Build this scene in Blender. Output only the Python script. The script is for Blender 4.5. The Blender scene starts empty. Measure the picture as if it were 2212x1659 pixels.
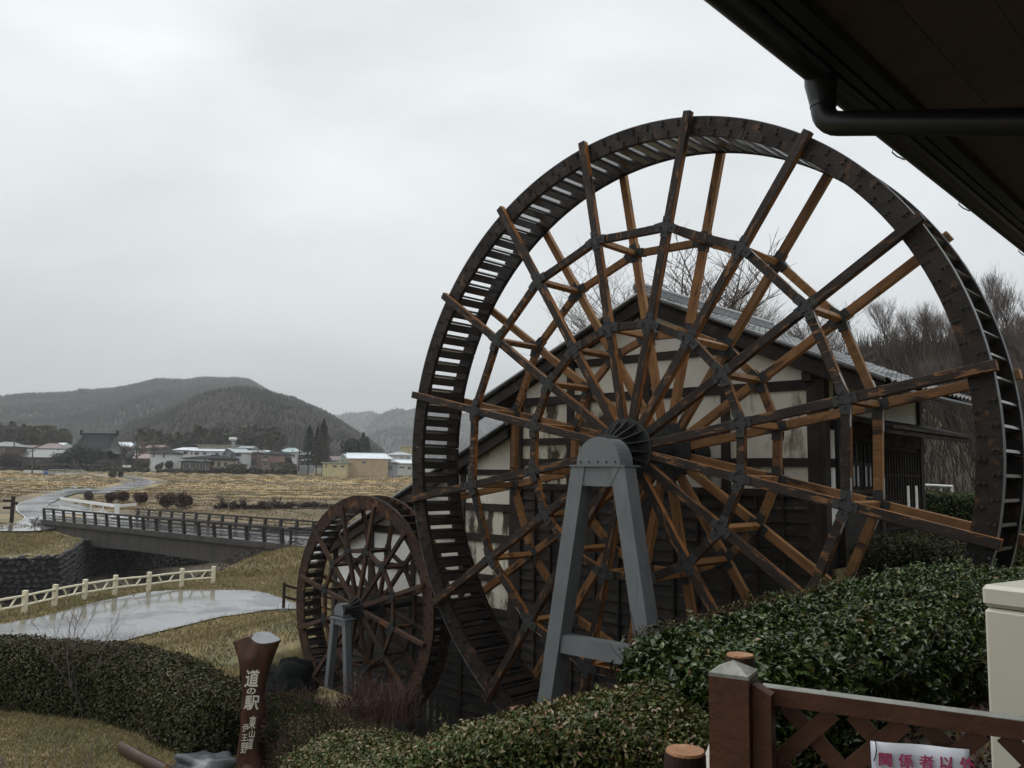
import bpy, math, random
import numpy as np
from mathutils import Vector, Matrix

# ------------------------------------------------------------------ camera, sky, light, exposure
SC = bpy.context.scene
COL = SC.collection
PITCH, ROLL, YAW = .1053, .014, .7525
cd = bpy.data.cameras.new("camera"); cam = bpy.data.objects.new("camera", cd); COL.objects.link(cam)
cd.sensor_width = 36.0; cd.lens = 1853.0/2212*36; cd.clip_start = .05; cd.clip_end = 20000
cam.matrix_world = Matrix.Rotation(math.pi/2+PITCH, 4, 'X') @ Matrix.Rotation(ROLL, 4, 'Z')
SC.camera = cam
SUN_EL, SUN_AZ = math.radians(58), math.radians(-75)      # behind thick cloud, high on the left
world = bpy.data.worlds.new("World"); SC.world = world; world.use_nodes = True
wn = world.node_tree; wn.nodes.clear()
def wnode(t, **k):
    n = wn.nodes.new(t)
    for a_, b_ in k.items(): setattr(n, a_, b_)
    return n
sky = wnode('ShaderNodeTexSky', sky_type='NISHITA', sun_disc=False, sun_elevation=SUN_EL, sun_rotation=SUN_AZ, air_density=1.0, dust_density=4.0)
tc = wnode('ShaderNodeTexCoord')
mp = wnode('ShaderNodeMapping'); mp.inputs['Scale'].default_value = (1.0, 1.0, 2.6)
wn.links.new(tc.outputs['Generated'], mp.inputs['Vector'])
n1 = wnode('ShaderNodeTexNoise'); n1.inputs['Scale'].default_value = 1.7; n1.inputs['Detail'].default_value = 5; n1.inputs['Roughness'].default_value = .48
n2 = wnode('ShaderNodeTexNoise'); n2.inputs['Scale'].default_value = 5.5; n2.inputs['Detail'].default_value = 4
n2.inputs['Roughness'].default_value = .5
for n in (n1, n2): wn.links.new(mp.outputs['Vector'], n.inputs['Vector'])
n1.inputs['Distortion'].default_value = .35
ad = wnode('ShaderNodeMath', operation='MULTIPLY_ADD'); ad.inputs[1].default_value = .22
wn.links.new(n2.outputs['Fac'], ad.inputs[0]); wn.links.new(n1.outputs['Fac'], ad.inputs[2])
cr = wnode('ShaderNodeValToRGB')
cr.color_ramp.elements[0].position = .40; cr.color_ramp.elements[0].color = (.575, .605, .61, 1)
cr.color_ramp.elements[1].position = .80; cr.color_ramp.elements[1].color = (.83, .855, .86, 1)
wn.links.new(ad.outputs[0], cr.inputs['Fac'])
sx = wnode('ShaderNodeSeparateXYZ'); wn.links.new(tc.outputs['Generated'], sx.inputs[0])
# stratus: darker grey layer low over the hills, brighter higher up
er = wnode('ShaderNodeValToRGB'); er.color_ramp.interpolation = 'B_SPLINE'
for i, (p_, v_) in enumerate([(0, .86), (.08, .84), (.17, .84), (.34, 1.0), (.7, 1.04)]):
    e_ = er.color_ramp.elements[i] if i < 2 else er.color_ramp.elements.new(p_)
    e_.position = p_; e_.color = (v_, v_, v_*1.005, 1)
wn.links.new(sx.outputs['Z'], er.inputs['Fac'])
mx = wnode('ShaderNodeMixRGB', blend_type='MULTIPLY'); mx.inputs[0].default_value = 1
wn.links.new(cr.outputs['Color'], mx.inputs[1]); wn.links.new(er.outputs['Color'], mx.inputs[2])
sc10 = wnode('ShaderNodeMixRGB', blend_type='MULTIPLY'); sc10.inputs[0].default_value = 1; sc10.inputs[2].default_value = (9.7, 9.75, 9.7, 1)
wn.links.new(mx.outputs[0], sc10.inputs[1])
fm = wnode('ShaderNodeMixRGB'); fm.inputs[0].default_value = .93
wn.links.new(sky.outputs['Color'], fm.inputs[1]); wn.links.new(sc10.outputs[0], fm.inputs[2])
bg = wnode('ShaderNodeBackground'); bg.inputs['Strength'].default_value = .12
wo = wnode('ShaderNodeOutputWorld'); wn.links.new(fm.outputs[0], bg.inputs['Color']); wn.links.new(bg.outputs[0], wo.inputs['Surface'])
sl = bpy.data.lights.new("sun", 'SUN'); sl.energy = 1.5; sl.angle = math.radians(40); sl.color = (1, .97, .93)
so = bpy.data.objects.new("sun", sl); COL.objects.link(so)
sd = Vector((math.cos(SUN_EL)*math.sin(SUN_AZ), math.cos(SUN_EL)*math.cos(SUN_AZ), math.sin(SUN_EL)))
so.rotation_euler = sd.to_track_quat('Z', 'Y').to_euler()
SC.view_settings.view_transform = 'Standard'; SC.view_settings.look = 'None'
SC.view_settings.exposure = .26; SC.view_settings.gamma = 1.0; SC.view_settings.use_curve_mapping = False
SC.render.engine = 'CYCLES'
SC.cycles.max_bounces = 6; SC.cycles.diffuse_bounces = 3; SC.cycles.glossy_bounces = 3; SC.cycles.transparent_max_bounces = 6
SC.cycles.volume_bounces = 0; SC.cycles.use_denoising = True; SC.cycles.caustics_reflective = False

rng = np.random.default_rng(7); random.seed(7)

# ------------------------------------------------------------------ frames and helpers
cA, sA = math.cos(YAW), math.sin(YAW)
def W(u, v, z): return np.array([u*cA+v*sA, -u*sA+v*cA, z])   # mill frame (u along gable wall, v away) -> world
def UVof(X, Y): return X*cA-Y*sA, X*sA+Y*cA
def ray(x, y):
    u, v = x-1106, y-829.5
    c_, s_ = math.cos(-ROLL), math.sin(-ROLL)
    u, v = u*c_-v*s_, u*s_+v*c_
    c, s = math.cos(PITCH), math.sin(PITCH)
    return np.array([u, 1853*c+v*s, 1853*s-v*c])/1853
def aty(x, y, Y): d = ray(x, y); return d*(Y/d[1])
def atz(x, y, z): d = ray(x, y); return d*(z/d[2])

ORG = {}
def frame_of(parent):
    p = parent
    while p is not None:
        if p.name in ORG: return ORG[p.name]
        p = p.parent
    return (np.zeros(3), 0.0)
def tag(o, label, cat, group=None, kind=None):
    if label: o['label'] = label
    if cat: o['category'] = cat
    if group: o['group'] = group
    if kind: o['kind'] = kind
    return o
def thing(name, label, cat, loc, rz=0.0, group=None):
    o = bpy.data.objects.new(name, None); COL.objects.link(o)
    o.empty_display_size = .2
    o.location = Vector([float(q) for q in loc]); o.rotation_euler = (0, 0, rz)
    ORG[o.name] = (np.array(loc, float), rz)
    return tag(o, label, cat, group)
def mill_thing(name, label, cat, u, v, z, group=None):
    """A thing whose parts are given in the mill frame (u, v, z)."""
    o = thing(name, label, cat, W(u, v, z), -YAW, group)
    ORG[o.name] = (np.array([u, v, z], float), 0.0)
    return o
def link(name, me, parent=None):
    o = bpy.data.objects.new(name, me); COL.objects.link(o); o.parent = parent
    return o
def copy_obj(src, parent, loc=None, rot=None, scale=None):
    o = src.copy(); COL.objects.link(o); o.parent = parent
    if loc is not None: o.location = loc
    if rot is not None: o.rotation_euler = rot
    if scale is not None: o.scale = scale
    return o
def copy_tree(src, loc, rz, scale=1.0, label=None):
    r = src.copy(); COL.objects.link(r)
    r.location = loc; r.rotation_euler = (0, 0, rz)
    r.scale = (scale,)*3 if isinstance(scale, (int, float)) else scale
    if label: r['label'] = label
    for ch in src.children:
        c = ch.copy(); COL.objects.link(c); c.parent = r
        for g in ch.children:
            d = g.copy(); COL.objects.link(d); d.parent = c
    return r
def fast_mesh(name, V, F, mats, smooth=False, attr=None, fmat=None):
    """V (n,3); F (m,k) array of equal faces."""
    me = bpy.data.meshes.new(name); V = np.asarray(V, np.float32); F = np.asarray(F, np.int32)
    m, k = F.shape
    me.vertices.add(len(V)); me.vertices.foreach_set('co', V.ravel())
    me.loops.add(m*k); me.loops.foreach_set('vertex_index', F.ravel())
    me.polygons.add(m); me.polygons.foreach_set('loop_start', np.arange(0, m*k, k, dtype=np.int32))
    if smooth: me.polygons.foreach_set('use_smooth', np.ones(m, bool))
    if fmat is not None: me.polygons.foreach_set('material_index', np.asarray(fmat, np.int32))
    me.update(calc_edges=True)
    if attr:
        for an, av in attr.items():
            av = np.asarray(av, np.float32)
            if av.ndim == 1:
                a_ = me.attributes.new(an, 'FLOAT', 'POINT'); a_.data.foreach_set('value', av)
            else:
                a_ = me.attributes.new(an, 'FLOAT_COLOR', 'POINT'); a_.data.foreach_set('color', np.c_[av, np.ones(len(av))].astype(np.float32).ravel())
    for mt in (mats if isinstance(mats, (list, tuple)) else [mats]): me.materials.append(mt)
    return me
class MB:
    """Collects boxes, beams, tubes; build() links ONE mesh object."""
    def __init__(s): s.v = []; s.f = []
    def add(s, V, F):
        n = len(s.v); s.v += [tuple(float(c) for c in q) for q in V]; s.f += [tuple(i+n for i in f) for f in F]; return s
    def box(s, x0, x1, y0, y1, z0, z1, bev=0):
        if bev <= 0:
            V = [(x, y, z) for x in (x0, x1) for y in (y0, y1) for z in (z0, z1)]
            return s.add(V, [(0, 1, 3, 2), (4, 6, 7, 5), (0, 4, 5, 1), (2, 3, 7, 6), (0, 2, 6, 4), (1, 5, 7, 3)])
        b = bev; n = len(s.v)
        # chamfered box: three pairs of faces, edges, corners
        P = {}
        V = []
        for i, x in enumerate((x0, x1)):
            for j, y in enumerate((y0, y1)):
                for k, z in enumerate((z0, z1)):
                    dx, dy, dz = (b if i == 0 else -b), (b if j == 0 else -b), (b if k == 0 else -b)
                    P[i, j, k, 0] = len(V); V.append((x, y+dy, z+dz))
                    P[i, j, k, 1] = len(V); V.append((x+dx, y, z+dz))
                    P[i, j, k, 2] = len(V); V.append((x+dx, y+dy, z))
        F = []
        for i in (0, 1):
            q = [P[i, 0, 0, 0], P[i, 0, 1, 0], P[i, 1, 1, 0], P[i, 1, 0, 0]]; F.append(q if i == 0 else q[::-1])
            q = [P[0, i, 0, 1], P[1, i, 0, 1], P[1, i, 1, 1], P[0, i, 1, 1]]; F.append(q if i == 0 else q[::-1])
            q = [P[0, 0, i, 2], P[0, 1, i, 2], P[1, 1, i, 2], P[1, 0, i, 2]]; F.append(q if i == 0 else q[::-1])
        for i in (0, 1):
            for j in (0, 1):
                F.append([P[i, j, 0, 0], P[i, j, 1, 0], P[i, j, 1, 1], P[i, j, 0, 1]])
                F.append([P[i, 0, j, 0], P[i, 1, j, 0], P[i, 1, j, 2], P[i, 0, j, 2]])
                F.append([P[0, i, j, 1], P[1, i, j, 1], P[1, i, j, 2], P[0, i, j, 2]])
        for i in (0, 1):
            for j in (0, 1):
                for k in (0, 1): F.append([P[i, j, k, 0], P[i, j, k, 1], P[i, j, k, 2]])
        return s.add(V, F)
    def beam(s, p, q, w, h, up=(0, 0, 1), w2=None, h2=None):
        """Rectangular bar p->q; w across, h along the up side."""
        p, q = np.array(p, float), np.array(q, float); d = q-p; d /= np.linalg.norm(d)
        up = np.array(up, float); r = np.cross(d, up); r /= np.linalg.norm(r); t = np.cross(r, d)
        w2 = w if w2 is None else w2; h2 = h if h2 is None else h2
        V = [p+r*a*w/2+t*b*h/2 for a, b in ((-1, -1), (1, -1), (1, 1), (-1, 1))]+[q+r*a*w2/2+t*b*h2/2 for a, b in ((-1, -1), (1, -1), (1, 1), (-1, 1))]
        return s.add(V, [(3, 2, 1, 0), (4, 5, 6, 7), (0, 1, 5, 4), (1, 2, 6, 5), (2, 3, 7, 6), (3, 0, 4, 7)])
    def tube(s, pts, rad, n=8, cap=True):
        pts = [np.array(p, float) for p in pts]; m = len(pts)
        rad = [rad]*m if isinstance(rad, (int, float)) else list(rad)
        d0 = pts[1]-pts[0]; ref = np.array([0, 0, 1.]) if abs(d0[2]) < .9*np.linalg.norm(d0) else np.array([1., 0, 0])
        V = []; F = []
        for i, p in enumerate(pts):
            d = pts[min(i+1, m-1)]-pts[max(i-1, 0)]; d = d/max(1e-9, np.linalg.norm(d))
            r = np.cross(d, ref); r /= max(1e-9, np.linalg.norm(r)); t = np.cross(r, d)
            for k in range(n):
                a = 2*math.pi*k/n; V.append(p+rad[i]*(r*math.cos(a)+t*math.sin(a)))
        for i in range(m-1):
            for k in range(n):
                k2 = (k+1) % n; F.append((i*n+k, i*n+k2, (i+1)*n+k2, (i+1)*n+k))
        if cap: F.append(tuple(range(n))[::-1]); F.append(tuple((m-1)*n+k for k in range(n)))
        return s.add(V, F)
    def prism(s, poly, axis, a0, a1):
        """Extrude polygon (list of 2D) along axis 0/1/2 between a0 and a1."""
        n = len(poly); V = []
        for a in (a0, a1):
            for p in poly:
                q = list(p); q.insert(axis, a); V.append(q)
        F = [tuple(range(n))[::-1], tuple(range(n, 2*n))]+[(i, (i+1) % n, n+(i+1) % n, n+i) for i in range(n)]
        return s.add(V, F)
    def grid(s, P):
        """P: nested rows of 3D points."""
        r, c = len(P), len(P[0])
        return s.add([q for row in P for q in row], [(i*c+j, i*c+j+1, (i+1)*c+j+1, (i+1)*c+j) for i in range(r-1) for j in range(c-1)])
    def build(s, name, mat, parent=None, smooth=False, local=False, recalc=True):
        me = bpy.data.meshes.new(name)
        V = np.array(s.v, float)
        if parent is not None and not local:
            org, rz = frame_of(parent); V = V-org
            if rz:
                c, sn = math.cos(-rz), math.sin(-rz); V = np.c_[V[:, 0]*c-V[:, 1]*sn, V[:, 0]*sn+V[:, 1]*c, V[:, 2]]
        me.from_pydata(V.tolist(), [], s.f)
        if recalc:
            import bmesh
            bm = bmesh.new(); bm.from_mesh(me); bmesh.ops.recalc_face_normals(bm, faces=bm.faces); bm.to_mesh(me); bm.free()
        if smooth:
            me.polygons.foreach_set('use_smooth', [True]*len(me.polygons))
            try: me.set_sharp_from_angle(angle=math.radians(40))
            except Exception: pass
        for m_ in (mat if isinstance(mat, (list, tuple)) else [mat]): me.materials.append(m_)
        me.update()
        return link(name, me, parent)

# ------------------------------------------------------------------ materials
MATS = {}
def mat(name, c1, c2=None, scale=3.0, detail=6, rough=.6, rough2=None, bump=.3, bscale=None, stretch=(1, 1, 1), contrast=(.35, .65), c3=None, c3at=(.6, .68), c3scale=2.0, spec=.5, metal=0.0, attr=None, side=None, c3stretch=None, coat=0.0, dist=.02, attrmix=.5, rrange=(.35, .65), vary=0.0):
    m = bpy.data.materials.new(name); m.use_nodes = True; MATS[name] = m
    N, L = m.node_tree.nodes, m.node_tree.links
    b = N['Principled BSDF']
    t = N.new('ShaderNodeTexCoord'); oi = N.new('ShaderNodeObjectInfo')
    off = N.new('ShaderNodeVectorMath'); off.operation = 'SCALE'; off.inputs[0].default_value = (37.0, 19.0, 53.0); L.new(oi.outputs['Random'], off.inputs['Scale'])
    av = N.new('ShaderNodeVectorMath'); av.operation = 'ADD'; L.new(t.outputs['Object'], av.inputs[0]); L.new(off.outputs[0], av.inputs[1])
    mpn = N.new('ShaderNodeMapping'); mpn.inputs['Scale'].default_value = stretch; L.new(av.outputs[0], mpn.inputs['Vector'])
    def noise_(sc, de=detail, src=mpn, ro=.6):
        n = N.new('ShaderNodeTexNoise'); n.inputs['Scale'].default_value = sc; n.inputs['Detail'].default_value = de; n.inputs['Roughness'].default_value = ro
        L.new(src.outputs[0], n.inputs['Vector']); return n
    n = noise_(scale)
    mr = N.new('ShaderNodeMapRange'); mr.inputs[1].default_value = contrast[0]; mr.inputs[2].default_value = contrast[1]; L.new(n.outputs['Fac'], mr.inputs[0])
    c2 = c2 or tuple(q*.7 for q in c1)
    mixn = N.new('ShaderNodeMixRGB'); mixn.inputs[1].default_value = (*c1, 1); mixn.inputs[2].default_value = (*c2, 1); L.new(mr.outputs[0], mixn.inputs[0])
    out = mixn.outputs[0]
    if attr:      # per-leaf / per-zone value
        an = N.new('ShaderNodeAttribute'); an.attribute_name = 'rnd'
        rp = N.new('ShaderNodeValToRGB')
        for i, (p_, c_) in enumerate(attr):
            e = rp.color_ramp.elements[i] if i < 2 else rp.color_ramp.elements.new(p_)
            e.position = p_; e.color = (*c_, 1)
        L.new(an.outputs['Fac'], rp.inputs['Fac'])
        mm = N.new('ShaderNodeMixRGB'); mm.inputs[0].default_value = attrmix; L.new(out, mm.inputs[1]); L.new(rp.outputs[0], mm.inputs[2]); out = mm.outputs[0]
    if c3:
        if c3stretch:
            mp3 = N.new('ShaderNodeMapping'); mp3.inputs['Scale'].default_value = c3stretch; L.new(av.outputs[0], mp3.inputs['Vector'])
        else: mp3 = mpn
        n3 = noise_(c3scale, 8, mp3, .62)
        m3 = N.new('ShaderNodeMapRange'); m3.inputs[1].default_value = c3at[0]; m3.inputs[2].default_value = c3at[1]; L.new(n3.outputs['Fac'], m3.inputs[0])
        fac = m3.outputs[0]
        x3 = N.new('ShaderNodeMixRGB'); x3.inputs[2].default_value = (*c3, 1); L.new(out, x3.inputs[1]); L.new(fac, x3.inputs[0]); out = x3.outputs[0]
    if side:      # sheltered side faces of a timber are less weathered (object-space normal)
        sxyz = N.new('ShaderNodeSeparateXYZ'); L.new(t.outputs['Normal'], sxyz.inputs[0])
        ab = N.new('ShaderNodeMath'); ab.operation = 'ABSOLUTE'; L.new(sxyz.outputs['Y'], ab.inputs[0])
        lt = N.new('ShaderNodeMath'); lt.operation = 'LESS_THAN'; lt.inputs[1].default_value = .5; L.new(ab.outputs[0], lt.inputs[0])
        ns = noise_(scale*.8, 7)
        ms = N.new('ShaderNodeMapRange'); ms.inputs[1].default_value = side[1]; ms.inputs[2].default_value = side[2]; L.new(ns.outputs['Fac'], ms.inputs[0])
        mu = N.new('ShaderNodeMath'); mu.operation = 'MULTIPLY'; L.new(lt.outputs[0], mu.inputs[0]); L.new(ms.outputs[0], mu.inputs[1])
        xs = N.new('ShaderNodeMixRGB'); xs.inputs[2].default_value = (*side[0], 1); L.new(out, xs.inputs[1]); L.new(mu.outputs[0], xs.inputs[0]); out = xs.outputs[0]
    if vary:      # every timber or stone a little lighter or darker than its neighbour
        vr = N.new('ShaderNodeMapRange'); vr.inputs[3].default_value = 1-vary; vr.inputs[4].default_value = 1+vary; L.new(oi.outputs['Random'], vr.inputs[0])
        vm = N.new('ShaderNodeMixRGB'); vm.blend_type = 'MULTIPLY'; vm.inputs[0].default_value = 1; L.new(out, vm.inputs[1]); L.new(vr.outputs[0], vm.inputs[2]); out = vm.outputs[0]
    L.new(out, b.inputs['Base Color'])
    if rough2 is not None:
        r2 = N.new('ShaderNodeMapRange'); r2.inputs[3].default_value = rough; r2.inputs[4].default_value = rough2; r2.inputs[1].default_value = rrange[0]; r2.inputs[2].default_value = rrange[1]
        nn = noise_(scale*.6, 4); L.new(nn.outputs['Fac'], r2.inputs[0]); L.new(r2.outputs[0], b.inputs['Roughness'])
    else: b.inputs['Roughness'].default_value = rough
    b.inputs['Specular IOR Level'].default_value = spec; b.inputs['Metallic'].default_value = metal; b.inputs['Coat Weight'].default_value = coat
    b.inputs['Coat Roughness'].default_value = .15
    if bump:
        bn = noise_(bscale or scale*4, 6); bu = N.new('ShaderNodeBump'); bu.inputs['Strength'].default_value = bump; bu.inputs['Distance'].default_value = dist
        L.new(bn.outputs['Fac'], bu.inputs['Height']); L.new(bu.outputs[0], b.inputs['Normal'])
    return m
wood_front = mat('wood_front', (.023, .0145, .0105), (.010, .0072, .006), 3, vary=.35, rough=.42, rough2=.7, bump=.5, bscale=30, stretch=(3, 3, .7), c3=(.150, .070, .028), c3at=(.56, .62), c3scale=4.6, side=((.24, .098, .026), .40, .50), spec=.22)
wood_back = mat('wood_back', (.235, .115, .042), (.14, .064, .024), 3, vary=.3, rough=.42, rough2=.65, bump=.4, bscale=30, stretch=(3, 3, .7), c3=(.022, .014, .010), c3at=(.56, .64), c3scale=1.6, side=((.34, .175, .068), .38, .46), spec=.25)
wood_rim = mat('wood_rim', (.021, .0135, .0095), (.010, .0075, .0065), 2.5, vary=.25, rough=.45, rough2=.75, bump=.5, bscale=20, c3=(.090, .044, .021), c3at=(.56, .68), c3scale=3.4, c3stretch=(1.5, 1, 1.5), spec=.22)
wood_paddle = mat('wood_paddle', (.020, .015, .012), (.009, .007, .006), 4, vary=.4, rough=.25, rough2=.5, bump=.4, bscale=25, stretch=(4, .6, 4), c3=(.10, .048, .018), c3at=(.62, .72), c3scale=1.5, spec=.55, coat=.7)
wood_small_rim = mat('wood_small_rim', (.055, .028, .018), (.026, .014, .010), 2.5, vary=.25, rough=.45, rough2=.75, bump=.5, bscale=20, c3=(.13, .060, .026), c3at=(.56, .68), c3scale=4.5, spec=.22)
wood_small = mat('wood_small', (.062, .031, .020), (.028, .016, .011), 3, vary=.35, spec=.25, rough=.45, rough2=.75, bump=.5, bscale=25, stretch=(3, 3, .7), c3=(.17, .072, .022), c3at=(.60, .68), c3scale=2.0, side=((.10, .045, .018), .5, .6))
iron_dark = mat('iron_dark', (.018, .020, .021), (.030, .030, .029), 9, rough=.55, bump=.3, spec=.3, c3=(.05, .03, .02), c3at=(.62, .7))
zinc = mat('zinc', (.55, .57, .58), (.40, .42, .43), 20, rough=.35, bump=.1, spec=.5)
steel_grey = mat('steel_grey', (.115, .128, .137), (.148, .160, .168), 1.6, rough=.38, rough2=.55, bump=.12, bscale=60, c3=(.075, .078, .072), c3at=(.58, .72), c3scale=3.5, c3stretch=(3, 3, .25), spec=.5)
plaster = mat('plaster', (.78, .76, .70), (.66, .64, .57), 1.3, rough=.85, bump=.15, bscale=30, contrast=(.3, .7))
def plaster_stained(name, c, st, at, sc=1.3):
    return mat(name, c, tuple(q*.8 for q in c), 1.5, rough=.85, bump=.2, bscale=30, c3=st, c3at=at, c3scale=sc, c3stretch=(2.6, 1, .9))
plaster_moss = plaster_stained('plaster_moss', (.70, .66, .55), (.050, .036, .022), (.47, .56), 1.0)
plaster_yel = plaster_stained('plaster_yellowed', (.76, .73, .64), (.12, .09, .05), (.55, .68), 1.0)
timber_dark = mat('timber_dark', (.042, .034, .028), (.022, .018, .016), 2.5, spec=.2, rough=.6, rough2=.8, bump=.4, bscale=25, stretch=(1, 1, 1), c3=(.085, .075, .066), c3at=(.6, .75))
board_wet = mat('board_wet', (.030, .024, .019), (.013, .011, .010), 2.2, spec=.3, rough=.35, rough2=.7, bump=.4, bscale=22, stretch=(1, 1, 5), c3=(.10, .09, .08), c3at=(.60, .72))
tile_wet = mat('tile_wet', (.085, .09, .095), (.05, .053, .056), 6, rough=.12, rough2=.3, bump=.15, spec=.8, coat=.5)
gutter_mat = mat('gutter_dark', (.014, .016, .019), (.010, .011, .013), 5, rough=.38, bump=.05, spec=.4)
soffit_mat = mat('soffit_wood', (.070, .040, .024), (.045, .026, .016), 2.5, rough=.6, bump=.3, bscale=20, stretch=(1, 4, 1))
gate_wood = mat('gate_wood', (.118, .052, .029), (.080, .036, .021), 5, rough=.35, rough2=.55, bump=.25, bscale=40, stretch=(1, 1, 1), c3=(.045, .020, .013), c3at=(.6, .8), spec=.25)
cap_wood = mat('cap_wood', (.36, .37, .33), (.22, .23, .20), 12, rough=.4, bump=.3, bscale=60)
log_bark = mat('log_bark', (.040, .021, .015), (.022, .013, .010), 8, rough=.6, spec=.2, bump=.6, bscale=30, stretch=(1, 1, .4))
log_cut = mat('log_cut', (.42, .21, .10), (.30, .13, .055), 14, rough=.35, bump=.3, bscale=60, c3=(.55, .40, .28), c3at=(.55, .65), c3scale=8)
birch_bark = mat('birch_bark', (.50, .46, .42), (.36, .33, .30), 7, rough=.6, bump=.3, bscale=40, c3=(.03, .025, .022), c3at=(.62, .66), c3scale=26, c3stretch=(1, 3, 1))
white_board = mat('white_board', (.72, .76, .84), (.60, .64, .74), 3, rough=.3, bump=.05)
ink_red = mat('ink_red', (.50, .05, .16), (.42, .04, .13), 20, rough=.4, bump=0)
white_paint = mat('white_paint', (.86, .86, .84), (.76, .76, .74), 6, rough=.5, bump=.1)
ac_beige = mat('ac_beige', (.58, .57, .47), (.54, .53, .44), 2, rough=.4, bump=.05, bscale=80)
cord_black = mat('cord_black', (.01, .01, .01), rough=.5, bump=0)
rustic_cream = mat('rustic_cream', (.82, .76, .58), (.70, .64, .48), 5, rough=.55, bump=.3, bscale=25, c3=(.05, .04, .03), c3at=(.63, .67), c3scale=9)
rail_dark = mat('rail_dark', (.015, .012, .011), (.024, .020, .018), 3, rough=.45, bump=.1)
concrete_dark = mat('concrete_dark', (.060, .052, .044), (.030, .027, .024), .9, rough=.75, bump=.3, bscale=8, stretch=(1.2, 1.2, .35), c3=(.11, .10, .09), c3at=(.62, .75), c3scale=1.1)
asphalt = mat('asphalt_wet', (.060, .064, .069), (.10, .104, .11), .45, rough=.03, rough2=.42, bump=.3, bscale=40, spec=.6, coat=.45, dist=.002, rrange=(.47, .56))
asphalt_road = mat('asphalt_road', (.085, .088, .092), (.15, .153, .158), .30, rough=.05, rough2=.36, bump=.3, bscale=30, spec=.7, coat=.8, dist=.002, rrange=(.46, .58))
line_white = mat('line_white', (.72, .73, .72), (.55, .56, .55), 3, rough=.4, bump=0)
stone_dark = mat('stone_dark', (.045, .045, .042), (.024, .023, .022), 2.0, rough=.5, rough2=.8, bump=.4, bscale=9, c3=(.15, .15, .14), c3at=(.62, .74), c3scale=.25)
rock_grey = mat('rock_grey', (.10, .115, .13), (.04, .045, .05), 2.5, rough=.3, rough2=.6, bump=.6, bscale=12)
rock_black = mat('rock_black', (.013, .015, .014), (.006, .007, .007), 2, rough=.8, rough2=.95, spec=.03, bump=.9, bscale=10)
bark_grey = mat('bark_grey', (.085, .072, .062), (.045, .037, .032), 4, rough=.8, bump=.4, bscale=20, stretch=(1, 1, .3))
twig_brown = mat('twig_brown', (.125, .095, .082), (.085, .064, .056), 5, rough=.7, bump=0)
twig_dark = mat('twig_dark', (.050, .034, .026), (.030, .021, .017), 5, rough=.8, spec=.1, bump=0)
twig_red = mat('twig_red', (.080, .027, .018), (.045, .018, .014), 5, rough=.6, bump=0)
sign_wood = mat('sign_wood', (.070, .028, .016), (.036, .016, .011), 4, rough=.4, rough2=.6, spec=.25, bump=.4, bscale=14, stretch=(2, 2, .5), c3=(.11, .055, .038), c3at=(.63, .75))
letter_white = mat('letter_white', (.70, .68, .61), (.52, .50, .45), 5, rough=.6, bump=0)
cut_grey = mat('cut_grey', (.25, .265, .28), (.18, .19, .20), 5, rough=.3, bump=.1)
leaf_big = mat('leaf_big', (.042, .068, .013), (.024, .044, .010), 1.2, rough=.26, bump=0, spec=.38, attr=[(0, (.009, .018, .005)), (.5, (.044, .072, .014)), (.93, (.090, .125, .026)), (1, (.13, .11, .03))], attrmix=.7)
leaf_small = mat('leaf_small', (.066, .088, .017), (.038, .054, .012), .9, rough=.40, bump=0, spec=.25, attr=[(0, (.015, .028, .007)), (.5, (.064, .098, .018)), (.88, (.11, .14, .030)), (1, (.17, .10, .035))])
leaf_tip = mat('leaf_tip', (.14, .12, .035), (.17, .075, .03), 1.5, rough=.35, bump=0, attr=[(0, (.07, .085, .022)), (.6, (.14, .11, .04)), (1, (.19, .065, .03))])
leaf_left = mat('leaf_left', (.068, .068, .026), (.042, .045, .018), .7, rough=.45, bump=0, spec=.22, attr=[(0, (.018, .026, .011)), (.5, (.066, .072, .028)), (.85, (.115, .105, .045)), (1, (.15, .085, .045))])
leaf_purple = mat('leaf_purple', (.062, .030, .020), (.036, .022, .015), 1.2, rough=.6, spec=.15, bump=0, attr=[(0, (.024, .014, .011)), (.6, (.075, .038, .022)), (1, (.12, .10, .035))])
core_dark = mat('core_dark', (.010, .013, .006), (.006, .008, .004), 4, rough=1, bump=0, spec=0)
grass_dry = mat('grass_dry', (.26, .20, .095), (.13, .12, .048), 1.0, rough=.7, bump=0, spec=.2, attr=[(0, (.09, .105, .036)), (.5, (.235, .185, .085)), (1, (.38, .29, .16))])
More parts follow.
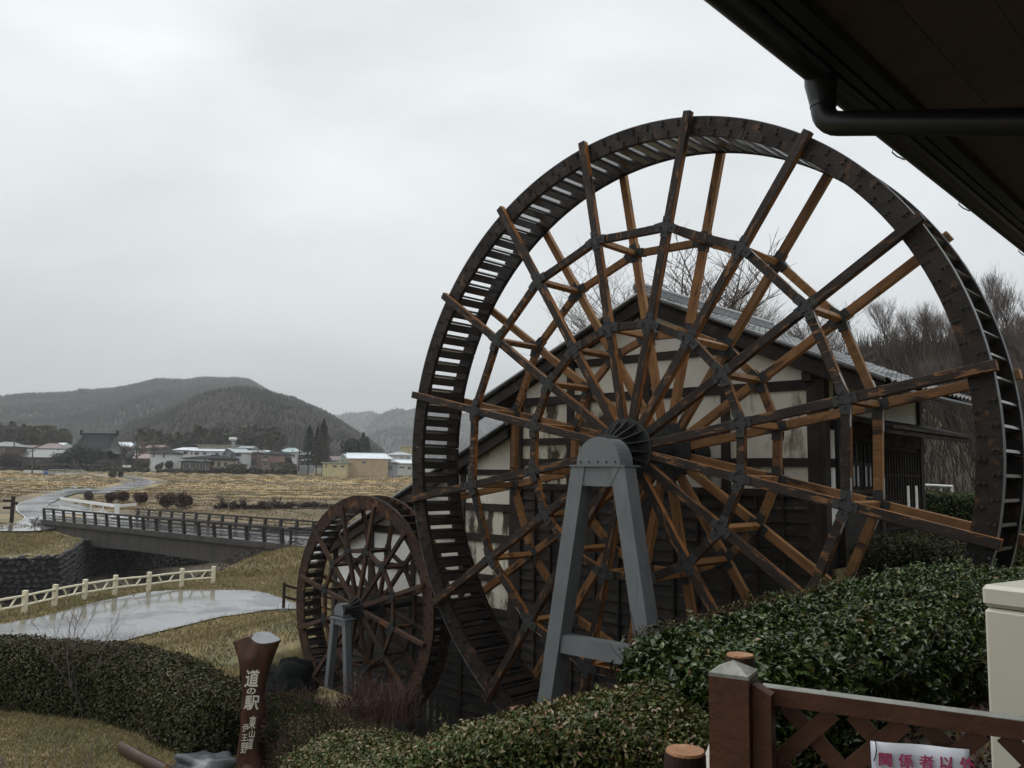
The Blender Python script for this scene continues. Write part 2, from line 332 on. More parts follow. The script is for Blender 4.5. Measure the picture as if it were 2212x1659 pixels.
# ------------------------------------------------------------------ terrain
def sm(t): t = np.clip(t, 0, 1); return t*t*(3-2*t)
def poly_in(X, Y, P):
    ins = np.zeros(X.shape, bool); n = len(P)
    for i in range(n):
        x1, y1 = P[i]; x2, y2 = P[(i+1) % n]
        if y1 == y2: continue
        c = ((y1 > Y) != (y2 > Y)) & (X < (x2-x1)*(Y-y1)/(y2-y1)+x1)
        ins ^= c
    return ins
def line_dist(X, Y, P, closed=False):
    D = np.full(X.shape, 1e9); n = len(P)
    for i in range(n if closed else n-1):
        a = np.array(P[i]); b = np.array(P[(i+1) % n]); d = b-a; L2 = d@d
        t = np.clip(((X-a[0])*d[0]+(Y-a[1])*d[1])/L2, 0, 1)
        D = np.minimum(D, np.hypot(X-a[0]-t*d[0], Y-a[1]-t*d[1]))
    return D
def vnoise(X, Y, seed=0):
    """cheap smooth value noise, -1..1"""
    xi, yi = np.floor(X).astype(np.int64), np.floor(Y).astype(np.int64); xf, yf = sm(X-xi), sm(Y-yi)
    def hsh(a, b): 
        v = (a*374761393+b*668265263+seed*974634777) & 0x7fffffff
        v = (v ^ (v >> 13))*1274126177 & 0x7fffffff
        return ((v ^ (v >> 16)) & 0xffff)/32767.5-1
    return (hsh(xi, yi)*(1-xf)+hsh(xi+1, yi)*xf)*(1-yf)+(hsh(xi, yi+1)*(1-xf)+hsh(xi+1, yi+1)*xf)*yf
def fbm(X, Y, seed=0, o=4):
    s = 0; a = 1
    for i in range(o): s = s+a*vnoise(X*2**i, Y*2**i, seed+i); a *= .5
    return s/2
WALL_LINE = [(-75, 36), (-50, 49), (-36, 58), (-31.2, 61.2), (-33.6, 68), (-36.8, 76), (-33, 86), (-18, 102), (0, 118)]     # foot line of the stone revetment
BANK_LINE = [(-40, 8), (-26, 20), (-20.2, 30), (-19.4, 35), (-18.7, 38.6), (-17.2, 41.2), (-15.6, 43.6), (-15.3, 50), (-14.5, 58), (-9, 66), (6, 84)]
WALL_BACK = [(x-.75, y+1.0) for x, y in WALL_LINE]
CHANNEL = BANK_LINE+[(14, 100)]+WALL_BACK[::-1]
ROADC = []          # centre line of the village road, filled in below
def H(X, Y):
    X = np.asarray(X, float); Y = np.asarray(Y, float)
    u, v = UVof(X, Y)
    L = -5.0-.5*sm((Y-21.5)/4)
    L = L+.45*sm((Y-45)/8)+.05*sm((Y-52)/8)
    L = L+.9*np.exp(-(((X+6.6)/2.6)**2+((Y-27.2)/2.6)**2))*1.0                # grassy hump by the small wheel
    L = L+.45*np.exp(-(((X+9.8)/3.2)**2+((Y-49)/5.5)**2))                      # grass mound at the bridge end
    rise = 5.0*np.clip((Y-100)/230, 0, 1)+np.clip((Y-330)/400, 0, 1)*8
    L = L+rise
    far = sm((Y-88)/20)*sm((330-Y)/40)
    ph = Y/9.5+.9*fbm(X/60, Y/40, 3)+X/160
    if ROADC: far = far*(1-np.exp(-(line_dist(X, Y, ROADC)/7.0)**4))
    L = L+far*(.42*(np.abs((ph % 1)-.5)*2)**5+.12*fbm(X/5, Y/5, 9))
    L = L+.07*fbm(X/1.4, Y/1.4, 5)*sm((Y-9)/4)
    # wooded rise behind the mill, to the right
    L2 = -1.6+13*sm((v-34)/55)*sm((X-.22*Y+6)/12)
    ub = np.where(v > 40, -6.4-(v-40)*.6, -2.9-3.5*sm((v-13)/1.6))
    t = np.clip((ub-u)/5.0, 0, 1)**.9
    t = np.where(v > 15.3, sm((ub-u)/2.0), t)
    h = L2*(1-t)+L*t
    h = np.where((v > 15.3) & (u < -6.5) & (u > -22) & (v < 21), np.minimum(h, -5.4), h)
    # river channel
    ins = poly_in(X, Y, CHANNEL); d = line_dist(X, Y, CHANNEL, True)
    dw = line_dist(X, Y, WALL_BACK)
    bed = -9.4+.25*fbm(X/2, Y/2, 11)
    hin = np.where(dw < d+.01, bed, h+(bed-h)*sm(d/3.2))
    h = np.where(ins, hin, h)
    fall = sm(1-dw/15)                                                          # bank above the wall, falling from road level
    h = np.where(~ins & (Y < 110), np.minimum(h, np.where(dw < 16, -6.25+(h+6.25)*(1-fall), h)), h)
    # wheel pit
    vp0 = np.where(u < -15.2, 12.75, 11.2)
    pit = (u > -21.6) & (u < -2.6) & (v > vp0-.6) & (v < 15.29)
    e = np.minimum(np.minimum(u+21.6, -2.6-u)/.5, (v-(vp0-.6))/.6)
    h = np.where(pit, h+(-6.7-h)*sm(e), h)
    return h
def h1(x, y): return float(H(np.array([x]), np.array([y]))[0])
def G(px, py, lo=1.5, hi=900):
    """ground point seen in the direction (px, py)"""
    d = ray(px, py); t = np.geomspace(lo, hi, 6000)
    P = d[None, :]*t[:, None]; dz = P[:, 2]-H(P[:, 0], P[:, 1])
    k = np.argmax(dz < 0)
    if k == 0: k = len(t)-1
    return P[k]
def ground_colour(X, Y, Z):
    X = np.asarray(X, float)
    u, v = UVof(X, Y)
    C = np.zeros(X.shape+(3,))
    def put(mask, c): C[:] = C*(1-mask[..., None])+np.array(c)*mask[..., None]
    one = np.ones(X.shape)
    put(one, (.20, .155, .058))
    n1_ = fbm(X/1.7, Y/1.7, 21); n2_ = fbm(X/.6, Y/.6, 31); n3_ = fbm(X/6, Y/4, 41)
    put(sm((n1_+.15)*2.2)*.75, (.085, .098, .027))           # greener tufts
    put(sm((n2_-.05)*3)*.35, (.07, .05, .028))
    put(sm((n3_-.1)*3)*.5, (.28, .20, .07))
    bk = sm((Y-43)/3)*sm((92-Y)/6); b1_ = fbm(X/2.2, Y/5, 71); put(bk*.75, (.155, .125, .052)); put(bk*sm((b1_+.1)*3)*.65, (.23, .165, .062)); put(bk*sm((-b1_-.05)*4)*.5, (.075, .07, .030))
    # fields
    f = sm((Y-84)/14)
    ph = Y/9.5+.9*fbm(X/60, Y/40, 3)+X/160
    band = (ph % 1); bi = np.floor(ph); rr = np.abs(np.sin(bi*12.9898+3)*43758.5) % 1
    fc = np.zeros(C.shape); fc[:] = (.225, .165, .070)
    fc = np.where((rr > .62)[..., None], np.array((.095, .078, .042)), fc)
    fc = np.where((rr < .22)[..., None], np.array((.30, .19, .055)), fc)
    edge = np.clip(1-np.abs(band-.02)*9, 0, 1)+np.clip(1-np.abs(band-.98)*9, 0, 1)
    fc = fc*(1-.8*edge[..., None])+np.array((.40, .26, .075))*.8*edge[..., None]
    dk = np.clip(1-np.abs(band-.14)*12, 0, 1)*.6
    fc = fc*(1-dk[..., None])+np.array((.075, .065, .038))*dk[..., None]
    fn = fbm(X/9, Y/3.5, 51); fc = fc*(1+.6*fn[..., None]); fn2 = fbm(X/1.5, Y/1.0, 53); fc = fc*(1+.5*fn2[..., None])*.84
    gr = sm((fbm(X/14, Y/9, 61)-.18)*4)*.5; fc = fc*(1-gr[..., None])+np.array((.095, .105, .042))*gr[..., None]
    C = C*(1-f[..., None])+fc*f[..., None]
    nb = sm((Y-92)/4)*sm((138-Y)/10)*sm((fbm(X/40, Y/25, 77)+.55)*3); fc = fc*(1-.65*nb[..., None])+np.array((.095, .072, .042))*.65*nb[..., None]*(1+.5*fbm(X/3, Y/1.6, 79)[..., None])
    C = C*(1-f[..., None])+fc*f[..., None]
    # dull verge below the village
    put(sm((Y-292)/12)*.75, (.085, .075, .045))
    # wooded slope: leaf litter
    put(sm((v-30)/6)*sm((X-.22*Y+6)/6), (.055, .040, .028))
    # channel bed and lower banks, darker brown
    ins = poly_in(X, Y, CHANNEL); put(np.where(ins & (Z < -6.4), .9, 0), (.055, .042, .026))
    # embankment soil under the hedges, pit mud
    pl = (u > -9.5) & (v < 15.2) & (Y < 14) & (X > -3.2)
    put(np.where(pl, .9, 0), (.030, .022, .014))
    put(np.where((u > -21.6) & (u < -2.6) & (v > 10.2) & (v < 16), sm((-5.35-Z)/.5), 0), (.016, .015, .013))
    # white edge of wet gravel near the paved paths is left to the path sheets
    return np.clip((C*.86+C.mean(-1, keepdims=True)*.14)*1.17, 0, 1)
def z1(*P): return [((x*.5877)*.6777, (1150+y*.5877)*.6777) for x, y in P]
def pg(P): return [G(*q) for q in P]
rl = [atz(*q, -4.95) for q in z1((-60, 876), (120, 868), (150, 853), (100, 830), (80, 800), (110, 782), (300, 743), (420, 722))]+pg(z1((520, 700), (600, 680), (690, 662), (735, 650), (745, 645), (700, 634), (640, 626), (560, 618)))
rr2 = [atz(*q, -4.95) for q in z1((-60, 890), (240, 880), (330, 872), (300, 842), (262, 815), (258, 795), (330, 768), (430, 748))]+pg(z1((560, 722), (640, 704), (740, 684), (800, 668), (850, 655), (800, 640), (720, 628), (600, 614)))
def _rs(P):
    P = np.array(P)[:, :2]; q = np.r_[0, np.cumsum(np.hypot(*np.diff(P, axis=0).T))]; t = np.linspace(0, q[-1], 40); return np.stack([np.interp(t, q, P[:, 0]), np.interp(t, q, P[:, 1])], -1)
ROADC += [tuple(q) for q in (_rs(rl)+_rs(rr2))/2]
th = np.concatenate([np.linspace(-math.pi, -1.1, 40)[:-1], np.linspace(-1.1, -.66, 40)[:-1], np.linspace(-.66, .72, 560)[:-1], np.linspace(.72, math.pi, 50)])
rr_ = np.concatenate([np.linspace(.6, 9, 34)[:-1], np.geomspace(9, 60, 250)[:-1], np.geomspace(60, 420, 250)[:-1], np.geomspace(420, 4700, 24)])
TH, RR = np.meshgrid(th, rr_, indexing='ij'); GX, GY = RR*np.sin(TH), RR*np.cos(TH)
GZ = H(GX, GY)
a_, b_ = len(th), len(rr_); idx = np.arange(a_*b_).reshape(a_, b_)
F_ = np.stack([idx[:-1, :-1], idx[:-1, 1:], idx[1:, 1:], idx[1:, :-1]], -1).reshape(-1, 4)[:, ::-1]
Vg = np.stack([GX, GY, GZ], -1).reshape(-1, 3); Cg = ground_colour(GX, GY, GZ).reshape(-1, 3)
gm = mat('ground', (.5, .5, .5), (.3, .3, .3), 3, rough=.75, bump=.55, bscale=11, dist=.05)
N, L = gm.node_tree.nodes, gm.node_tree.links
at_ = N.new('ShaderNodeAttribute'); at_.attribute_name = 'Col'
nz = N.new('ShaderNodeTexNoise'); nz.inputs['Scale'].default_value = 9; nz.inputs['Detail'].default_value = 8; nz.inputs['Roughness'].default_value = .75
tcg = N.new('ShaderNodeTexCoord'); L.new(tcg.outputs['Object'], nz.inputs['Vector'])
mrg = N.new('ShaderNodeMapRange'); mrg.inputs[1].default_value = .3; mrg.inputs[2].default_value = .7; mrg.inputs[3].default_value = .62; mrg.inputs[4].default_value = 1.32
L.new(nz.outputs['Fac'], mrg.inputs[0])
nz2 = N.new('ShaderNodeTexNoise'); nz2.inputs['Scale'].default_value = .9; nz2.inputs['Detail'].default_value = 9; nz2.inputs['Roughness'].default_value = .8; L.new(tcg.outputs['Object'], nz2.inputs['Vector'])
mr2 = N.new('ShaderNodeMapRange'); mr2.inputs[1].default_value = .32; mr2.inputs[2].default_value = .68; mr2.inputs[3].default_value = .55; mr2.inputs[4].default_value = 1.4; L.new(nz2.outputs['Fac'], mr2.inputs[0])
mm2 = N.new('ShaderNodeMath'); mm2.operation = 'MULTIPLY'; L.new(mrg.outputs[0], mm2.inputs[0]); L.new(mr2.outputs[0], mm2.inputs[1])
mg = N.new('ShaderNodeMixRGB'); mg.blend_type = 'MULTIPLY'; mg.inputs[0].default_value = 1
L.new(at_.outputs['Color'], mg.inputs[1]); L.new(mm2.outputs[0], mg.inputs[2]); L.new(mg.outputs[0], N['Principled BSDF'].inputs['Base Color'])
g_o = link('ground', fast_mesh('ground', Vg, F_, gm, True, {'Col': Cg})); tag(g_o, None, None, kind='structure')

def strip(name, left, right, mt, dz=.02, n=60, cols=7, kind='structure'):
    """Sheet draped on the terrain between two world polylines."""
    def res(P):
        P = np.array(P)[:, :2]; s = np.r_[0, np.cumsum(np.hypot(*np.diff(P, axis=0).T))]; t = np.linspace(0, s[-1], n)
        # smooth resample
        q = np.stack([np.interp(t, s, P[:, 0]), np.interp(t, s, P[:, 1])], -1)
        for _ in range(3): q[1:-1] = (q[:-2]+2*q[1:-1]+q[2:])/4
        return q
    A, B = res(left), res(right)
    k = np.linspace(0, 1, cols)[None, :, None]
    P = A[:, None]*(1-k)+B[:, None]*k
    Z = H(P[..., 0], P[..., 1])
    Z = np.maximum(Z, np.minimum(Z.mean(1, keepdims=True), Z+.12))+dz
    for _ in range(2): Z[1:-1] = np.maximum(Z[1:-1], (Z[:-2]+2*Z[1:-1]+Z[2:])/4)
    V = np.concatenate([P, Z[..., None]], -1).reshape(-1, 3)
    i = np.arange(n*cols).reshape(n, cols)
    F = np.stack([i[:-1, :-1], i[:-1, 1:], i[1:, 1:], i[1:, :-1]], -1).reshape(-1, 4)
    o = link(name, fast_mesh(name, V, F, mt, True)); 
    # make sure it faces up
    if o.data.polygons[0].normal.z < 0: o.data.flip_normals()
    o['kind'] = kind
    return o, A, B
def z2(*P): return [((x*.5877)*.6777, (1650+y*.5877)*.6777) for x, y in P]
# wet paved path in front of the river
far_e = [atz(*q, -5.48) for q in z2((-500, 700), (-200, 645), (0, 592), (250, 535), (450, 478), (620, 440), (800, 405), (1100, 393), (1350, 398), (1520, 436), (1600, 470))]
near_e = [atz(*q, -5.48) for q in z2((-500, 1000), (-100, 900), (100, 850), (350, 760), (560, 700), (800, 640), (1000, 588), (1200, 545), (1400, 515), (1520, 498), (1620, 500))]
strip('path', far_e, near_e, asphalt, dz=.05, n=70, cols=9)
# village road winding across the fields to the bridge
DECK = -5.0
road, RA, RB = strip('road', rl, rr2, asphalt_road, dz=.06, n=120, cols=7)
def edge_line(name, A, B, w=.13, dz=.075):
    d = B-A; d /= np.linalg.norm(d, axis=1, keepdims=True)
    return strip(name, A+d*.15, A+d*(.15+w), line_white, dz=dz, n=len(A), cols=2)
YARD = [tuple(G(*q)[:2]) for q in z1((225, 806), (285, 765), (345, 768), (560, 806), (770, 834), (1300, 872), (1300, 905), (225, 885))]
edge_line('road_marking', RA, RB, .22, .085); edge_line('road_marking', RB, RA, .22, .085)
# bridge approach: the paved yard between road and bridge deck
ya = [atz(*q, -4.95) for q in z1((250, 806), (285, 776), (335, 778), (430, 796), (540, 814), (640, 832), (770, 838))]
yb = [atz(*q, -4.95) for q in z1((250, 872), (330, 872), (480, 868), (600, 866), (700, 862), (800, 858))]
strip('road', ya, yb, asphalt_road, dz=.075, n=30, cols=4)
# farm track, a thin wet strip in the fields
ta = pg(z1((1240, 800), (1400, 798), (1560, 794), (1700, 796), (1850, 790), (2100, 780))); tb = pg(z1((1240, 808), (1400, 807), (1560, 803), (1700, 805), (1850, 801), (2100, 792)))
strip('path', ta, tb, asphalt_road, dz=.1, n=30, cols=3)

# ------------------------------------------------------------------ stone revetment, stone by stone
def revetment():
    t = thing('retaining_wall', 'dark cobble retaining wall of the river bank below the road bridge', 'wall', (-36, 58, -9.4))
    P = np.array(WALL_LINE[1:8], float)
    s = np.r_[0, np.cumsum(np.hypot(*np.diff(P, axis=0).T))]
    def at(d):
        x, y = np.interp(d, s, P[:, 0]), np.interp(d, s, P[:, 1]); x2, y2 = np.interp(d+.5, s, P[:, 0]), np.interp(d+.5, s, P[:, 1])
        q = np.array([x2-x, y2-y]); q /= np.linalg.norm(q)+1e-9; return x, y, q
    back = MB(); rows = []; top_rows = []
    for d in np.linspace(0, s[-1]-.6, 90):
        x, y, q = at(d); nx, ny = q[1], -q[0]; rows.append([(x+nx*.05, y+ny*.05, -9.8), (x-nx*.45, y-ny*.45, -6.2)]); top_rows.append([(x-nx*(.42+k_*.5), y-ny*(.42+k_*.5), -6.19+k_*.012) for k_ in range(6)])
    back.grid(rows); back.build('mortar_bed', mat('mortar_dark', (.020, .019, .018), rough=.8), t, recalc=False)
    TR = np.array(top_rows); i_ = np.arange(TR.shape[0]*6).reshape(-1, 6); F_t = np.stack([i_[:-1, :-1], i_[1:, :-1], i_[1:, 1:], i_[:-1, 1:]], -1).reshape(-1, 4); Vt = TR.reshape(-1, 3)
    ot = link('bank', fast_mesh('bank', Vt, F_t, gm, True, {'Col': ground_colour(Vt[:, 0], Vt[:, 1], Vt[:, 2]*0-5)})); ot['kind'] = 'structure'
    if ot.data.polygons[0].normal.z < 0: ot.data.flip_normals()
    # one stone mesh
    me_src = []
    for k in range(4):
        ph = rng.uniform(0, 6.28, 8); V = []; F = []
        n = 7
        for i in range(n):
            a = 2*math.pi*i/n; r = 1+.18*math.sin(2*a+ph[k])+rng.uniform(-.1, .1); V.append((math.cos(a)*.5*r, .0, math.sin(a)*.42*r))
        for i in range(n):
            V.append((V[i][0]*.62, -.19+rng.uniform(-.03, .03), V[i][2]*.62))
        F = [(i, (i+1) % n, n+(i+1) % n, n+i) for i in range(n)]+[tuple(range(n, 2*n))]
        me = bpy.data.meshes.new('stone'); me.from_pydata(V, [], F); me.materials.append(stone_dark); me.update(); me_src.append(me)
    cand = []
    d = 0
    for r in range(9):
        zz = -9.2+r*.37
        d = rng.uniform(0, .3)
        while d < s[-1]-1:
            w = rng.uniform(.30, .66); x, y, q = at(d+w/2)
            k = (zz+9.8)/3.6; nx, ny = q[1], -q[0]; off = .05-.5*k-.03
            cand.append((x+nx*(off+.03), y+ny*(off+.03), zz+rng.uniform(-.11, .11), math.atan2(q[1], q[0]), w)); d += w
    cand.sort(key=lambda c: (0 if c[1] < 64 else 6)+abs(c[0]/c[1]+.54)*30+abs(c[2]+7.3)*2)
    o0 = None
    cols = []
    big = MB()
    for i, (x, y, z, rz, w) in enumerate(cand):
        sc = (w*1.05, 1.0, .44*rng.uniform(.85, 1.1)/.42*.42/.44*1.0)
        if i < 300:
            o = link('stone', me_src[i % 4], t); o.location = (x+36, y-58, z+9.4); o.rotation_euler = (rng.uniform(-.1, .1), rng.uniform(-.3, .3), rz); o.scale = (w*1.05, 1, .46*rng.uniform(.85, 1.15))
        else:
            c, sn = math.cos(rz), math.sin(rz); m = me_src[i % 4]; hs = .46*rng.uniform(.85, 1.15)
            V = [(x+(p.co.x*w*1.05)*c-p.co.y*sn, y+(p.co.x*w*1.05)*sn+p.co.y*c, z+p.co.z*hs) for p in m.vertices]
            big.add(V, [tuple(p.vertices) for p in m.polygons])
    o = big.build('stone_course', stone_dark, t, recalc=False); o['kind'] = 'stuff'
revetment()

# ------------------------------------------------------------------ bridge
def bridge():
    A = np.array([-44.6, 82.7]); B = np.array([-15.3, 58.8]); d = (B-A)/np.linalg.norm(B-A); nrm = np.array([-d[1], d[0]])
    if nrm[1] < 0: nrm = -nrm          # away from the camera
    Wd = 7.2
    t = thing('road_bridge', 'concrete road bridge over the river with brown metal railings', 'bridge', (A[0], A[1], DECK))
    def Pp(s, w, z): q = A+d*s+nrm*w; return (q[0], q[1], z)
    Ln = np.linalg.norm(B-A)
    m = MB()
    m.add([Pp(0, .15, DECK-.3), Pp(Ln+2.4, .15, DECK-.3), Pp(Ln+2.4, .15, DECK-1.75), Pp(Ln*.93, .15, DECK-1.75), Pp(Ln*.5, .15, DECK-1.65), Pp(3.4, .15, DECK-1.9), Pp(.4, .15, DECK-1.3)]
          + [Pp(0, Wd-.15, DECK-.3), Pp(Ln+2.4, Wd-.15, DECK-.3), Pp(Ln+2.4, Wd-.15, DECK-1.75), Pp(Ln*.93, Wd-.15, DECK-1.75), Pp(Ln*.5, Wd-.15, DECK-1.65), Pp(3.4, Wd-.15, DECK-1.9), Pp(.4, Wd-.15, DECK-1.3)],
          [(0, 1, 2, 3, 4, 5, 6), (13, 12, 11, 10, 9, 8, 7)]+[(i, (i+1) % 7, 7+(i+1) % 7, 7+i) for i in range(7)])
    m.build('girder', concrete_dark, t)
    k = MB(); k.add([Pp(-.3, 0, DECK+.10), Pp(Ln+2.6, 0, DECK+.10), Pp(Ln+2.6, .45, DECK+.10), Pp(-.3, .45, DECK+.10), Pp(-.3, 0, DECK-.3), Pp(Ln+2.6, 0, DECK-.3), Pp(Ln+2.6, .45, DECK-.3), Pp(-.3, .45, DECK-.3)],
          [(0, 1, 2, 3), (4, 7, 6, 5), (0, 4, 5, 1), (3, 2, 6, 7), (0, 3, 7, 4), (1, 5, 6, 2)]); k.build('kerb', concrete_dark, t)
    k = MB(); k.add([Pp(-.3, Wd-.45, DECK+.10), Pp(Ln+2.6, Wd-.45, DECK+.10), Pp(Ln+2.6, Wd, DECK+.10), Pp(-.3, Wd, DECK+.10), Pp(-.3, Wd-.45, DECK-.3), Pp(Ln+2.6, Wd-.45, DECK-.3), Pp(Ln+2.6, Wd, DECK-.3), Pp(-.3, Wd, DECK-.3)],
          [(0, 1, 2, 3), (4, 7, 6, 5), (0, 4, 5, 1), (3, 2, 6, 7), (0, 3, 7, 4), (1, 5, 6, 2)]); k.build('kerb', concrete_dark, t)
    dk = MB(); dk.add([Pp(-4, .45, DECK), Pp(Ln+16, .45, DECK-.02), Pp(Ln+16, Wd-.45, DECK-.02), Pp(-4, Wd-.45, DECK), Pp(-4, .45, DECK-.3), Pp(Ln+16, .45, DECK-.3), Pp(Ln+16, Wd-.45, DECK-.3), Pp(-4, Wd-.45, DECK-.3)],
          [(0, 1, 2, 3), (4, 7, 6, 5), (0, 4, 5, 1), (3, 2, 6, 7), (0, 3, 7, 4), (1, 5, 6, 2)]); dk.build('deck', asphalt_road, t)
    ab = MB(); ab.add([Pp(Ln-.6, .0, DECK-.32), Pp(Ln+5.4, .0, DECK-.32), Pp(Ln+5.4, 7, DECK-.32), Pp(Ln-.6, 7, DECK-.32), Pp(Ln-.6, 0, -9.5), Pp(Ln+5.4, 0, -9.5), Pp(Ln+5.4, 7, -9.5), Pp(Ln-.6, 7, -9.5)],
          [(0, 1, 2, 3), (4, 7, 6, 5), (0, 4, 5, 1), (3, 2, 6, 7), (0, 3, 7, 4), (1, 5, 6, 2)]); ab.build('abutment', concrete_dark, t)
    ab = MB(); ab.add([Pp(-1, .1, DECK-.32), Pp(2.8, .1, DECK-.32), Pp(2.8, 7, DECK-.32), Pp(-1, 7, DECK-.32), Pp(-1, .1, -9.5), Pp(2.2, .1, -9.5), Pp(2.2, 7, -9.5), Pp(-1, 7, -9.5)],
          [(0, 1, 2, 3), (4, 7, 6, 5), (0, 4, 5, 1), (3, 2, 6, 7), (0, 3, 7, 4), (1, 5, 6, 2)]); ab.build('abutment', concrete_dark, t)
    def railing(w, s0, s1):
        n = int((s1-s0)/1.95); r = MB()
        ss = np.linspace(s0, s1, n)
        for i, s_ in enumerate(ss):
            q = MB(); q.beam(Pp(s_, w+.02, DECK+.1), Pp(s_, w-.12 if w < 3 else w+.12, DECK+1.12), .17, .26, up=(d[0], d[1], 0)); q.build('post', rail_dark, t)
        for z_, th_ in ((1.06, .15), (.80, .07), (.50, .06), (.22, .06)):
            r = MB(); r.beam(Pp(s0-.2, w-.1, DECK+z_+.08), Pp(s1+.2, w-.1, DECK+z_+.08), .07, th_); r.build('rail', rail_dark, t)
        b = MB()
        for s_ in np.arange(s0+.15, s1, .14): b.beam(Pp(s_, w-.1, DECK+.26), Pp(s_, w-.1, DECK+.58), .018, .018, up=(d[0], d[1], 0))
        o = b.build('baluster', rail_dark, t); o['kind'] = 'stuff'
    railing(.22, 0, Ln-.4); railing(Wd-.22, 4.5, Ln+11)
    for s_ in (Ln+.5, Ln+4.2):
        q = MB(); q.beam(Pp(s_, .22, DECK), Pp(s_, .22, DECK+1.1), .14, .14, up=(d[0], d[1], 0)); q.build('post', rail_dark, t)
    for z_ in (1.0, .55):
        q = MB(); q.beam(Pp(Ln+.5, .22, DECK+z_), Pp(Ln+4.2, .22, DECK+z_), .06, .07); q.build('rail', rail_dark, t)
bridge()

def rail_fence(name, label, cat, pts, mt, post_h, rails, pr=.07, rr=.045, square=False, diag=False):
    t = thing(name, label, cat, (pts[0][0], pts[0][1], pts[0][2]))
    for p in pts:
        q = MB()
        if square: q.box(p[0]-pr, p[0]+pr, p[1]-pr, p[1]+pr, p[2]-.3, p[2]+post_h, bev=.012)
        else: q.tube([(p[0], p[1], p[2]-.3), (p[0], p[1], p[2]+post_h)], pr, 8)
        q.build('post', mt, t)
    for a, b in zip(pts[:-1], pts[1:]):
        a, b = np.array(a, float), np.array(b, float)
        for z_ in rails:
            q = MB(); q.tube([a+[0, 0, z_], (a+b)/2+[rng.uniform(-.01, .01), 0, z_+.01], b+[0, 0, z_]], rr, 7); q.build('rail', mt, t, smooth=True)
        if diag:
            for s0, s1 in ((.26, .40), (.76, .60)):
                q = MB(); q.tube([a+(b-a)*s0+[0, 0, rails[0]], a+(b-a)*s1+[0, 0, rails[1]]], rr*.8, 6); q.build('brace', mt, t)
    return t
fp = [(-19.0, 29.4), (-18.7, 31.4), (-18.34, 33.21), (-18.14, 34.99), (-17.8, 36.73), (-17.27, 38.36), (-16.33, 39.64), (-15.47, 41.29), (-14.34, 42.33)]
rail_fence('rustic_fence', 'cream imitation log fence with braces along the wet path', 'fence', [(x, y, -5.5) for x, y in fp], rustic_cream, .88, (.68, .33), .085, .048, diag=True, square=True)

# white guard rail beside the road
ga = atz(*z1((325, 785))[0], -5.0); gb = atz(*z1((628, 835))[0], -5.0); gc = atz(*z1((735, 822))[0], -5.0)
def guard():
    t = thing('guard_rail', 'white steel guard rail on the bend beside the road bridge', 'guard rail', ga)
    n = 6
    for i in range(n):
        p = ga+(gb-ga)*i/(n-1); q = MB(); q.box(p[0]-.06, p[0]+.06, p[1]-.06, p[1]+.06, p[2]-.2, p[2]+.95); q.build('post', white_paint, t)
    q = MB(); q.beam(ga+[0, 0, .95], gb+[0, 0, .95], .12, .34); q.build('rail_panel', white_paint, t)
    q = MB(); q.beam(gb+[0, 0, .92], gc+[0, 0, .92], .12, .30); q.build('rail_panel', white_paint, t)
    q = MB(); q.beam(gb+[.1, 0, -.2], gb+[.1, 0, 1.2], .45, .16, up=(0, 1, 0)); q.build('end_post', white_paint, t)
guard()
# wooden signpost at the road
p = atz(*z1((63, 868))[0], -4.95)
t = thing('signpost', 'dark wooden direction post beside the curve of the road', 'signpost', p)
q = MB(); q.box(p[0]-.14, p[0]+.14, p[1]-.14, p[1]+.14, p[2]-.2, p[2]+2.3, bev=.03); q.build('post', timber_dark, t)
for z_, l_ in ((1.85, .75), (1.2, .7)):
    q = MB(); q.box(p[0]-l_-.15, p[0]-.15, p[1]-.12, p[1]-.02, p[2]+z_-.12, p[2]+z_+.12); q.build('direction_board', timber_dark, t)
q = MB(); q.box(p[0]+.15, p[0]+.5, p[1]-.12, p[1]-.02, p[2]+1.5, p[2]+1.75); q.build('direction_board', timber_dark, t)

# stair with handrail between path and small wheel
def stair():
    b = G(612, 1322); t = thing('wooden_steps', 'grey log steps with a brown handrail beside the small wheel', 'steps', b)
    d = np.array([.95, .25, 0]); s = np.array([-.25, .95, 0])
    for i in range(6):
        p = b+d*(.45*i)+[0, 0, -.16*i+.1]; q = MB(); q.beam(p-s*.2, p+s*1.3, .34, .13); q.build('tread', cut_grey, t)
    for k in range(3):
        p = b+d*(1.0*k)+[0, 0, -.3*k]; q = MB(); q.box(p[0]-.05, p[0]+.05, p[1]-.05, p[1]+.05, p[2]-.6, p[2]+1.15); q.build('post', log_bark, t)
    for z_ in (1.05, .6):
        q = MB(); q.beam(b+[0, 0, z_], b+d*2.0+[0, 0, z_-.6], .07, .09); q.build('handrail', log_bark, t)
stair()
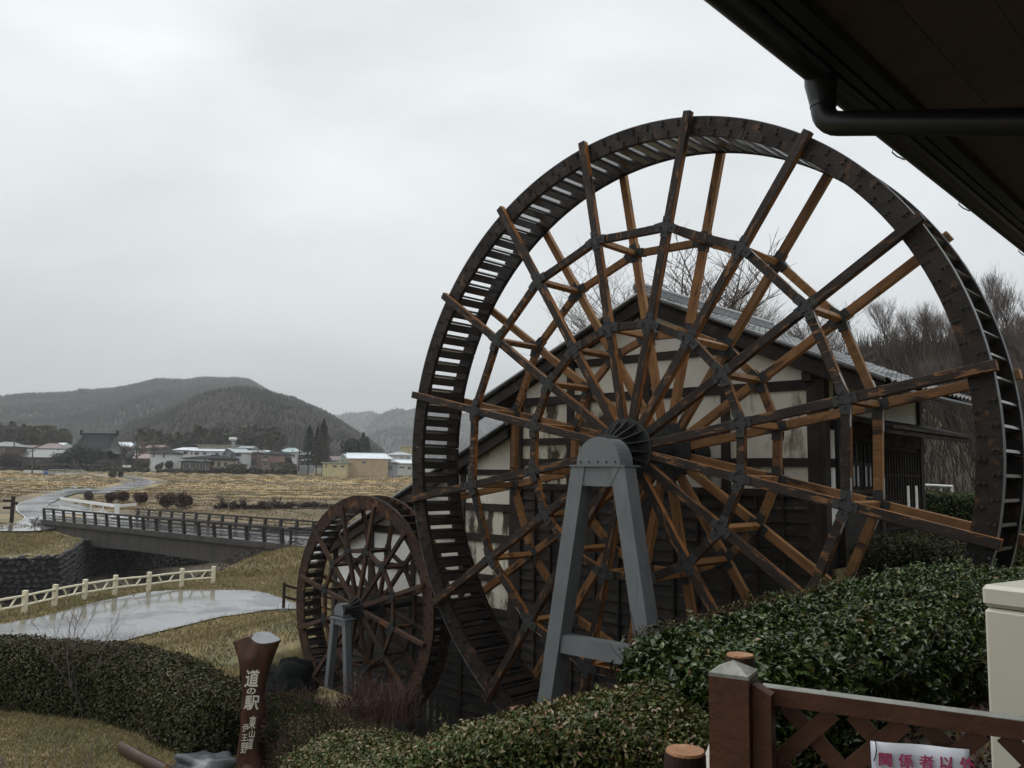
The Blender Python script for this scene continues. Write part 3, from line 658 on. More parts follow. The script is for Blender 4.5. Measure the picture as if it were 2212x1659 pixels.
# ------------------------------------------------------------------ water wheels
def wheel(name, label, u, v, z, NS, Rt, Ro, Ri, Rms, wdt, ph, npad, mf, mb, mr, sw, group, tilt=20, small=False):
    t = mill_thing(name, label, 'waterwheel', u, v, z, group)
    DA = 2*math.pi/NS
    # front/back axial stations
    s_t = sw; rim_t = .09 if not small else .05
    yf0, yr0 = 0.0, sw*.86; yr1 = yr0+rim_t; yb1 = wdt; yb0 = yb1-rim_t*.9; ys1 = yb1+sw*.86
    def d(a): return np.array([math.sin(a), 0, math.cos(a)])
    def tg(a): return np.array([math.cos(a), 0, -math.sin(a)])
    def rot(o, a): o.rotation_euler = (0, a, 0); return o       # rotates +z towards +x
    # spokes: built pointing up, then turned
    def spoke(y0, y1, m_):
        q = MB(); q.box(-sw/2, sw/2, y0, y1, .32 if not small else .16, Rt, bev=.008); return q
    for k in range(NS):
        a = ph+k*DA
        if k == 0:
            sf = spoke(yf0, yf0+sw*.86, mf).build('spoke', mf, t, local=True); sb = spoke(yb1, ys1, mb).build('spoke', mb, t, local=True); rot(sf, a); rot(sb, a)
        else:
            rot(copy_obj(sf, t), a); rot(copy_obj(sb, t), a)
    # rims, one curved felloe per spoke bay
    def arc(y0, y1, n=10):
        q = MB(); g = .0008
        P = []
        for i in range(n+1):
            a = g+(DA-2*g)*i/n; s_, c_ = math.sin(a), math.cos(a)
            P.append([(Ri*s_, y0, Ri*c_), (Ro*s_, y0, Ro*c_), (Ro*s_, y1, Ro*c_), (Ri*s_, y1, Ri*c_)])
        V = [p for r in P for p in r]; F = []
        for i in range(n):
            for j in range(4): F.append((i*4+j, i*4+(j+1) % 4, (i+1)*4+(j+1) % 4, (i+1)*4+j))
        F += [(0, 3, 2, 1), (n*4, n*4+1, n*4+2, n*4+3)]
        return q.add(V, F)
    r0 = arc(yr0, yr1).build('rim_segment', mr, t, local=True); r1 = arc(yb0, yb1).build('rim_segment', mr, t, local=True)
    for k in range(NS):
        a = ph+k*DA+.5*DA
        if k == 0: rot(r0, a); rot(r1, a)
        else: rot(copy_obj(r0, t), a); rot(copy_obj(r1, t), a)
    # paddles
    q = MB(); ta = math.radians(tilt); L_ = (Ro-Ri)
    pm = MB(); c = np.array([0, 0, (Ro+Ri)/2-.005]); dd = np.array([-math.sin(ta), 0, math.cos(ta)])
    hl = L_*.5*.97
    pm.beam(c-dd*hl+[0, yr1, 0], c+dd*hl+[0, yr1, 0], .001, .001)
    pm = MB(); n_ = np.cross(dd, [0, 1, 0]); th_ = .045 if not small else .025
    V = []
    for y_ in (yr1, yb0):
        for sgn, w_ in ((-1, -1), (1, -1), (1, 1), (-1, 1)): V.append(c+dd*hl*sgn+n_*th_/2*w_+[0, y_, 0])
    pm.add(V, [(3, 2, 1, 0), (4, 5, 6, 7), (0, 1, 5, 4), (1, 2, 6, 5), (2, 3, 7, 6), (3, 0, 4, 7)])
    p0 = pm.build('paddle', wood_paddle, t, local=True)
    sbw = .165 if not small else .13; q = MB(); rb_ = Ri+.028; q.box(-sbw, .0, yr1, yb0, rb_-.016, rb_+.016); sb0 = q.build('sole_board', wood_paddle, t, local=True)
    for k in range(npad):
        a = ph+(k+.5)*2*math.pi/npad
        if k == 0: rot(p0, a); rot(sb0, a)
        else: rot(copy_obj(p0, t), a); rot(copy_obj(sb0, t), a)
    # bolts on the front rim
    if not small:
        def bolt(r, da):
            q = MB()
            for dx, dz in ((0, .035), (0, -.035)):
                x, z_ = r*math.sin(da)+dx, r*math.cos(da)+dz
                q.box(x-.019, x+.019, yr0-.022, yr0+.002, z_-.019, z_+.019); q.box(x-.008, x+.008, yr0-.045, yr0-.02, z_-.008, z_+.008)
            return q
        b0 = bolt(Ri+.07, .012).build('bolt', iron_dark, t, local=True); b1 = bolt(Ro-.08, -.010).build('bolt', iron_dark, t, local=True)
        for k in range(npad):
            a = ph+(k+.5)*2*math.pi/npad
            if k == 0: rot(b0, a); rot(b1, a)
            else: rot(copy_obj(b0, t), a); rot(copy_obj(b1, t), a)
    else:
        q = MB()
        for k in range(npad):
            for r, da in ((Ri+.05, .012), (Ro-.06, -.01)):
                a = ph+(k+.5)*2*math.pi/npad+da; p = d(a)*r
                q.box(p[0]-.014, p[0]+.014, yr0-.035, yr0, p[2]-.014, p[2]+.014)
        o = q.build('bolt', iron_dark, t, local=True); o['kind'] = 'stuff'
    # wet iron strap round the back rim edge and front rim edge
    for y0_, y1_ in ((yr0, yr1), (yb0, yb1)):
        q = MB(); n = 160; P = []
        for i in range(n):
            a = 2*math.pi*i/n; s_, c_ = math.sin(a), math.cos(a)
            P.append([((Ro+.001)*s_, y0_-.004, (Ro+.001)*c_), ((Ro+.010)*s_, y0_-.004, (Ro+.010)*c_), ((Ro+.010)*s_, y1_+.004, (Ro+.010)*c_), ((Ro+.001)*s_, y1_+.004, (Ro+.001)*c_)])
        V = [p for r in P for p in r]; F = [((i % n)*4+j, (i % n)*4+(j+1) % 4, ((i+1) % n)*4+(j+1) % 4, ((i+1) % n)*4+j) for i in range(n) for j in range(4)]
        q.add(V, F).build('rim_band', steel_grey if not small else mr, t, local=True, smooth=False)
    # polygon rings of chord beams, gussets, cross struts
    for Rm in Rms:
        Rc = Rm*math.cos(DA/2); hl = Rm*math.sin(DA/2)-sw*.5*.95
        cf = MB().box(-hl, hl, .008, sw*.8, Rc-sw*.47, Rc+sw*.47, bev=.006).build('chord_beam', mf, t, local=True)
        cb = MB().box(-hl, hl, yb1+.01, yb1+sw*.8, Rc-sw*.47, Rc+sw*.47, bev=.006).build('chord_beam', mb, t, local=True)
        for k in range(NS):
            a = ph+(k+.5)*DA
            if k == 0: rot(cf, a); rot(cb, a)
            else: rot(copy_obj(cf, t), a); rot(copy_obj(cb, t), a)
        if Rm > 3 and not small:      # pale zinc angle strips screwed to the outer side of the chords
            zs_ = []
            for sg in (-1, 1):
                for y0_, y1_ in ((.012, .052), (yb1+sw*.5, yb1+sw*.5+.04)):
                    q = MB(); xa = sg*(hl-.34); xb_ = sg*(hl-.01); q.box(min(xa, xb_), max(xa, xb_), y0_, y1_, Rc+sw*.47+.001, Rc+sw*.47+.006); zs_.append(q.build('angle_plate', zinc, t, local=True))
            for k in range(NS):
                for o_ in zs_:
                    if k == 0: rot(o_, ph+.5*DA)
                    else: rot(copy_obj(o_, t), ph+(k+.5)*DA)
        # gusset plate: star of arms over each node
        def gus(y0, y1):
            q = MB(); w_ = sw*.54; e = sw*1.25
            q.box(-w_, w_, y0, y1, Rm-e, Rm+e)
            for sg in (-1, 1):
                ca, sa_ = math.cos(DA/2), math.sin(DA/2)
                p0_ = np.array([sg*w_*.9, (y0+y1)/2, Rm]); p1_ = np.array([sg*(w_+e*.75)*1.0, (y0+y1)/2, Rm-(w_+e*.75)*math.tan(DA/2)])
                q.beam(p0_, p1_, abs(y1-y0), sw*1.04, up=(0, 0, 1))
            for bx, bz in ((-w_*.55, .55*e), (w_*.55, .55*e), (-w_*.55, -.55*e), (w_*.55, -.55*e), (-w_*1.5, -.02), (w_*1.5, -.02)):
                yb_ = y0-.018 if y0 < .5*wdt else y1+.018
                q.box(bx-.013, bx+.013, min(yb_, y0), max(yb_, y1), Rm+bz-.013, Rm+bz+.013)
            return q
        gf = gus(-.012, .006).build('gusset_plate', iron_dark, t, local=True); gb_ = gus(yb1-.012, yb1+.009).build('gusset_plate', iron_dark, t, local=True)
        gc_ = gus(ys1-.006, ys1+.012).build('gusset_plate', iron_dark, t, local=True)
        st = MB().box(-sw*.36, sw*.36, sw*.86, yb1, Rm-sw*.36, Rm+sw*.36, bev=.006).build('cross_strut', mb, t, local=True)
        for k in range(NS):
            a = ph+k*DA
            for o_ in (gf, gb_, gc_, st):
                if k == 0: rot(o_, a)
                else: rot(copy_obj(o_, t), a)
    # steel angle plates seen as pale edges at some nodes (galvanised)
    return t, yb1, ys1
BW_W = 1.27
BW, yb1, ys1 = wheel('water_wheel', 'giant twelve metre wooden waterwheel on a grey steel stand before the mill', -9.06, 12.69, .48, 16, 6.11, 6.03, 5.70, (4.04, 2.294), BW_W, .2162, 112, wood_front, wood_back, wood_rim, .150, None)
def big_hub(t, R=.56, y0=-.02, y1=BW_W, fins=16, small=False):
    q = MB(); q.tube([(0, y0, 0), (0, y0+.03, 0)], R, 40); q.build('hub_disc', iron_dark, t, local=True)
    q = MB(); q.tube([(0, y1+.16 if not small else y1+.1, 0), (0, y1+.19 if not small else y1+.13, 0)], R*1.0, 40); q.build('hub_disc', iron_dark, t, local=True)
    q = MB(); q.tube([(0, y0-.75 if not small else y0-.4, 0), (0, y1+1.35 if not small else y1+1.2, 0)], R*.42, 24); q.build('axle', iron_dark, t, local=True, smooth=True)
    q = MB(); q.tube([(0, y1-.035, 0), (0, y1-.006, 0)], R*1.02, 40); q.build('hub_disc', iron_dark, t, local=True)
    f0 = None
    for k in range(fins):
        a = 2*math.pi*k/fins+.1
        if f0 is None:
            q = MB(); q.prism([(y0, R*.95), (y0, R*.3), (y0-R*.9, R*.3), (y0-R*.75, R*.42)], 0, -.009, .009); f0 = q.build('hub_fin', iron_dark, t, local=True); f0.rotation_euler = (0, a, 0)
        else: copy_obj(f0, t, rot=(0, a, 0))
    b0 = None
    for ring, n in ((.86, 24), (.6, 16)):
        for k in range(n):
            a = 2*math.pi*k/n
            p = (R*ring*math.sin(a), y1+(.195 if not small else .135), R*ring*math.cos(a)); p2 = (R*ring*math.sin(a), y0-.012, R*ring*math.cos(a))
            if b0 is None: b0 = MB().tube([(0, -.015, 0), (0, .015, 0)], .022 if not small else .012, 6).build('bolt', iron_dark, t, local=True); b0.location = p2
            else: copy_obj(b0, t, loc=p2)
            copy_obj(b0, t, loc=(p2[0], y1-.045, p2[2]))
big_hub(BW)
SW, sb1, ss1 = wheel('water_wheel', 'smaller reddish brown wooden waterwheel turning beside the giant one', -17.85, 13.45, -3.39, 12, 2.62, 2.80, 2.46, (1.456,), .66, -.3113, 60, wood_small, wood_small, wood_small_rim, .105, None, small=True)
big_hub(SW, R=.30, y1=.66, fins=12, small=True)

# ------------------------------------------------------------------ steel stands carrying the axles
def stand(label, uc, v1, zc, capw, capd, ztop, zsh, zfoot, slope, lw, ld, bar=None, off=0.0):
    t = mill_thing('wheel_stand', label, 'stand', uc, v1, zfoot, 'steel stands of the waterwheels')
    v0 = v1-capd
    # bearing housing with a round top
    q = MB(); r = capw/2; P = []
    for i in range(17):
        a = math.pi*i/16; P.append((uc+r*math.cos(a), zc+r*math.sin(a)))
    P += [(uc-r, zsh), (uc+r, zsh)]
    q.prism(P, 1, v0, v1); q.build('bearing_housing', steel_grey, t)
    for k in range(5):
        xb_ = uc-r*.8+r*1.6*k/4; q = MB(); q.tube([(xb_, v0-.018, zsh+.05), (xb_, v0+.005, zsh+.05)], .016, 6); q.build('bolt', iron_dark, t)
    q = MB(); q.box(uc-r-.13, uc+r+.13, v0-.04, v1+.04, zsh-.03, zsh-.002); q.build('flange', steel_grey, t)
    for sg in (-1, 1):
        x0 = uc+sg*(r+.11)          # outer edge at top
        x1 = x0+sg*slope*(zsh-zfoot)
        q = MB()
        lw2 = lw*1.0
        V = []
        for y_ in (v0-.02, v0-.02+ld):
            V += [(x0, y_, zsh-.03), (x0-sg*lw, y_, zsh-.03), (x1-sg*lw2, y_, zfoot), (x1, y_, zfoot)]
        q.add(V, [(0, 1, 2, 3), (7, 6, 5, 4), (0, 4, 5, 1), (1, 5, 6, 2), (2, 6, 7, 3), (3, 7, 4, 0)])
        q.build('leg', steel_grey, t)
        q = MB(); q.box(min(x1, x1-sg*lw)-.12, max(x1, x1-sg*lw)+.12, v0-.15, v0+ld+.12, zfoot-.5, zfoot+.06); q.build('foot', concrete_dark, t)
    q = MB(); w0 = r+.11-lw-.005; zz = zsh-.032; q.prism([(uc-w0-.03, zz), (uc+w0+.03, zz), (uc+w0+.02+slope*capw*.36, zz-capw*.36), (uc-w0-.02-slope*capw*.36, zz-capw*.36)], 1, v0+.0, v0+ld-.04)
    q.build('gusset', steel_grey, t)
    for sg in (-1, 1):      # weld bead of the gusset
        q = MB(); q.tube([(uc+sg*(w0+.20), v0-.022, zsh-.04), (uc+sg*(w0+.0), v0-.022, zz-capw*.36)], .008, 5); q.build('weld', steel_grey, t)
    if bar:
        zb, hb = bar; xl = r+.11-lw+slope*(zsh-zb)-.002
        q = MB(); q.box(uc-xl-.03, uc+xl+.03, v0+.02, v0+ld-.06, zb-hb, zb); q.build('crossbar', steel_grey, t)
stand('grey steel A-frame stand of the giant waterwheel', -9.06, 12.25, .21, .93, .38, .7, .19, -6.7, .176, .30, .32, bar=(-2.78, .31), off=0)
stand('grey steel A-frame stand of the smaller waterwheel', -17.98, 13.28, -3.44, .38, .26, -3.3, -3.60, -5.9, .10, .135, .17)

# ------------------------------------------------------------------ mill house
MH = mill_thing('mill_house', 'half timbered plaster mill house with dark tiled gable roof', 'house', -10.3, 18, -1.6)
V0 = 15.3
def bx(name, u0, u1, z0, z1, m_, v0=None, v1=None, bev=0):
    v0 = V0-.05 if v0 is None else v0; v1 = V0+.10 if v1 is None else v1
    return MB().box(u0, u1, v0, v1, z0, z1, bev).build(name, m_, MH)
# solid core of the building (dark inner wall), plaster and timbers stand proud of it
core = MB(); core.prism([(-14.0, -6.9), (-6.63, -6.9), (-6.63, 2.05), (-10.36, 3.62), (-14.0, 2.0)], 1, V0+.06, V0+5.2); core.build('wall', timber_dark, MH)
lean = MB(); lean.prism([(-21.4, -6.9), (-14.0, -6.9), (-14.0, 1.1), (-14.6, .9), (-21.4, -2.15)], 1, V0+.06, V0+4.6); lean.build('wall', timber_dark, MH)
# gable wall: posts
for u_, w_, zt in ((-14.03, .24, 2.0), (-12.42, .18, 2.60), (-10.33, .18, 3.3), (-8.48, .18, 2.6), (-6.68, .24, 1.95)):
    bx('post', u_-w_/2, u_+w_/2, -6.6, zt, timber_dark, V0-.09)
posts = (-14.03, -12.42, -10.33, -8.48, -6.68)
beams = ((2.45, 2.62, -12.2, -8.5), (1.64, 1.83, -14.0, -6.65), (.70, .86, -14.0, -8.5), (.22, .38, -14.0, -6.65), (-.34, -.20, -14.0, -6.6))
for z0, z1_, ua, ub_ in beams: bx('beam', ua, ub_, z0, z1_, timber_dark, V0-.07)
# plaster panels between them
def zroof(u_): return 3.88-.155-.430*abs(u_+10.36)
rows_ = ((-.20, .22), (.38, 1.64), (1.83, 2.45), (2.62, 3.7))
for i in range(4):
    ua, ub_ = posts[i]+.085, posts[i+1]-.085
    for j, (z0, z1_) in enumerate(rows_):
        mtt = plaster
        if (i, j) in ((0, 1), (1, 1), (1, 0), (0, 0)): mtt = plaster_moss
        if (i, j) in ((2, 1), (3, 1), (3, 0), (2, 0)): mtt = plaster_yel
        za, zb = min(z1_, zroof(ua)), min(z1_, zroof(ub_))
        if max(za, zb) <= z0+.05: continue
        P = [(ua, z0)]
        if za < z0+.01 or zb < z0+.01:
            # clipped corner triangle
            uc_ = -10.36-(3.725-z0)/.43 if ua < -10.36 else -10.36+(3.725-z0)/.43
            if ua < -10.36: P = [(max(ua, uc_), z0), (ub_, z0), (ub_, zb)]
            else: P = [(ua, z0), (min(ub_, uc_), z0), (ua, za)]
        else:
            um = -10.36-(3.725-z1_)/.43 if ua < -10.36 else -10.36+(3.725-z1_)/.43
            P = [(ua, z0), (ub_, z0), (ub_, zb)]
            if ua < um < ub_: P.append((um, z1_))
            P.append((ua, za))
        q = MB(); q.prism(P, 1, V0-.03, V0+.05); q.build('plaster_panel', mtt, MH)
# weatherboards under the sill, board by board
brd = None
for i in range(4):
    ua, ub_ = posts[i]+.09, posts[i+1]-.09
    z_ = -.345; n = 0
    b0 = None
    while z_ > -6.5:
        if b0 is None:
            q = MB(); V = [(ua, V0-.01, 0), (ub_, V0-.01, 0), (ub_, V0-.055, -.235), (ua, V0-.055, -.235), (ua, V0+.055, 0), (ub_, V0+.055, 0), (ub_, V0+.055, -.235), (ua, V0+.055, -.235)]
            V = [(x, y, z+z_) for x, y, z in V]
            b0 = q.add(V, [(0, 1, 2, 3), (7, 6, 5, 4), (0, 4, 5, 1), (3, 2, 6, 7), (0, 3, 7, 4), (1, 5, 6, 2)]).build('board', board_wet, MH); zb0 = z_
        else:
            copy_obj(b0, MH, loc=(0, rng.uniform(-.008, .008), z_-zb0))
        z_ -= .232
    for uu in np.linspace(ua, ub_, 4)[1:-1]: bx('batten', uu-.025, uu+.025, -6.5, -.35, timber_dark, V0-.10, V0-.045)
# lean-to front wall
lp = (-21.3, -19.62, -17.8, -15.93, -14.2)
def zlean(u_): return 1.14-.455*(-14.4-u_)-.2
for u_ in lp: bx('post', u_-.085, u_+.085, -6.6, zlean(u_)-.0 if u_ < -14.5 else .95, timber_dark, V0-.08)
for z0, z1_, ua, ub_ in ((-.02, .12, -16.4, -14.1), (-.90, -.72, -18.2, -14.1), (-1.66, -1.46, -19.9, -14.1), (-2.60, -2.44, -21.2, -14.1), (-3.40, -3.22, -21.2, -14.1)):
    bx('beam', ua, ub_, z0, z1_, timber_dark, V0-.065)
for i in range(4):
    ua, ub_ = lp[i]+.08, lp[i+1]-.08
    for j, (z0, z1_) in enumerate(((-3.22, -2.60), (-2.44, -1.66), (-1.46, -.90), (-.72, -.02), (.12, .95))):
        za, zb = min(z1_, zlean(ua)-.03), min(z1_, zlean(ub_)-.03)
        if zb <= z0+.04: continue
        if za <= z0: uc_ = -14.4-(1.14-.23-z0)/.455; P = [(uc_, z0), (ub_, z0), (ub_, zb)]
        else: P = [(ua, z0), (ub_, z0), (ub_, zb)]
        if za > z0:
            um = -14.4-(1.14-.23-z1_)/.455
            if ua < um < ub_: P.append((um, z1_))
            P.append((ua, za))
        q = MB(); q.prism(P, 1, V0-.03, V0+.05); q.build('plaster_panel', plaster_moss if (i == 3 and j in (0, 1, 2)) else (plaster_yel if i == 3 else white_paint if i < 2 else plaster), MH)
for i in range(4):
    ua, ub_ = lp[i]+.09, lp[i+1]-.09; b0 = None; z_ = -3.42
    while z_ > -6.4:
        if b0 is None:
            q = MB(); V = [(ua, V0-.01, 0), (ub_, V0-.01, 0), (ub_, V0-.055, -.215), (ua, V0-.055, -.215), (ua, V0+.055, 0), (ub_, V0+.055, 0), (ub_, V0+.055, -.215), (ua, V0+.055, -.215)]
            V = [(x, y, z+z_) for x, y, z in V]
            b0 = q.add(V, [(0, 1, 2, 3), (7, 6, 5, 4), (0, 4, 5, 1), (3, 2, 6, 7), (0, 3, 7, 4), (1, 5, 6, 2)]).build('board', board_wet, MH); zb0 = z_
        else: copy_obj(b0, MH, loc=(0, rng.uniform(-.008, .008), z_-zb0))
        z_ -= .215
# side wall facing the terrace
SU = -6.57
def sx_(name, v0, v1, z0, z1_, m_, d0=0.0, d1=.06, bev=0):
    return MB().box(SU+d0, SU+d1, v0, v1, z0, z1_, bev).build(name, m_, MH)
sx_('post', 15.22, 15.44, -1.7, 1.95, timber_dark, -.04, .10)
sx_('post', 16.05, 16.22, -1.7, 1.9, timber_dark, -.04, .09)
sx_('post', 17.95, 18.13, -1.7, 1.9, timber_dark, -.04, .09)
sx_('post', 20.40, 20.60, -1.7, 1.9, timber_dark, -.04, .09)
sx_('plaster_panel', 15.46, 16.04, -.9, .22, white_paint, -.04, .02); sx_('plaster_panel', 15.46, 16.04, .38, .92, white_paint, -.04, .02); sx_('plaster_panel', 15.46, 16.04, 1.10, 1.85, white_paint, -.04, .02)
sx_('beam', 15.4, 20.5, .92, 1.09, timber_dark, -.04, .07); sx_('beam', 15.4, 16.1, .22, .375, timber_dark, -.04, .06)
sx_('plaster_panel', 16.24, 17.94, 1.24, 1.85, white_paint, -.04, .02); sx_('plaster_panel', 18.15, 20.38, 1.24, 1.85, white_paint, -.04, .02)
sx_('beam', 16.2, 20.5, 1.10, 1.235, timber_dark, -.04, .075)
sx_('beam', 16.2, 20.5, 1.86, 2.0, timber_dark, -.04, .08)
glass = mat('window_glass', (.06, .065, .07), (.04, .045, .05), 2, rough=.06, bump=0, spec=.8)
paper_pane = mat('paper_pane', (.42, .44, .46), (.36, .38, .40), 2, rough=.7, bump=0)
# windows with lattice
for v0, v1 in ((16.3, 17.06), (17.14, 17.9)):
    w = sx_('window', v0, v1, -.20, .76, timber_dark, -.03, .01)
    def sub(name, a, b, z0, z1_, m_, d0, d1):
        return MB().box(SU+d0, SU+d1, a, b, z0, z1_).build(name, m_, w)
    for a, b in ((v0+.05, (v0+v1)/2-.02), ((v0+v1)/2+.02, v1-.05)):
        sub('pane', a, b, -.13, .28, paper_pane, .012, .016); sub('pane', a, b, .32, .70, glass, .012, .016)
    for k in range(4):
        y_ = v0+.06+(v1-v0-.12)*k/3; sub('mullion', y_-.016, y_+.016, -.18, .74, timber_dark, .02, .05)
    sub('rail', v0, v1, .27, .33, timber_dark, .02, .055); sub('sill', v0-.03, v1+.03, -.27, -.20, timber_dark, 0, .12)
sx_('board', 16.24, 17.94, -1.7, -.28, board_wet, -.03, .03)
# lattice sliding doors
for v0, v1 in ((18.16, 19.24), (19.28, 20.38)):
    w = sx_('door', v0, v1, -1.55, .70, timber_dark, -.03, .005)
    def sub(name, a, b, z0, z1_, m_, d0, d1):
        return MB().box(SU+d0, SU+d1, a, b, z0, z1_).build(name, m_, w)
    sub('pane', v0+.05, v1-.05, -1.0, .64, glass, .007, .011)
    for k in range(7):
        y_ = v0+.05+(v1-v0-.1)*k/6; sub('slat', y_-.026, y_+.026, -1.5, .66, timber_dark, .02, .055)
    for z_ in (-1.0, -.45, .10, .64): sub('rail', v0, v1, z_-.02, z_+.02, timber_dark, .012, .045)
    sub('panel', v0+.04, v1-.04, -1.52, -1.02, board_wet, .006, .02)
sx_('beam', 18.1, 20.5, .70, .92, timber_dark, -.03, .08)
for v0 in (19.50, 20.02):
    tag(MB().box(SU+.058, SU+.064, v0, v0+.16, -.62, -.12).build('paper_notice', white_paint), 'white paper notice taped to the lattice door, the one %s' % ('nearer the door middle' if v0 < 19.8 else 'beside the outer door post'), 'notice', 'paper notices on the lattice door')
for o in [o for o in bpy.data.objects if o.name.startswith('paper_notice')]:
    me = o.data
    for vv in me.vertices: q = W(vv.co.x, vv.co.y, vv.co.z); vv.co = q
# small canopy over the doors
q = MB(); V = []
for v_ in (15.95, 21.0):
    V += [(SU+.08, v_, 1.235), (SU+1.05, v_, .99), (SU+1.05, v_, .93), (SU+.08, v_, 1.12)]
q.add(V, [(0, 1, 5, 4), (1, 2, 6, 5), (2, 3, 7, 6), (3, 0, 4, 7), (0, 3, 2, 1), (4, 5, 6, 7)]).build('canopy', timber_dark, MH)
for v_ in np.arange(16.2, 21, .55): MB().beam((SU+.05, v_, 1.08), (SU+1.0, v_, .90), .05, .07).build('canopy_rafter', timber_dark, MH)
MB().beam((SU+.95, 15.9, .88), (SU+.95, 21.05, .88), .08, .08).build('canopy_beam', timber_dark, MH)
# downpipe at the corner
q = MB(); q.tube([(SU+.16, 15.62, 1.9), (SU+.16, 15.62, -.22), (SU+.20, 15.75, -.34), (SU+.2, 15.95, -.38)], .05, 10); q.build('downpipe', gutter_mat, MH, smooth=True)
# roof: decks, verge boards, ridge, tiles
RZ = 3.86; SL = .430; PR = -10.36
def deck(u0, u1, v0, v1, za, zb, th_=.10):
    q = MB(); V = []
    for v_ in (v0, v1): V += [(u0, v_, za), (u1, v_, zb), (u1, v_, zb-th_), (u0, v_, za-th_)]
    return q.add(V, [(0, 1, 5, 4), (1, 2, 6, 5), (2, 3, 7, 6), (3, 0, 4, 7), (0, 3, 2, 1), (4, 5, 6, 7)]).build('roof_deck', timber_dark, MH)
VF, VB = 15.04, 21.0
deck(PR, -5.32, VF+.05, VB, RZ-.05, RZ-.05-SL*5.04); deck(-15.5, PR, VF+.05, VB, RZ-.05-SL*5.14, RZ-.05)
for sg, ue in ((1, -5.34), (-1, -15.5)):
    q = MB(); q.beam((PR, VF+.02, RZ-.22), (ue, VF+.02, RZ-.22-SL*abs(ue-PR)), .06, .22); q.build('verge_board', timber_dark, MH)
    q = MB(); q.beam((PR, V0-.12, RZ-.27), (ue, V0-.12, RZ-.27-SL*abs(ue-PR)), .12, .16); q.build('rafter', timber_dark, MH)
for z0_, u_ in ((3.30, PR), (2.35, -8.4), (1.85, -6.75), (2.35, -12.4), (1.9, -13.9)):
    bx('purlin', u_-.09, u_+.09, z0_-.06, z0_+.12, timber_dark, VF+.07, V0)
# roof tiles: each a curved pan
def tile_mesh(wd, ln, name):
    q = MB(); n = 5; P = []
    for i in range(n+1):
        x = -wd/2+wd*i/n; zc_ = .028*math.cos(2*math.pi*(i/n))*1.0
        P.append((x, zc_))
    V = []; F = []
    for x, z_ in P:
        V += [(0, x, z_+.012), (ln, x, z_+.030), (ln, x, z_+.004), (0, x, z_-.005)]
    for i in range(n):
        a = i*4; b = a+4
        F += [(a, b, b+1, a+1), (a+1, b+1, b+2, a+2), (a+2, b+2, b+3, a+3)]
    F += [(0, 1, 2, 3), (n*4+3, n*4+2, n*4+1, n*4)]
    q.add(V, F); return q
tw, tl = .265, .29
ang = math.atan(SL)
t0 = tile_mesh(tw*1.02, tl*1.12, 'tile').build('roof_tile', tile_wet, MH, local=True, recalc=True)
tme = t0.data; bpy.data.objects.remove(t0)
org = ORG[MH.name][0]
nt = 0; rest = MB()
slope_len = 5.04/math.cos(ang); nr = int(slope_len/tl)+1
cand = []
for c in range(int((VB-VF)/tw)):
    for r in range(nr): cand.append((c, r))
for c, r in cand:
    s0 = r*tl; uu = PR+.02+s0*math.cos(ang); zz = RZ+.015-s0*math.sin(ang); vv = VF+tw*(c+.5)
    if nt < 300:
        o = link('roof_tile', tme, MH); o.location = (uu-org[0], vv-org[1], zz-org[2]); o.rotation_euler = (rng.uniform(-.02, .02), ang, 0); nt += 1
    else:
        ca_, sa_ = math.cos(ang), math.sin(ang); V = []
        for p in tme.vertices:
            x, y, z = p.co; V.append((uu+x*ca_+z*sa_, vv+y, zz-x*sa_+z*ca_))
        rest.add(V, [tuple(p.vertices) for p in tme.polygons])
for c in range(int((VB-VF)/tw)):
    for r in range(nr):
        if c > 6 : continue
        s0 = r*tl; uu = PR-.02-s0*math.cos(ang); zz = RZ+.015-s0*math.sin(ang); vv = VF+tw*(c+.5); V = []
        for p in tme.vertices:
            x, y, z = p.co; V.append((uu-(x*math.cos(ang)+z*math.sin(ang)), vv+y, zz-x*math.sin(ang)+z*math.cos(ang)))
        rest.add(V, [tuple(p.vertices)[::-1] for p in tme.polygons])
# lean-to roof tiles
LZ = 1.16; LSL = .455; la = math.atan(LSL)
deckl = MB(); V = []
for v_ in (15.05, 20.2): V += [(-14.2, v_, LZ), (-21.9, v_, LZ-LSL*7.7), (-21.9, v_, LZ-LSL*7.7-.1), (-14.2, v_, LZ-.1)]
deckl.add(V, [(0, 1, 5, 4), (1, 2, 6, 5), (2, 3, 7, 6), (3, 0, 4, 7), (0, 3, 2, 1), (4, 5, 6, 7)]).build('roof_deck', timber_dark, MH)
MB().beam((-14.2, 15.03, LZ-.17), (-21.9, 15.03, LZ-.17-LSL*7.7), .06, .2).build('verge_board', timber_dark, MH)
MB().beam((-14.3, 15.14, LZ-.20), (-21.8, 15.14, LZ-.20-LSL*7.5), .12, .16).build('rafter', timber_dark, MH)
for c in range(5):
    for r in range(int(8.1/tl)):
        s0 = r*tl; uu = -14.2-s0*math.cos(la); zz = LZ+.05-s0*math.sin(la); vv = 15.0+tw*(c+.5); V = []
        for p in tme.vertices:
            x, y, z = p.co; V.append((uu-(x*math.cos(la)+z*math.sin(la)), vv+y, zz-x*math.sin(la)+z*math.cos(la)))
        rest.add(V, [tuple(p.vertices)[::-1] for p in tme.polygons])
o = rest.build('roof_tile', tile_wet, MH, recalc=False); o['kind'] = 'stuff'
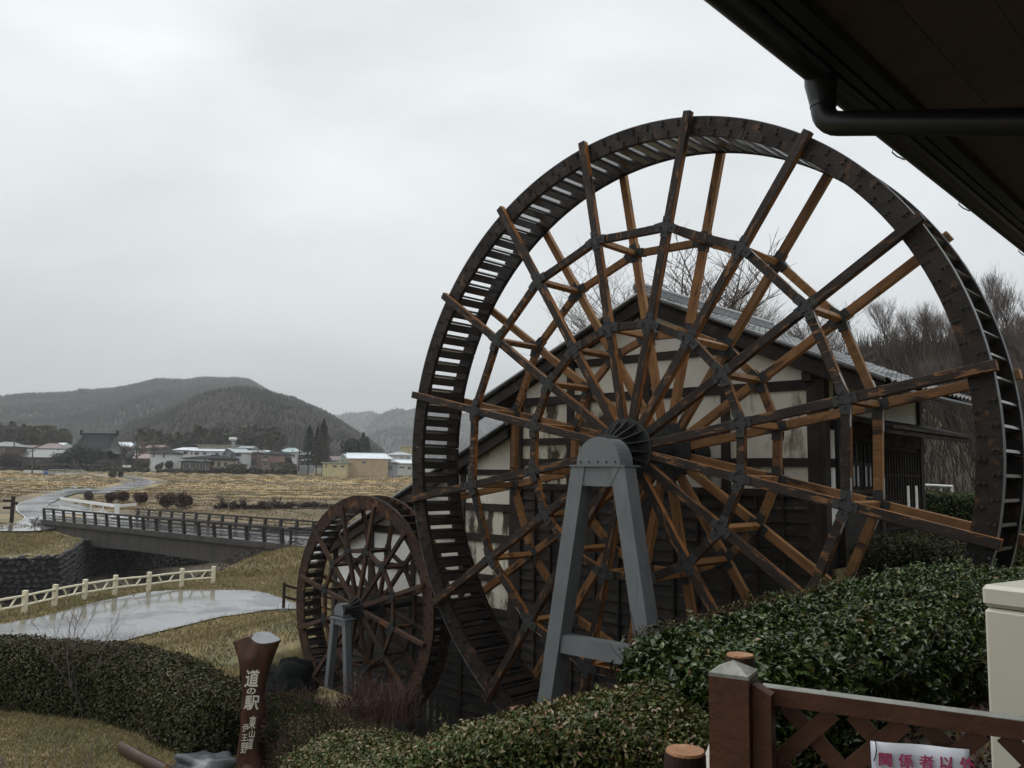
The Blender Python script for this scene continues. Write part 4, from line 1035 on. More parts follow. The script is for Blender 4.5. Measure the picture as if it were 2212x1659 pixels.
# ridge: stacked flat tiles with a round cap, end ornaments
for k in range(3): MB().box(PR-.16+.02*k, PR+.16-.02*k, VF, VB+.05, RZ+.02+.05*k, RZ+.065+.05*k).build('ridge_course', tile_wet, MH)
MB().tube([(PR, VF-.03, RZ+.20), (PR, VB+.1, RZ+.20)], .085, 12).build('ridge_cap', tile_wet, MH, smooth=True)
for v_ in (VF-.06, VB+.06):
    MB().tube([(PR, v_-.05, RZ+.16), (PR, v_+.05, RZ+.14)], .115, 16).build('ridge_end', tile_wet, MH, smooth=True)
for ue, z_ in ((-15.5, RZ-.05-SL*5.14), (-14.15, LZ+.1)):
    pass
MB().tube([(PR, VF-.02, RZ+.03), (-5.3, VF-.02, RZ+.03-SL*5.06)], .055, 8).build('verge_tile', tile_wet, MH, smooth=True)
MB().tube([(PR, VF-.02, RZ+.03), (-15.55, VF-.02, RZ+.03-SL*5.19)], .06, 8).build('verge_tile', tile_wet, MH, smooth=True)
MB().tube([(-14.2, 14.97, LZ+.07), (-21.95, 14.97, LZ+.07-LSL*7.75)], .06, 8).build('verge_tile', tile_wet, MH, smooth=True)
MB().tube([(-14.2, 14.95, LZ+.1), (-14.2, 20.1, LZ+.1)], .09, 10).build('ridge_cap', tile_wet, MH, smooth=True)
# eaves gutter on the terrace side
MB().tube([(-5.26, VF, RZ-.12-SL*5.04), (-5.26, VB, RZ-.12-SL*5.04)], .06, 8).build('gutter', gutter_mat, MH, smooth=True)
# water in the wheel pit and the race
wmat = mat('water_dark', (.012, .013, .012), (.02, .02, .018), 1, rough=.04, bump=.35, bscale=6, spec=.8, dist=.03)
P = [W(-21.3, 11.6, -6.25), W(-2.9, 11.6, -6.25), W(-2.9, 15.2, -6.25), W(-21.3, 15.2, -6.25)]
o = MB().add(P, [(0, 1, 2, 3)]).build('water', wmat); o['kind'] = 'structure'
# concrete plinth walls of the pit
# ------------------------------------------------------------------ eave of the house over the viewpoint
EV = mill_thing('eave', 'dark overhanging eave with brown soffit, gutter and drainpipe overhead', 'eave', -1.1, 5, 1.3)
GU, GZ_ = -1.12, 1.36
P = []
for i in range(11):
    a = math.pi+math.pi*i/10; P.append((GU+.062*math.cos(a), GZ_+.062*math.sin(a)))
P += [(GU+.056, GZ_), (GU+.045, GZ_-.03), (GU, GZ_-.052), (GU-.045, GZ_-.03), (GU-.056, GZ_)]
def bu_prism(poly, v0, v1, name, m_, smooth=False):
    return MB().prism(poly, 1, v0, v1).build(name, m_, EV, smooth=smooth)
bu_prism(P, -3, 14, 'gutter', gutter_mat, True)
MB().tube([(GU-.06, -3, GZ_+.004), (GU-.06, 14, GZ_+.004)], .008, 6).build('gutter_lip', gutter_mat, EV)
bu_prism([(GU+.075, GZ_-.06), (GU+.105, GZ_-.06), (GU+.105, GZ_+.14), (GU+.075, GZ_+.14)], -3, 14, 'fascia', gutter_mat)
SS = .40
for k in range(16):      # soffit boards
    a0 = .11+k*.185; a1 = a0+.1832
    bu_prism([(GU+a0, GZ_-.02+SS*(a0-.11)), (GU+a1, GZ_-.02+SS*(a1-.11)), (GU+a1, GZ_+.0+SS*(a1-.11)), (GU+a0, GZ_+.0+SS*(a0-.11))], -3, 14, 'soffit_board', soffit_mat)
bu_prism([(GU+.11, GZ_-.055), (GU+.16, GZ_-.055), (GU+.16, GZ_-.022+SS*.02), (GU+.11, GZ_-.022)], -3, 14, 'soffit_batten', gutter_mat)
bu_prism([(GU-.03, GZ_+.06), (GU+3.2, GZ_+.06+SS*3.2), (GU+3.2, GZ_+.12+SS*3.2), (GU-.03, GZ_+.10)], -3, 14, 'roof_deck', gutter_mat)
MB().box(2.0, 2.2, -3, 14, -1.6, 2.6).build('wall', plaster, EV)
# outlet funnel, elbow and pipe
VO = 2.67
MB().tube([(GU, VO, GZ_-.03), (GU, VO, GZ_-.06), (GU+.004, VO, GZ_-.118), (GU+.006, VO, GZ_-.135)], [.052, .052, .043, .041], 16).build('outlet', gutter_mat, EV, smooth=True)
px = [(GU+.006, VO, GZ_-.125), (GU+.006, VO, GZ_-.155), (GU+.009, VO, GZ_-.170), (GU+.016, VO, GZ_-.185), (GU+.027, VO, GZ_-.198), (GU+.042, VO, GZ_-.208), (GU+.060, VO, GZ_-.214), (GU+.16, VO, GZ_-.240), (GU+.80, VO, GZ_-.415), (1.95, VO, GZ_-1.0)]
MB().tube(px, [.040]*10, 18).build('drainpipe', gutter_mat, EV, smooth=True)
MB().tube([(GU+.006, VO, GZ_-.128), (GU+.006, VO, GZ_-.142)], .043, 14).build('pipe_joint', gutter_mat, EV, smooth=True)
for v_ in (3.55, 4.45, 5.6, 1.6, .7):
    MB().tube([(GU-.058, v_, GZ_+.0), (GU-.074, v_, GZ_-.006), (GU-.078, v_, GZ_-.018), (GU-.06, v_, GZ_-.040), (GU-.03, v_, GZ_-.062)], .0032, 5).build('gutter_hook', gutter_mat, EV)

# ------------------------------------------------------------------ lattice gate panel, post, notice
ga_, gb_ = np.array([.66, 2.225, -.52]), np.array([1.14, 1.955, -.52])
gd = (gb_-ga_)/np.linalg.norm(gb_-ga_); gn = np.array([gd[1], -gd[0], 0])          # towards the camera
if gn[1] > 0: gn = -gn
LF = thing('lattice_fence', 'brown wooden lattice fence panel with a pale topped square post', 'fence', (.56, 2.2, -1.6))
def gp(s, z, n=0.0): return ga_+gd*s+gn*n+np.array([0, 0, z+.52])
pc = np.array([.562, 2.20]); hw = .049
pr_ = MB()
def post_box(c, hw, z0, z1_, ax=gd, top=None):
    nx = gn; V = []
    for z_ in (z0, z1_):
        for a, b in ((-1, -1), (1, -1), (1, 1), (-1, 1)): V.append((c[0]+ax[0]*hw*a+nx[0]*hw*b, c[1]+ax[1]*hw*a+nx[1]*hw*b, z_))
    F = [(0, 1, 5, 4), (1, 2, 6, 5), (2, 3, 7, 6), (3, 0, 4, 7), (0, 3, 2, 1)]
    return V, F
V, F = post_box(pc, hw, -1.62, -.487)
pr_.add(V, F+[(4, 5, 6, 7)]); pr_.build('post', gate_wood, LF)
V, F = post_box(pc, hw, -.4868, -.478)
V.append((pc[0], pc[1], -.452)); q = MB(); q.add(V, F+[(4, 5, 8), (5, 6, 8), (6, 7, 8), (7, 4, 8)]); q.build('post_cap', cap_wood, LF)
# gate stile beside the post
sc_ = pc+gd[:2]*.073
V, F = post_box(sc_, .022, -1.55, -.515); q = MB(); 
V[4:] = [(x, y, -.500 if i in (0, 3) else -.522) for i, (x, y, z_) in enumerate(V[4:])]
q.add(V, F+[(4, 5, 6, 7)]); q.build('stile', gate_wood, LF)
LN = 1.5
q = MB(); q.beam(gp(-.02, -.540), gp(LN, -.540), .048, .040); q.build('top_rail', gate_wood, LF)
q = MB(); q.beam(gp(-.02, -.5195), gp(LN, -.5195), .044, .0012); q.build('rail_sheen_strip', cap_wood, LF)  # thin pale strip, bright sheen of the rail top put into its colour
q = MB(); q.beam(gp(-.02, -1.50), gp(LN, -1.50), .040, .06); q.build('bottom_rail', gate_wood, LF)
def slat(s0, z0, s1, z1_, n):
    q = MB(); q.beam(gp(s0, z0, n), gp(s1, z1_, n), .008, .039, up=tuple(np.cross(gp(s1, z1_)-gp(s0, z0), gn))); q.build('slat', gate_wood, LF)
zt, zb_ = -.562, -1.47
hgt_ = zt-zb_
for k in range(-8, 14):
    s = k*.158+.035
    a, b = (s, zt), (s+hgt_, zb_)              # down to the right (back layer)
    if b[0] > 0 and a[0] < LN:
        s0, z0 = a; s1, z1_ = b
        if s0 < 0: z0 -= (0-s0); s0 = 0
        if s1 > LN: z1_ += (s1-LN); s1 = LN
        slat(s0, z0, s1, z1_, -.006)
    a, b = (s, zt), (s-hgt_, zb_)
for k in range(0, 22):
    s = k*.158+.150
    s0, z0, s1, z1_ = s, zt, s-hgt_, zb_
    if s0 > LN: z0 -= (s0-LN); s0 = LN
    if s1 < 0: z1_ += (0-s1); s1 = 0
    if s0 > s1 and z0 > z1_: slat(s0, z0, s1, z1_, .004)
# laminated notice hung on the lattice
def on_gate(px_, py_, n):
    d = ray(px_, py_); P0 = ga_+gn*n; k = (P0@gn)/(d@gn); return d*k
c00, c10 = on_gate(1880, 1600, .03), on_gate(2094, 1618, .03)
c01, c11 = c00+np.array([0.006, 0, -.17]), c10+np.array([0.004, 0, -.172])
NT = thing('notice', 'white laminated notice with magenta Japanese characters tied to the lattice', 'notice', c00)
rows = []
for j in range(7):
    r = []
    for i in range(17):
        s, t_ = i/16, j/6
        p = (c00*(1-s)+c10*s)*(1-t_)+(c01*(1-s)+c11*s)*t_
        r.append(p+gn*(.004*math.sin(s*9+t_*2)+.002*math.sin(t_*7)))
    rows.append(r)
q = MB(); q.grid(rows); o = q.build('sheet', white_board, NT, smooth=True, recalc=False)
so_ = o.modifiers.new('thickness', 'SOLIDIFY'); so_.thickness = .0012; so_.offset = 0
def text_obj(txt, size, mt, place, parent, bold=.0, name='lettering', jit=0.0, res=3):
    """place(x, y) -> world point for glyph-plane coordinates (x right, y up, origin at glyph centre)."""
    cu = bpy.data.curves.new('glyph', 'FONT'); cu.body = txt; cu.size = size; cu.align_x = 'CENTER'; cu.align_y = 'CENTER'; cu.resolution_u = res; cu.fill_mode = 'FRONT'
    ob = bpy.data.objects.new('glyph', cu); COL.objects.link(ob)
    bpy.context.view_layer.update()
    me = bpy.data.meshes.new_from_object(ob.evaluated_get(bpy.context.evaluated_depsgraph_get()))
    bpy.data.objects.remove(ob)
    if bold:      # heavier strokes: the same outline laid again around itself
        V0_ = [tuple(v_.co) for v_ in me.vertices]; F0_ = [tuple(p_.vertices) for p_ in me.polygons]; n0 = len(V0_); Vb, Fb = [], []
        for k_, (ox, oy) in enumerate(((0, 0), (1, 0), (-1, 0), (0, 1), (0, -1), (.7, .7), (-.7, .7), (.7, -.7), (-.7, -.7))):
            Vb += [(x+ox*bold, y+oy*bold, z+k_) for x, y, z in V0_]; Fb += [tuple(i+k_*n0 for i in f_) for f_ in F0_]
        me.clear_geometry(); me.from_pydata(Vb, [], Fb); me.update()
    xs = [v_.co.x for v_ in me.vertices]; ys = [v_.co.y for v_ in me.vertices]
    if not xs: return None
    cx_, cy_ = (min(xs)+max(xs))/2, (min(ys)+max(ys))/2
    org_, rz_ = frame_of(parent)
    for v_ in me.vertices:
        x, y = v_.co.x-cx_, v_.co.y-cy_; kz_ = v_.co.z
        if jit:
            x += jit*size*math.sin(y/size*7+1.3)*.6; y += jit*size*math.sin(x/size*6+.5)
        v_.co = Vector([float(c) for c in ((np.array(place(x, y))-org_)*(1)+np.array([0, -.00025*kz_, 0]))])
    me.materials.clear(); me.materials.append(mt)
    return link(name, me, parent)
gl = (c10-c00); glen = np.linalg.norm(gl); gl = gl/glen
for k, ch in enumerate('関係者以外'):
    cpos = on_gate(1912+44.3*k, 1641+2.6*k, .0365)
    text_obj(ch, .0325, ink_red, lambda x, y, c=cpos: c+gl*x+np.array([0, 0, 1.])*y, NT, bold=.0007, name='character')
for k, ch in enumerate('立入禁止'):
    cpos = on_gate(1912+44.3*k+18, 1641+2.6*k+62, .0365)
    text_obj(ch, .0325, ink_red, lambda x, y, c=cpos: c+gl*x+np.array([0, 0, 1.])*y, NT, bold=.0007, name='character')
a_ = on_gate(1892, 1603, .034)
MB().tube([a_+[-.004, 0, .008], a_+gn*.006, a_+[.002, 0, -.016]+gn*.008, a_+[-.001, 0, -.032]+gn*.007, a_+[-.006, 0, -.042]], .0014, 5).build('tie_cord', cord_black, NT)

# ------------------------------------------------------------------ log posts and birch rail
for (x, y), r, lb in (((.515, 2.57), .060, 'round log post with pale cut top before the square fence post'), ((1.035, 3.93), .063, 'round log post with orange cut top rising from the glossy hedge')):
    t = thing('log_post', lb, 'post', (x, y, -1.6), group='log posts of the terrace edge')
    n = 20; V = []; q = MB()
    prof = [(r*1.02, -1.62), (r, -1.1), (r*1.0, -.83), (r*.985, -.797), (r*.90, -.782)]
    P = [[(x+rr0*math.cos(2*math.pi*k/n)*(1+.03*math.sin(3*2*math.pi*k/n)), y+rr0*math.sin(2*math.pi*k/n), z_) for k in range(n+1)] for rr0, z_ in prof]
    q.grid(P); q.build('trunk', log_bark, t, smooth=True, recalc=False)
    q = MB(); q.add([(x+r*.90*math.cos(2*math.pi*k/n)*(1+.03*math.sin(3*2*math.pi*k/n)), y+r*.90*math.sin(2*math.pi*k/n), -.7818) for k in range(n)], [tuple(range(n))])
    q.add([(x+r*.97*math.cos(2*math.pi*k/n)*(1+.03*math.sin(3*2*math.pi*k/n)), y+r*.97*math.sin(2*math.pi*k/n), -.7945) for k in range(n)]+[(x+r*.90*math.cos(2*math.pi*k/n)*(1+.03*math.sin(3*2*math.pi*k/n)), y+r*.90*math.sin(2*math.pi*k/n), -.7818) for k in range(n)], [(k, (k+1) % n, n+(k+1) % n, n+k) for k in range(n)])
    q.build('cut_top', log_cut, t, recalc=False)
t = thing('birch_rail', 'white barked birch log rail between the two round log posts', 'log', (.52, 2.6, -.95))
MB().tube([(.56, 2.55, -.955), (.72, 2.98, -.935), (.88, 3.44, -.925), (1.02, 3.86, -.92)], [.058, .056, .054, .052], 16).build('log', birch_bark, t, smooth=True)

# ------------------------------------------------------------------ outdoor unit
def ac_unit():
    p0 = aty(2122, 1262, 4.05); e = (aty(2212, 1290, 3.90)-aty(2122, 1290, 4.05)); e[2] = 0; e /= np.linalg.norm(e)
    f = np.array([-e[1], e[0], 0]); f = f if f[1] > 0 else -f
    t = thing('heat_pump_unit', 'beige metal outdoor unit beyond the lattice fence', 'outdoor unit', (p0[0], p0[1], -1.55), math.atan2(e[1], e[0]))
    org_, rz_ = ORG[t.name]
    ORG[t.name] = (np.zeros(3), 0)
    def b(n, *a, m=ac_beige, bev=0): return MB().box(*a, bev).build(n, m, t, local=True)
    zt_ = p0[2]+1.55
    b('cabinet', 0, .95, 0, .42, .12, zt_-.105, bev=.016)
    b('top_cover', -.006, .956, -.006, .426, zt_-.100, zt_, bev=.018)
    b('seam', .247, .2495, -.0012, .002, .13, zt_-.11, m=cord_black)
    b('side_panel', .27, .93, -.004, .004, .16, zt_-.14, bev=.002)
    for k in (0.03, .82): b('foot', k, k+.1, -.02, .44, 0, .12, m=steel_grey)
    for k in range(9): b('louver', .35, .85, -.012, -.004, .25+k*.05, .255+k*.05+.015)
ac_unit()
# ------------------------------------------------------------------ leaves, hedges, shrubs
def leaf_mesh(name, P, Nn, size, mt, ratio=.5, fold=.25, spread=.9, gaps=None, two=True):
    """Folded pointed leaves at points P, roughly facing Nn."""
    n = len(P); P = np.asarray(P, float); Nn = np.asarray(Nn, float)
    D = Nn+rng.normal(0, spread, (n, 3)); D /= np.linalg.norm(D, axis=1, keepdims=True)      # leaf normal
    T = rng.normal(0, 1, (n, 3)); T -= (T*D).sum(1, keepdims=True)*D; T /= np.linalg.norm(T, axis=1, keepdims=True)
    B = np.cross(D, T); s = (size*rng.uniform(.5, 1.4, n))[:, None]
    base = P-T*s*.5; tip = P+T*s*.5-D*s*.12; l = P-B*s*ratio*.5+D*s*fold*.35; r = P+B*s*ratio*.5+D*s*fold*.35
    mid = P+D*0
    V = np.stack([base, r, tip, l], 1).reshape(-1, 3)
    i = np.arange(n)*4
    F = np.concatenate([np.stack([i, i+1, i+2], 1), np.stack([i, i+2, i+3], 1)])
    rv = np.repeat(rng.uniform(0, 1, n)**1.15, 4)
    return fast_mesh(name, V, F, mt, False, {'rnd': rv})
def hedge_surface(path, width, s_n, seedn, lump=.07):
    """Sample function for a trimmed hedge: path rows (x, y, ztop, zbase)."""
    P = np.array(path, float); s = np.r_[0, np.cumsum(np.hypot(*np.diff(P[:, :2], axis=0).T))]
    def f(t, phi):
        """t along 0..1, phi 0..pi across (0 = one foot, pi = other foot)."""
        d = t*s[-1]
        x, y, zt, zb = (np.interp(d, s, P[:, k]) for k in range(4))
        w = np.interp(d, s, width) if hasattr(width, '__len__') else np.full_like(d, width)
        e = .02*s[-1]
        x2, y2 = np.interp(d+e, s, P[:, 0]), np.interp(d+e, s, P[:, 1]); x1, y1 = np.interp(d-e, s, P[:, 0]), np.interp(d-e, s, P[:, 1])
        tx, ty = x2-x1, y2-y1; ln = np.hypot(tx, ty)+1e-9; tx, ty = tx/ln, ty/ln; nx, ny = ty, -tx
        c, sn = np.cos(phi), np.sin(phi); k = .42
        cx, cz = np.sign(c)*np.abs(c)**k, np.abs(sn)**k
        endr = np.clip(np.minimum(t, 1-t)*s[-1]/.5, 0, 1)**.4
        lumpv = 1+lump*fbm(d*1.6+seedn, phi*2.1+seedn, 5)*2
        X = x+nx*cx*w/2*endr*lumpv; Y = y+ny*cx*w/2*endr*lumpv
        Z = zb+(zt-zb)*cz*(.65+.35*endr)+lump*.8*fbm(X*1.7, Y*1.7, 17+int(seedn))
        N_ = np.stack([nx*cx, ny*cx, cz*1.1], -1); N_ /= np.linalg.norm(N_, axis=-1, keepdims=True)
        return np.stack([X, Y, Z], -1), N_
    return f, s[-1]
def hedge(name, label, cat, path, width, nleaf, lsize, mt, seedn, leaf_parts=0, extra=None, phir=(0, math.pi), spread=.8, ratio=.5, lump=.07, twigs=120, near=None, trange=(0, 1)):
    f, Ln = hedge_surface(path, width, None, seedn, lump)
    t = thing(name, label, cat, (path[0][0], path[0][1], path[0][3]))
    org_ = ORG[t.name][0]
    # dark inner mass
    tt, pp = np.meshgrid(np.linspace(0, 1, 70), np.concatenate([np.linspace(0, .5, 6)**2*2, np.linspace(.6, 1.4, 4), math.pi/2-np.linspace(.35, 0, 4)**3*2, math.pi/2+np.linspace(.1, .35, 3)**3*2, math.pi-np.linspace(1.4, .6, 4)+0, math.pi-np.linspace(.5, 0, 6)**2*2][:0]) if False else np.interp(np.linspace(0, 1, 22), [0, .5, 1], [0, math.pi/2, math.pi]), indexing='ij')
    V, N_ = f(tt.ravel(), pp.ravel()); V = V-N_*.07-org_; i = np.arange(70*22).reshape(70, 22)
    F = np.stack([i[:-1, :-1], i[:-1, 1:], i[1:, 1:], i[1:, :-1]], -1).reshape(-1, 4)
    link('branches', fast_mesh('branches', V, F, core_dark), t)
    def sample(n):
        a = rng.uniform(trange[0], trange[1], n)
        pt_ = np.linspace(phir[0], phir[1], 1500); w0_ = float(np.mean(width)); h0_ = path[len(path)//2][2]-path[len(path)//2][3]
        cx_ = np.sign(np.cos(pt_))*np.abs(np.cos(pt_))**.42*w0_/2; cz_ = np.abs(np.sin(pt_))**.42*h0_
        al_ = np.r_[0, np.cumsum(np.hypot(np.diff(cx_), np.diff(cz_)))]
        return f(a, np.interp(rng.uniform(0, al_[-1], n), al_, pt_))
    P_, N_ = sample(nleaf)
    P_ = P_+N_*(rng.uniform(-.09, .035, nleaf))[:, None]*min(1, lsize/.04)
    # shoots that escaped the shears
    ns = nleaf//260; Ps, Ns = sample(ns); Ps, Ns = Ps[Ns[:, 2] > -.1], Ns[Ns[:, 2] > -.1]; ns = len(Ps); ds = Ns+rng.normal(0, .45, (ns, 3)); ds /= np.linalg.norm(ds, axis=1, keepdims=True); ls = rng.uniform(.8, 3.2, ns)*lsize
    for kk in np.linspace(.15, 1, 7):
        P_ = np.r_[P_, Ps+ds*(ls*kk)[:, None]+rng.normal(0, lsize*.18, (ns, 3))]; N_ = np.r_[N_, ds]
    nleaf = len(P_)
    if extra:       # (share, material): tips of another colour on top
        share, mt2 = extra
        top = N_[:, 2] > .72; sel = top & (rng.uniform(0, 1, nleaf) < share)
        o = link('young_leaves', leaf_mesh('young_leaves', P_[sel]+[0, 0, .02]-org_, N_[sel], lsize*.95, mt2, ratio, spread=spread), t); o['kind'] = 'stuff'
        P_, N_ = P_[~sel], N_[~sel]
    o = link('foliage', leaf_mesh('foliage', P_-org_, N_, lsize, mt, ratio, spread=spread), t); o['kind'] = 'stuff'
    if leaf_parts:
        P2, N2 = f(rng.uniform(near[0], near[1], leaf_parts), rng.uniform(near[2], near[3], leaf_parts))
        me = leaf_mesh('leaf', np.zeros((1, 3)), np.array([[0, 0, 1.]]), lsize*1.15, mt, ratio, spread=.01)
        for q_, n_ in zip(P2, N2):
            o = link('leaf', me, t); o.location = q_+n_*.03-org_; o.rotation_euler = (rng.uniform(-.9, .9)-n_[1]*.8, rng.uniform(-.9, .9)+n_[0]*.8, rng.uniform(0, 6.28)); s_ = rng.uniform(.8, 1.2); o.scale = (s_, s_, s_)
    if twigs:
        q = MB(); P2, N2 = sample(twigs)
        for a, n_ in zip(P2, N2):
            b = a+(n_+rng.normal(0, .5, 3))*rng.uniform(.03, .11)*min(2, lsize/.04+.4); q.tube([a-n_*.08, (a+b)/2+rng.normal(0, .01, 3), b], [.004, .003, .0015], 3, cap=False)
        o = q.build('twig', twig_dark, t, recalc=False); o['kind'] = 'stuff'
    return t, f
def Wr(u, v): q = W(u, v, 0); return q[0], q[1]
# broad leaved evergreen hedge on the terrace edge
pa = [(*Wr(-2.80, v_), -1.05-.12*max(0, (5.2-v_))+.06*min(1, max(0, (v_-7.5)/2)), -1.75) for v_ in (4.35, 5, 6.5, 8, 9.3, 10.5, 11.5)]
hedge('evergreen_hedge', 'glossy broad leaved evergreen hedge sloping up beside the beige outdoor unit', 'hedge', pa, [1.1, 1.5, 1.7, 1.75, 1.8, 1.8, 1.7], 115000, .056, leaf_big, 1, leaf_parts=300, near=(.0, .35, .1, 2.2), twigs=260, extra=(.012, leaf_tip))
# small leaved clipped hedge running down the bank
pb = [(1.05, 4.3, -1.10, -2.2), (.60, 4.55, -1.16, -2.6), (.22, 4.85, -1.27, -2.8), (-.18, 5.25, -1.50, -3.0), (-.50, 5.6, -1.80, -3.1), (-.78, 6.15, -2.0, -3.4), (-1.10, 6.9, -2.10, -3.9), (-1.42, 7.8, -2.20, -4.3)]
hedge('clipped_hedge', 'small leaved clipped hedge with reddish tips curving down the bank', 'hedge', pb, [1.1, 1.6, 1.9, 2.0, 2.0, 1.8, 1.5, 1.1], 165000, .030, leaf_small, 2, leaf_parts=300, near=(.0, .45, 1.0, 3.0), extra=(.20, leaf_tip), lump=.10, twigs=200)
hedge('shrub', 'reddish brown clipped shrub behind the glossy hedge', 'shrub', [(*Wr(-4.3, v_), -1.36+.10*(v_-7.3)/4, -2.3) for v_ in (6.3, 7.3, 8.5, 10, 11.5)], 1.0, 22000, .030, leaf_purple, 3, extra=(.25, leaf_small), twigs=250)
# left hedge and its continuations
pc_ = [(-19.5, 21.0, -3.62, -5.05), (-14, 19.6, -3.68, -5.05), (-10.2, 18.95, -3.68, -5.05), (-8.0, 18.4, -3.68, -5.05), (-6.7, 17.5, -3.72, -5.05), (-5.7, 16.5, -3.84, -5.05), (-4.7, 15.7, -3.95, -5.05)]
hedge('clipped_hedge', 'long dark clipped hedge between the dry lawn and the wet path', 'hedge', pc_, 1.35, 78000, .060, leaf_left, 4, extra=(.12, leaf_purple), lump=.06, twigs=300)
hedge('shrub', 'tangled reddish brown shrub just beyond the carved trunk sign', 'shrub', [(-4.35, 16.6, -4.1, -5.0), (-3.7, 15.4, -3.95, -5.0), (-3.0, 14.0, -3.85, -4.8), (-2.55, 12.4, -3.45, -4.6), (-2.2, 10.9, -3.12, -4.5), (-1.7, 9.2, -2.7, -4.4)], 1.2, 11000, .034, leaf_purple, 5, extra=(.25, leaf_small), lump=.16, twigs=1500)
# low dark shrubs by the mill terrace
hedge('clipped_hedge', 'green hedge below the white pipe rail near the mill entrance', 'hedge', [(*Wr(-7.6, 22.2), -.28, -1.6), (*Wr(-5.6, 22.2), -.28, -1.6), (*Wr(-3.5, 22.4), -.28, -1.6), (*Wr(.5, 22.8), -.28, -1.6)], 1.8, 34000, .055, leaf_small, 6, extra=(.05, leaf_tip))
hedge('shrub', 'dark low camellia shrubs at the foot of the mill side wall', 'shrub', [(*Wr(-5.4, 14.7), -1.0, -1.9), (*Wr(-5.2, 16.5), -.95, -1.8), (*Wr(-5.0, 18.5), -.95, -1.8), (*Wr(-4.6, 20.5), -1.0, -1.8)], 1.5, 30000, .05, leaf_left, 7)
hedge('shrub', 'dark overgrown shrub under the rim of the giant wheel', 'shrub', [(*Wr(-2.1, 12.9), -1.05, -1.9), (*Wr(-1.3, 13.6), -1.0, -1.9), (*Wr(.6, 14.2), -.9, -1.9)], 1.6, 16000, .05, leaf_left, 8)
# fallen leaves and debris on the terrace soil
n = 5200; u_ = rng.uniform(-2.1, .2, n); v_ = rng.uniform(3.0, 8.5, n); Pq = np.stack([u_*cA+v_*sA, -u_*sA+v_*cA], -1)
Pz = np.c_[Pq, H(Pq[:, 0], Pq[:, 1])+.02+rng.uniform(0, .05, n)]
o = link('leaf_litter', leaf_mesh('leaf_litter', Pz, np.tile([0, 0, 1.], (n, 1)), .06, leaf_purple, .5)); o['kind'] = 'stuff'
n = 1500; Pq2 = rng.uniform([-.9, 5.2], [-.1, 6.4], (n, 2))
def rock(name, label, c, r, mt, sx=1, sy=1, sz=.6, n=14, seedv=1, cat='rock', group=None, rough=.25):
    t, p = np.meshgrid(np.linspace(0, 2*math.pi, n*2, endpoint=False), np.linspace(.02, math.pi-.02, n), indexing='ij')
    X, Y, Z = np.sin(p)*np.cos(t), np.sin(p)*np.sin(t), np.cos(p)
    k = 1+rough*(fbm(X*1.6+seedv*7, Y*1.6+Z*2+seedv, seedv)+.5*np.abs(fbm(X*4+seedv, Z*4+Y*3, seedv+9)))*1.4
    V = np.stack([X*r*sx*k, Y*r*sy*k, Z*r*sz*k], -1).reshape(-1, 3); i = np.arange(n*2*n).reshape(n*2, n)
    nx_ = np.roll(i, -1, 0); F = np.stack([i[:, :-1], i[:, 1:], nx_[:, 1:], nx_[:, :-1]], -1).reshape(-1, 4)
    o = link(name, fast_mesh(name, V, F, mt, False)); o.location = c
    return tag(o, label, cat, group)
rock('rock', 'pale grey rock among dry twigs beside the outdoor unit', (*(atz(2055, 1425, -1.5)[:2]), -1.5), .36, rock_grey, seedv=3, sz=.45)
p_ = atz(450, 1662, -5.0); rock('rock', 'flat grey rock between the split log and the carved sign', (p_[0], p_[1]+.1, -4.98), .55, rock_grey, 1.15, .7, .36, seedv=5, rough=.4)
for (px_, py_, r_, lb, sv) in ((622, 1475, .45, 'large black boulder beside the small wheel, highest of the group', 11), (590, 1500, .6, 'dark boulder half hidden behind the carved sign', 13)):
    q = aty(px_, py_, 20.2 if px_ > 600 else 19.0); rock('boulder', lb, q, r_, rock_black, 1.2, 1, .9, seedv=sv, group='black boulders by the small wheel', rough=.5)
# red stemmed bushes between the stand and hedge
def stems(name, label, cx_, cy_, z, n, h, spr, mt, group=None, rad=.006, sub=3):
    t = thing(name, label, 'bush', (cx_, cy_, z), group=group); q = MB()
    for i in range(n):
        a = rng.uniform(0, 6.28); b = np.array([cx_+rng.normal(0, spr*.3), cy_+rng.normal(0, spr*.3), z-.1]); k = rng.uniform(.5, 1)*h
        tip = b+[math.cos(a)*spr*k*.6, math.sin(a)*spr*k*.6, k]; mid = (b+tip)/2+[rng.normal(0, .05), rng.normal(0, .05), .08*h]
        q.tube([b, mid, tip], [rad, rad*.7, rad*.3], 3, cap=False)
        for j in range(sub):
            s_ = rng.uniform(.35, .9); p0_ = b*(1-s_)+tip*s_+[0, 0, .03]; q.tube([p0_, p0_+np.array([rng.normal(0, .15), rng.normal(0, .15), rng.uniform(.08, .3)])*h*.6], [rad*.5, rad*.25], 3, cap=False)
    o = q.build('stem', mt, t, recalc=False); o['kind'] = 'stuff'; return t
for i, (px_, py_, Y_, h_) in enumerate(((690, 1530, 19.2, .5), (735, 1535, 18.6, .65), (780, 1530, 18.8, .9), (820, 1535, 18.2, .9), (855, 1535, 17.6, .8), (640, 1540, 17.5, .7))):
    p_ = aty(px_, py_, Y_); stems('red_stemmed_bush', ['bare red stemmed bush by the outer foot of the small steel stand', 'bare red bush between the feet of the small steel stand', 'tall bare red stemmed bush just beside the small steel stand', 'bare red bush in front of the small wheel rim bottom', 'bare red bush nearest the dark wheel pit', 'thin bare red bush close to the carved trunk sign'][i], p_[0], p_[1], p_[2]-.1, 90, h_, .75, twig_red, 'bare red stemmed bushes', rad=.007, sub=4)

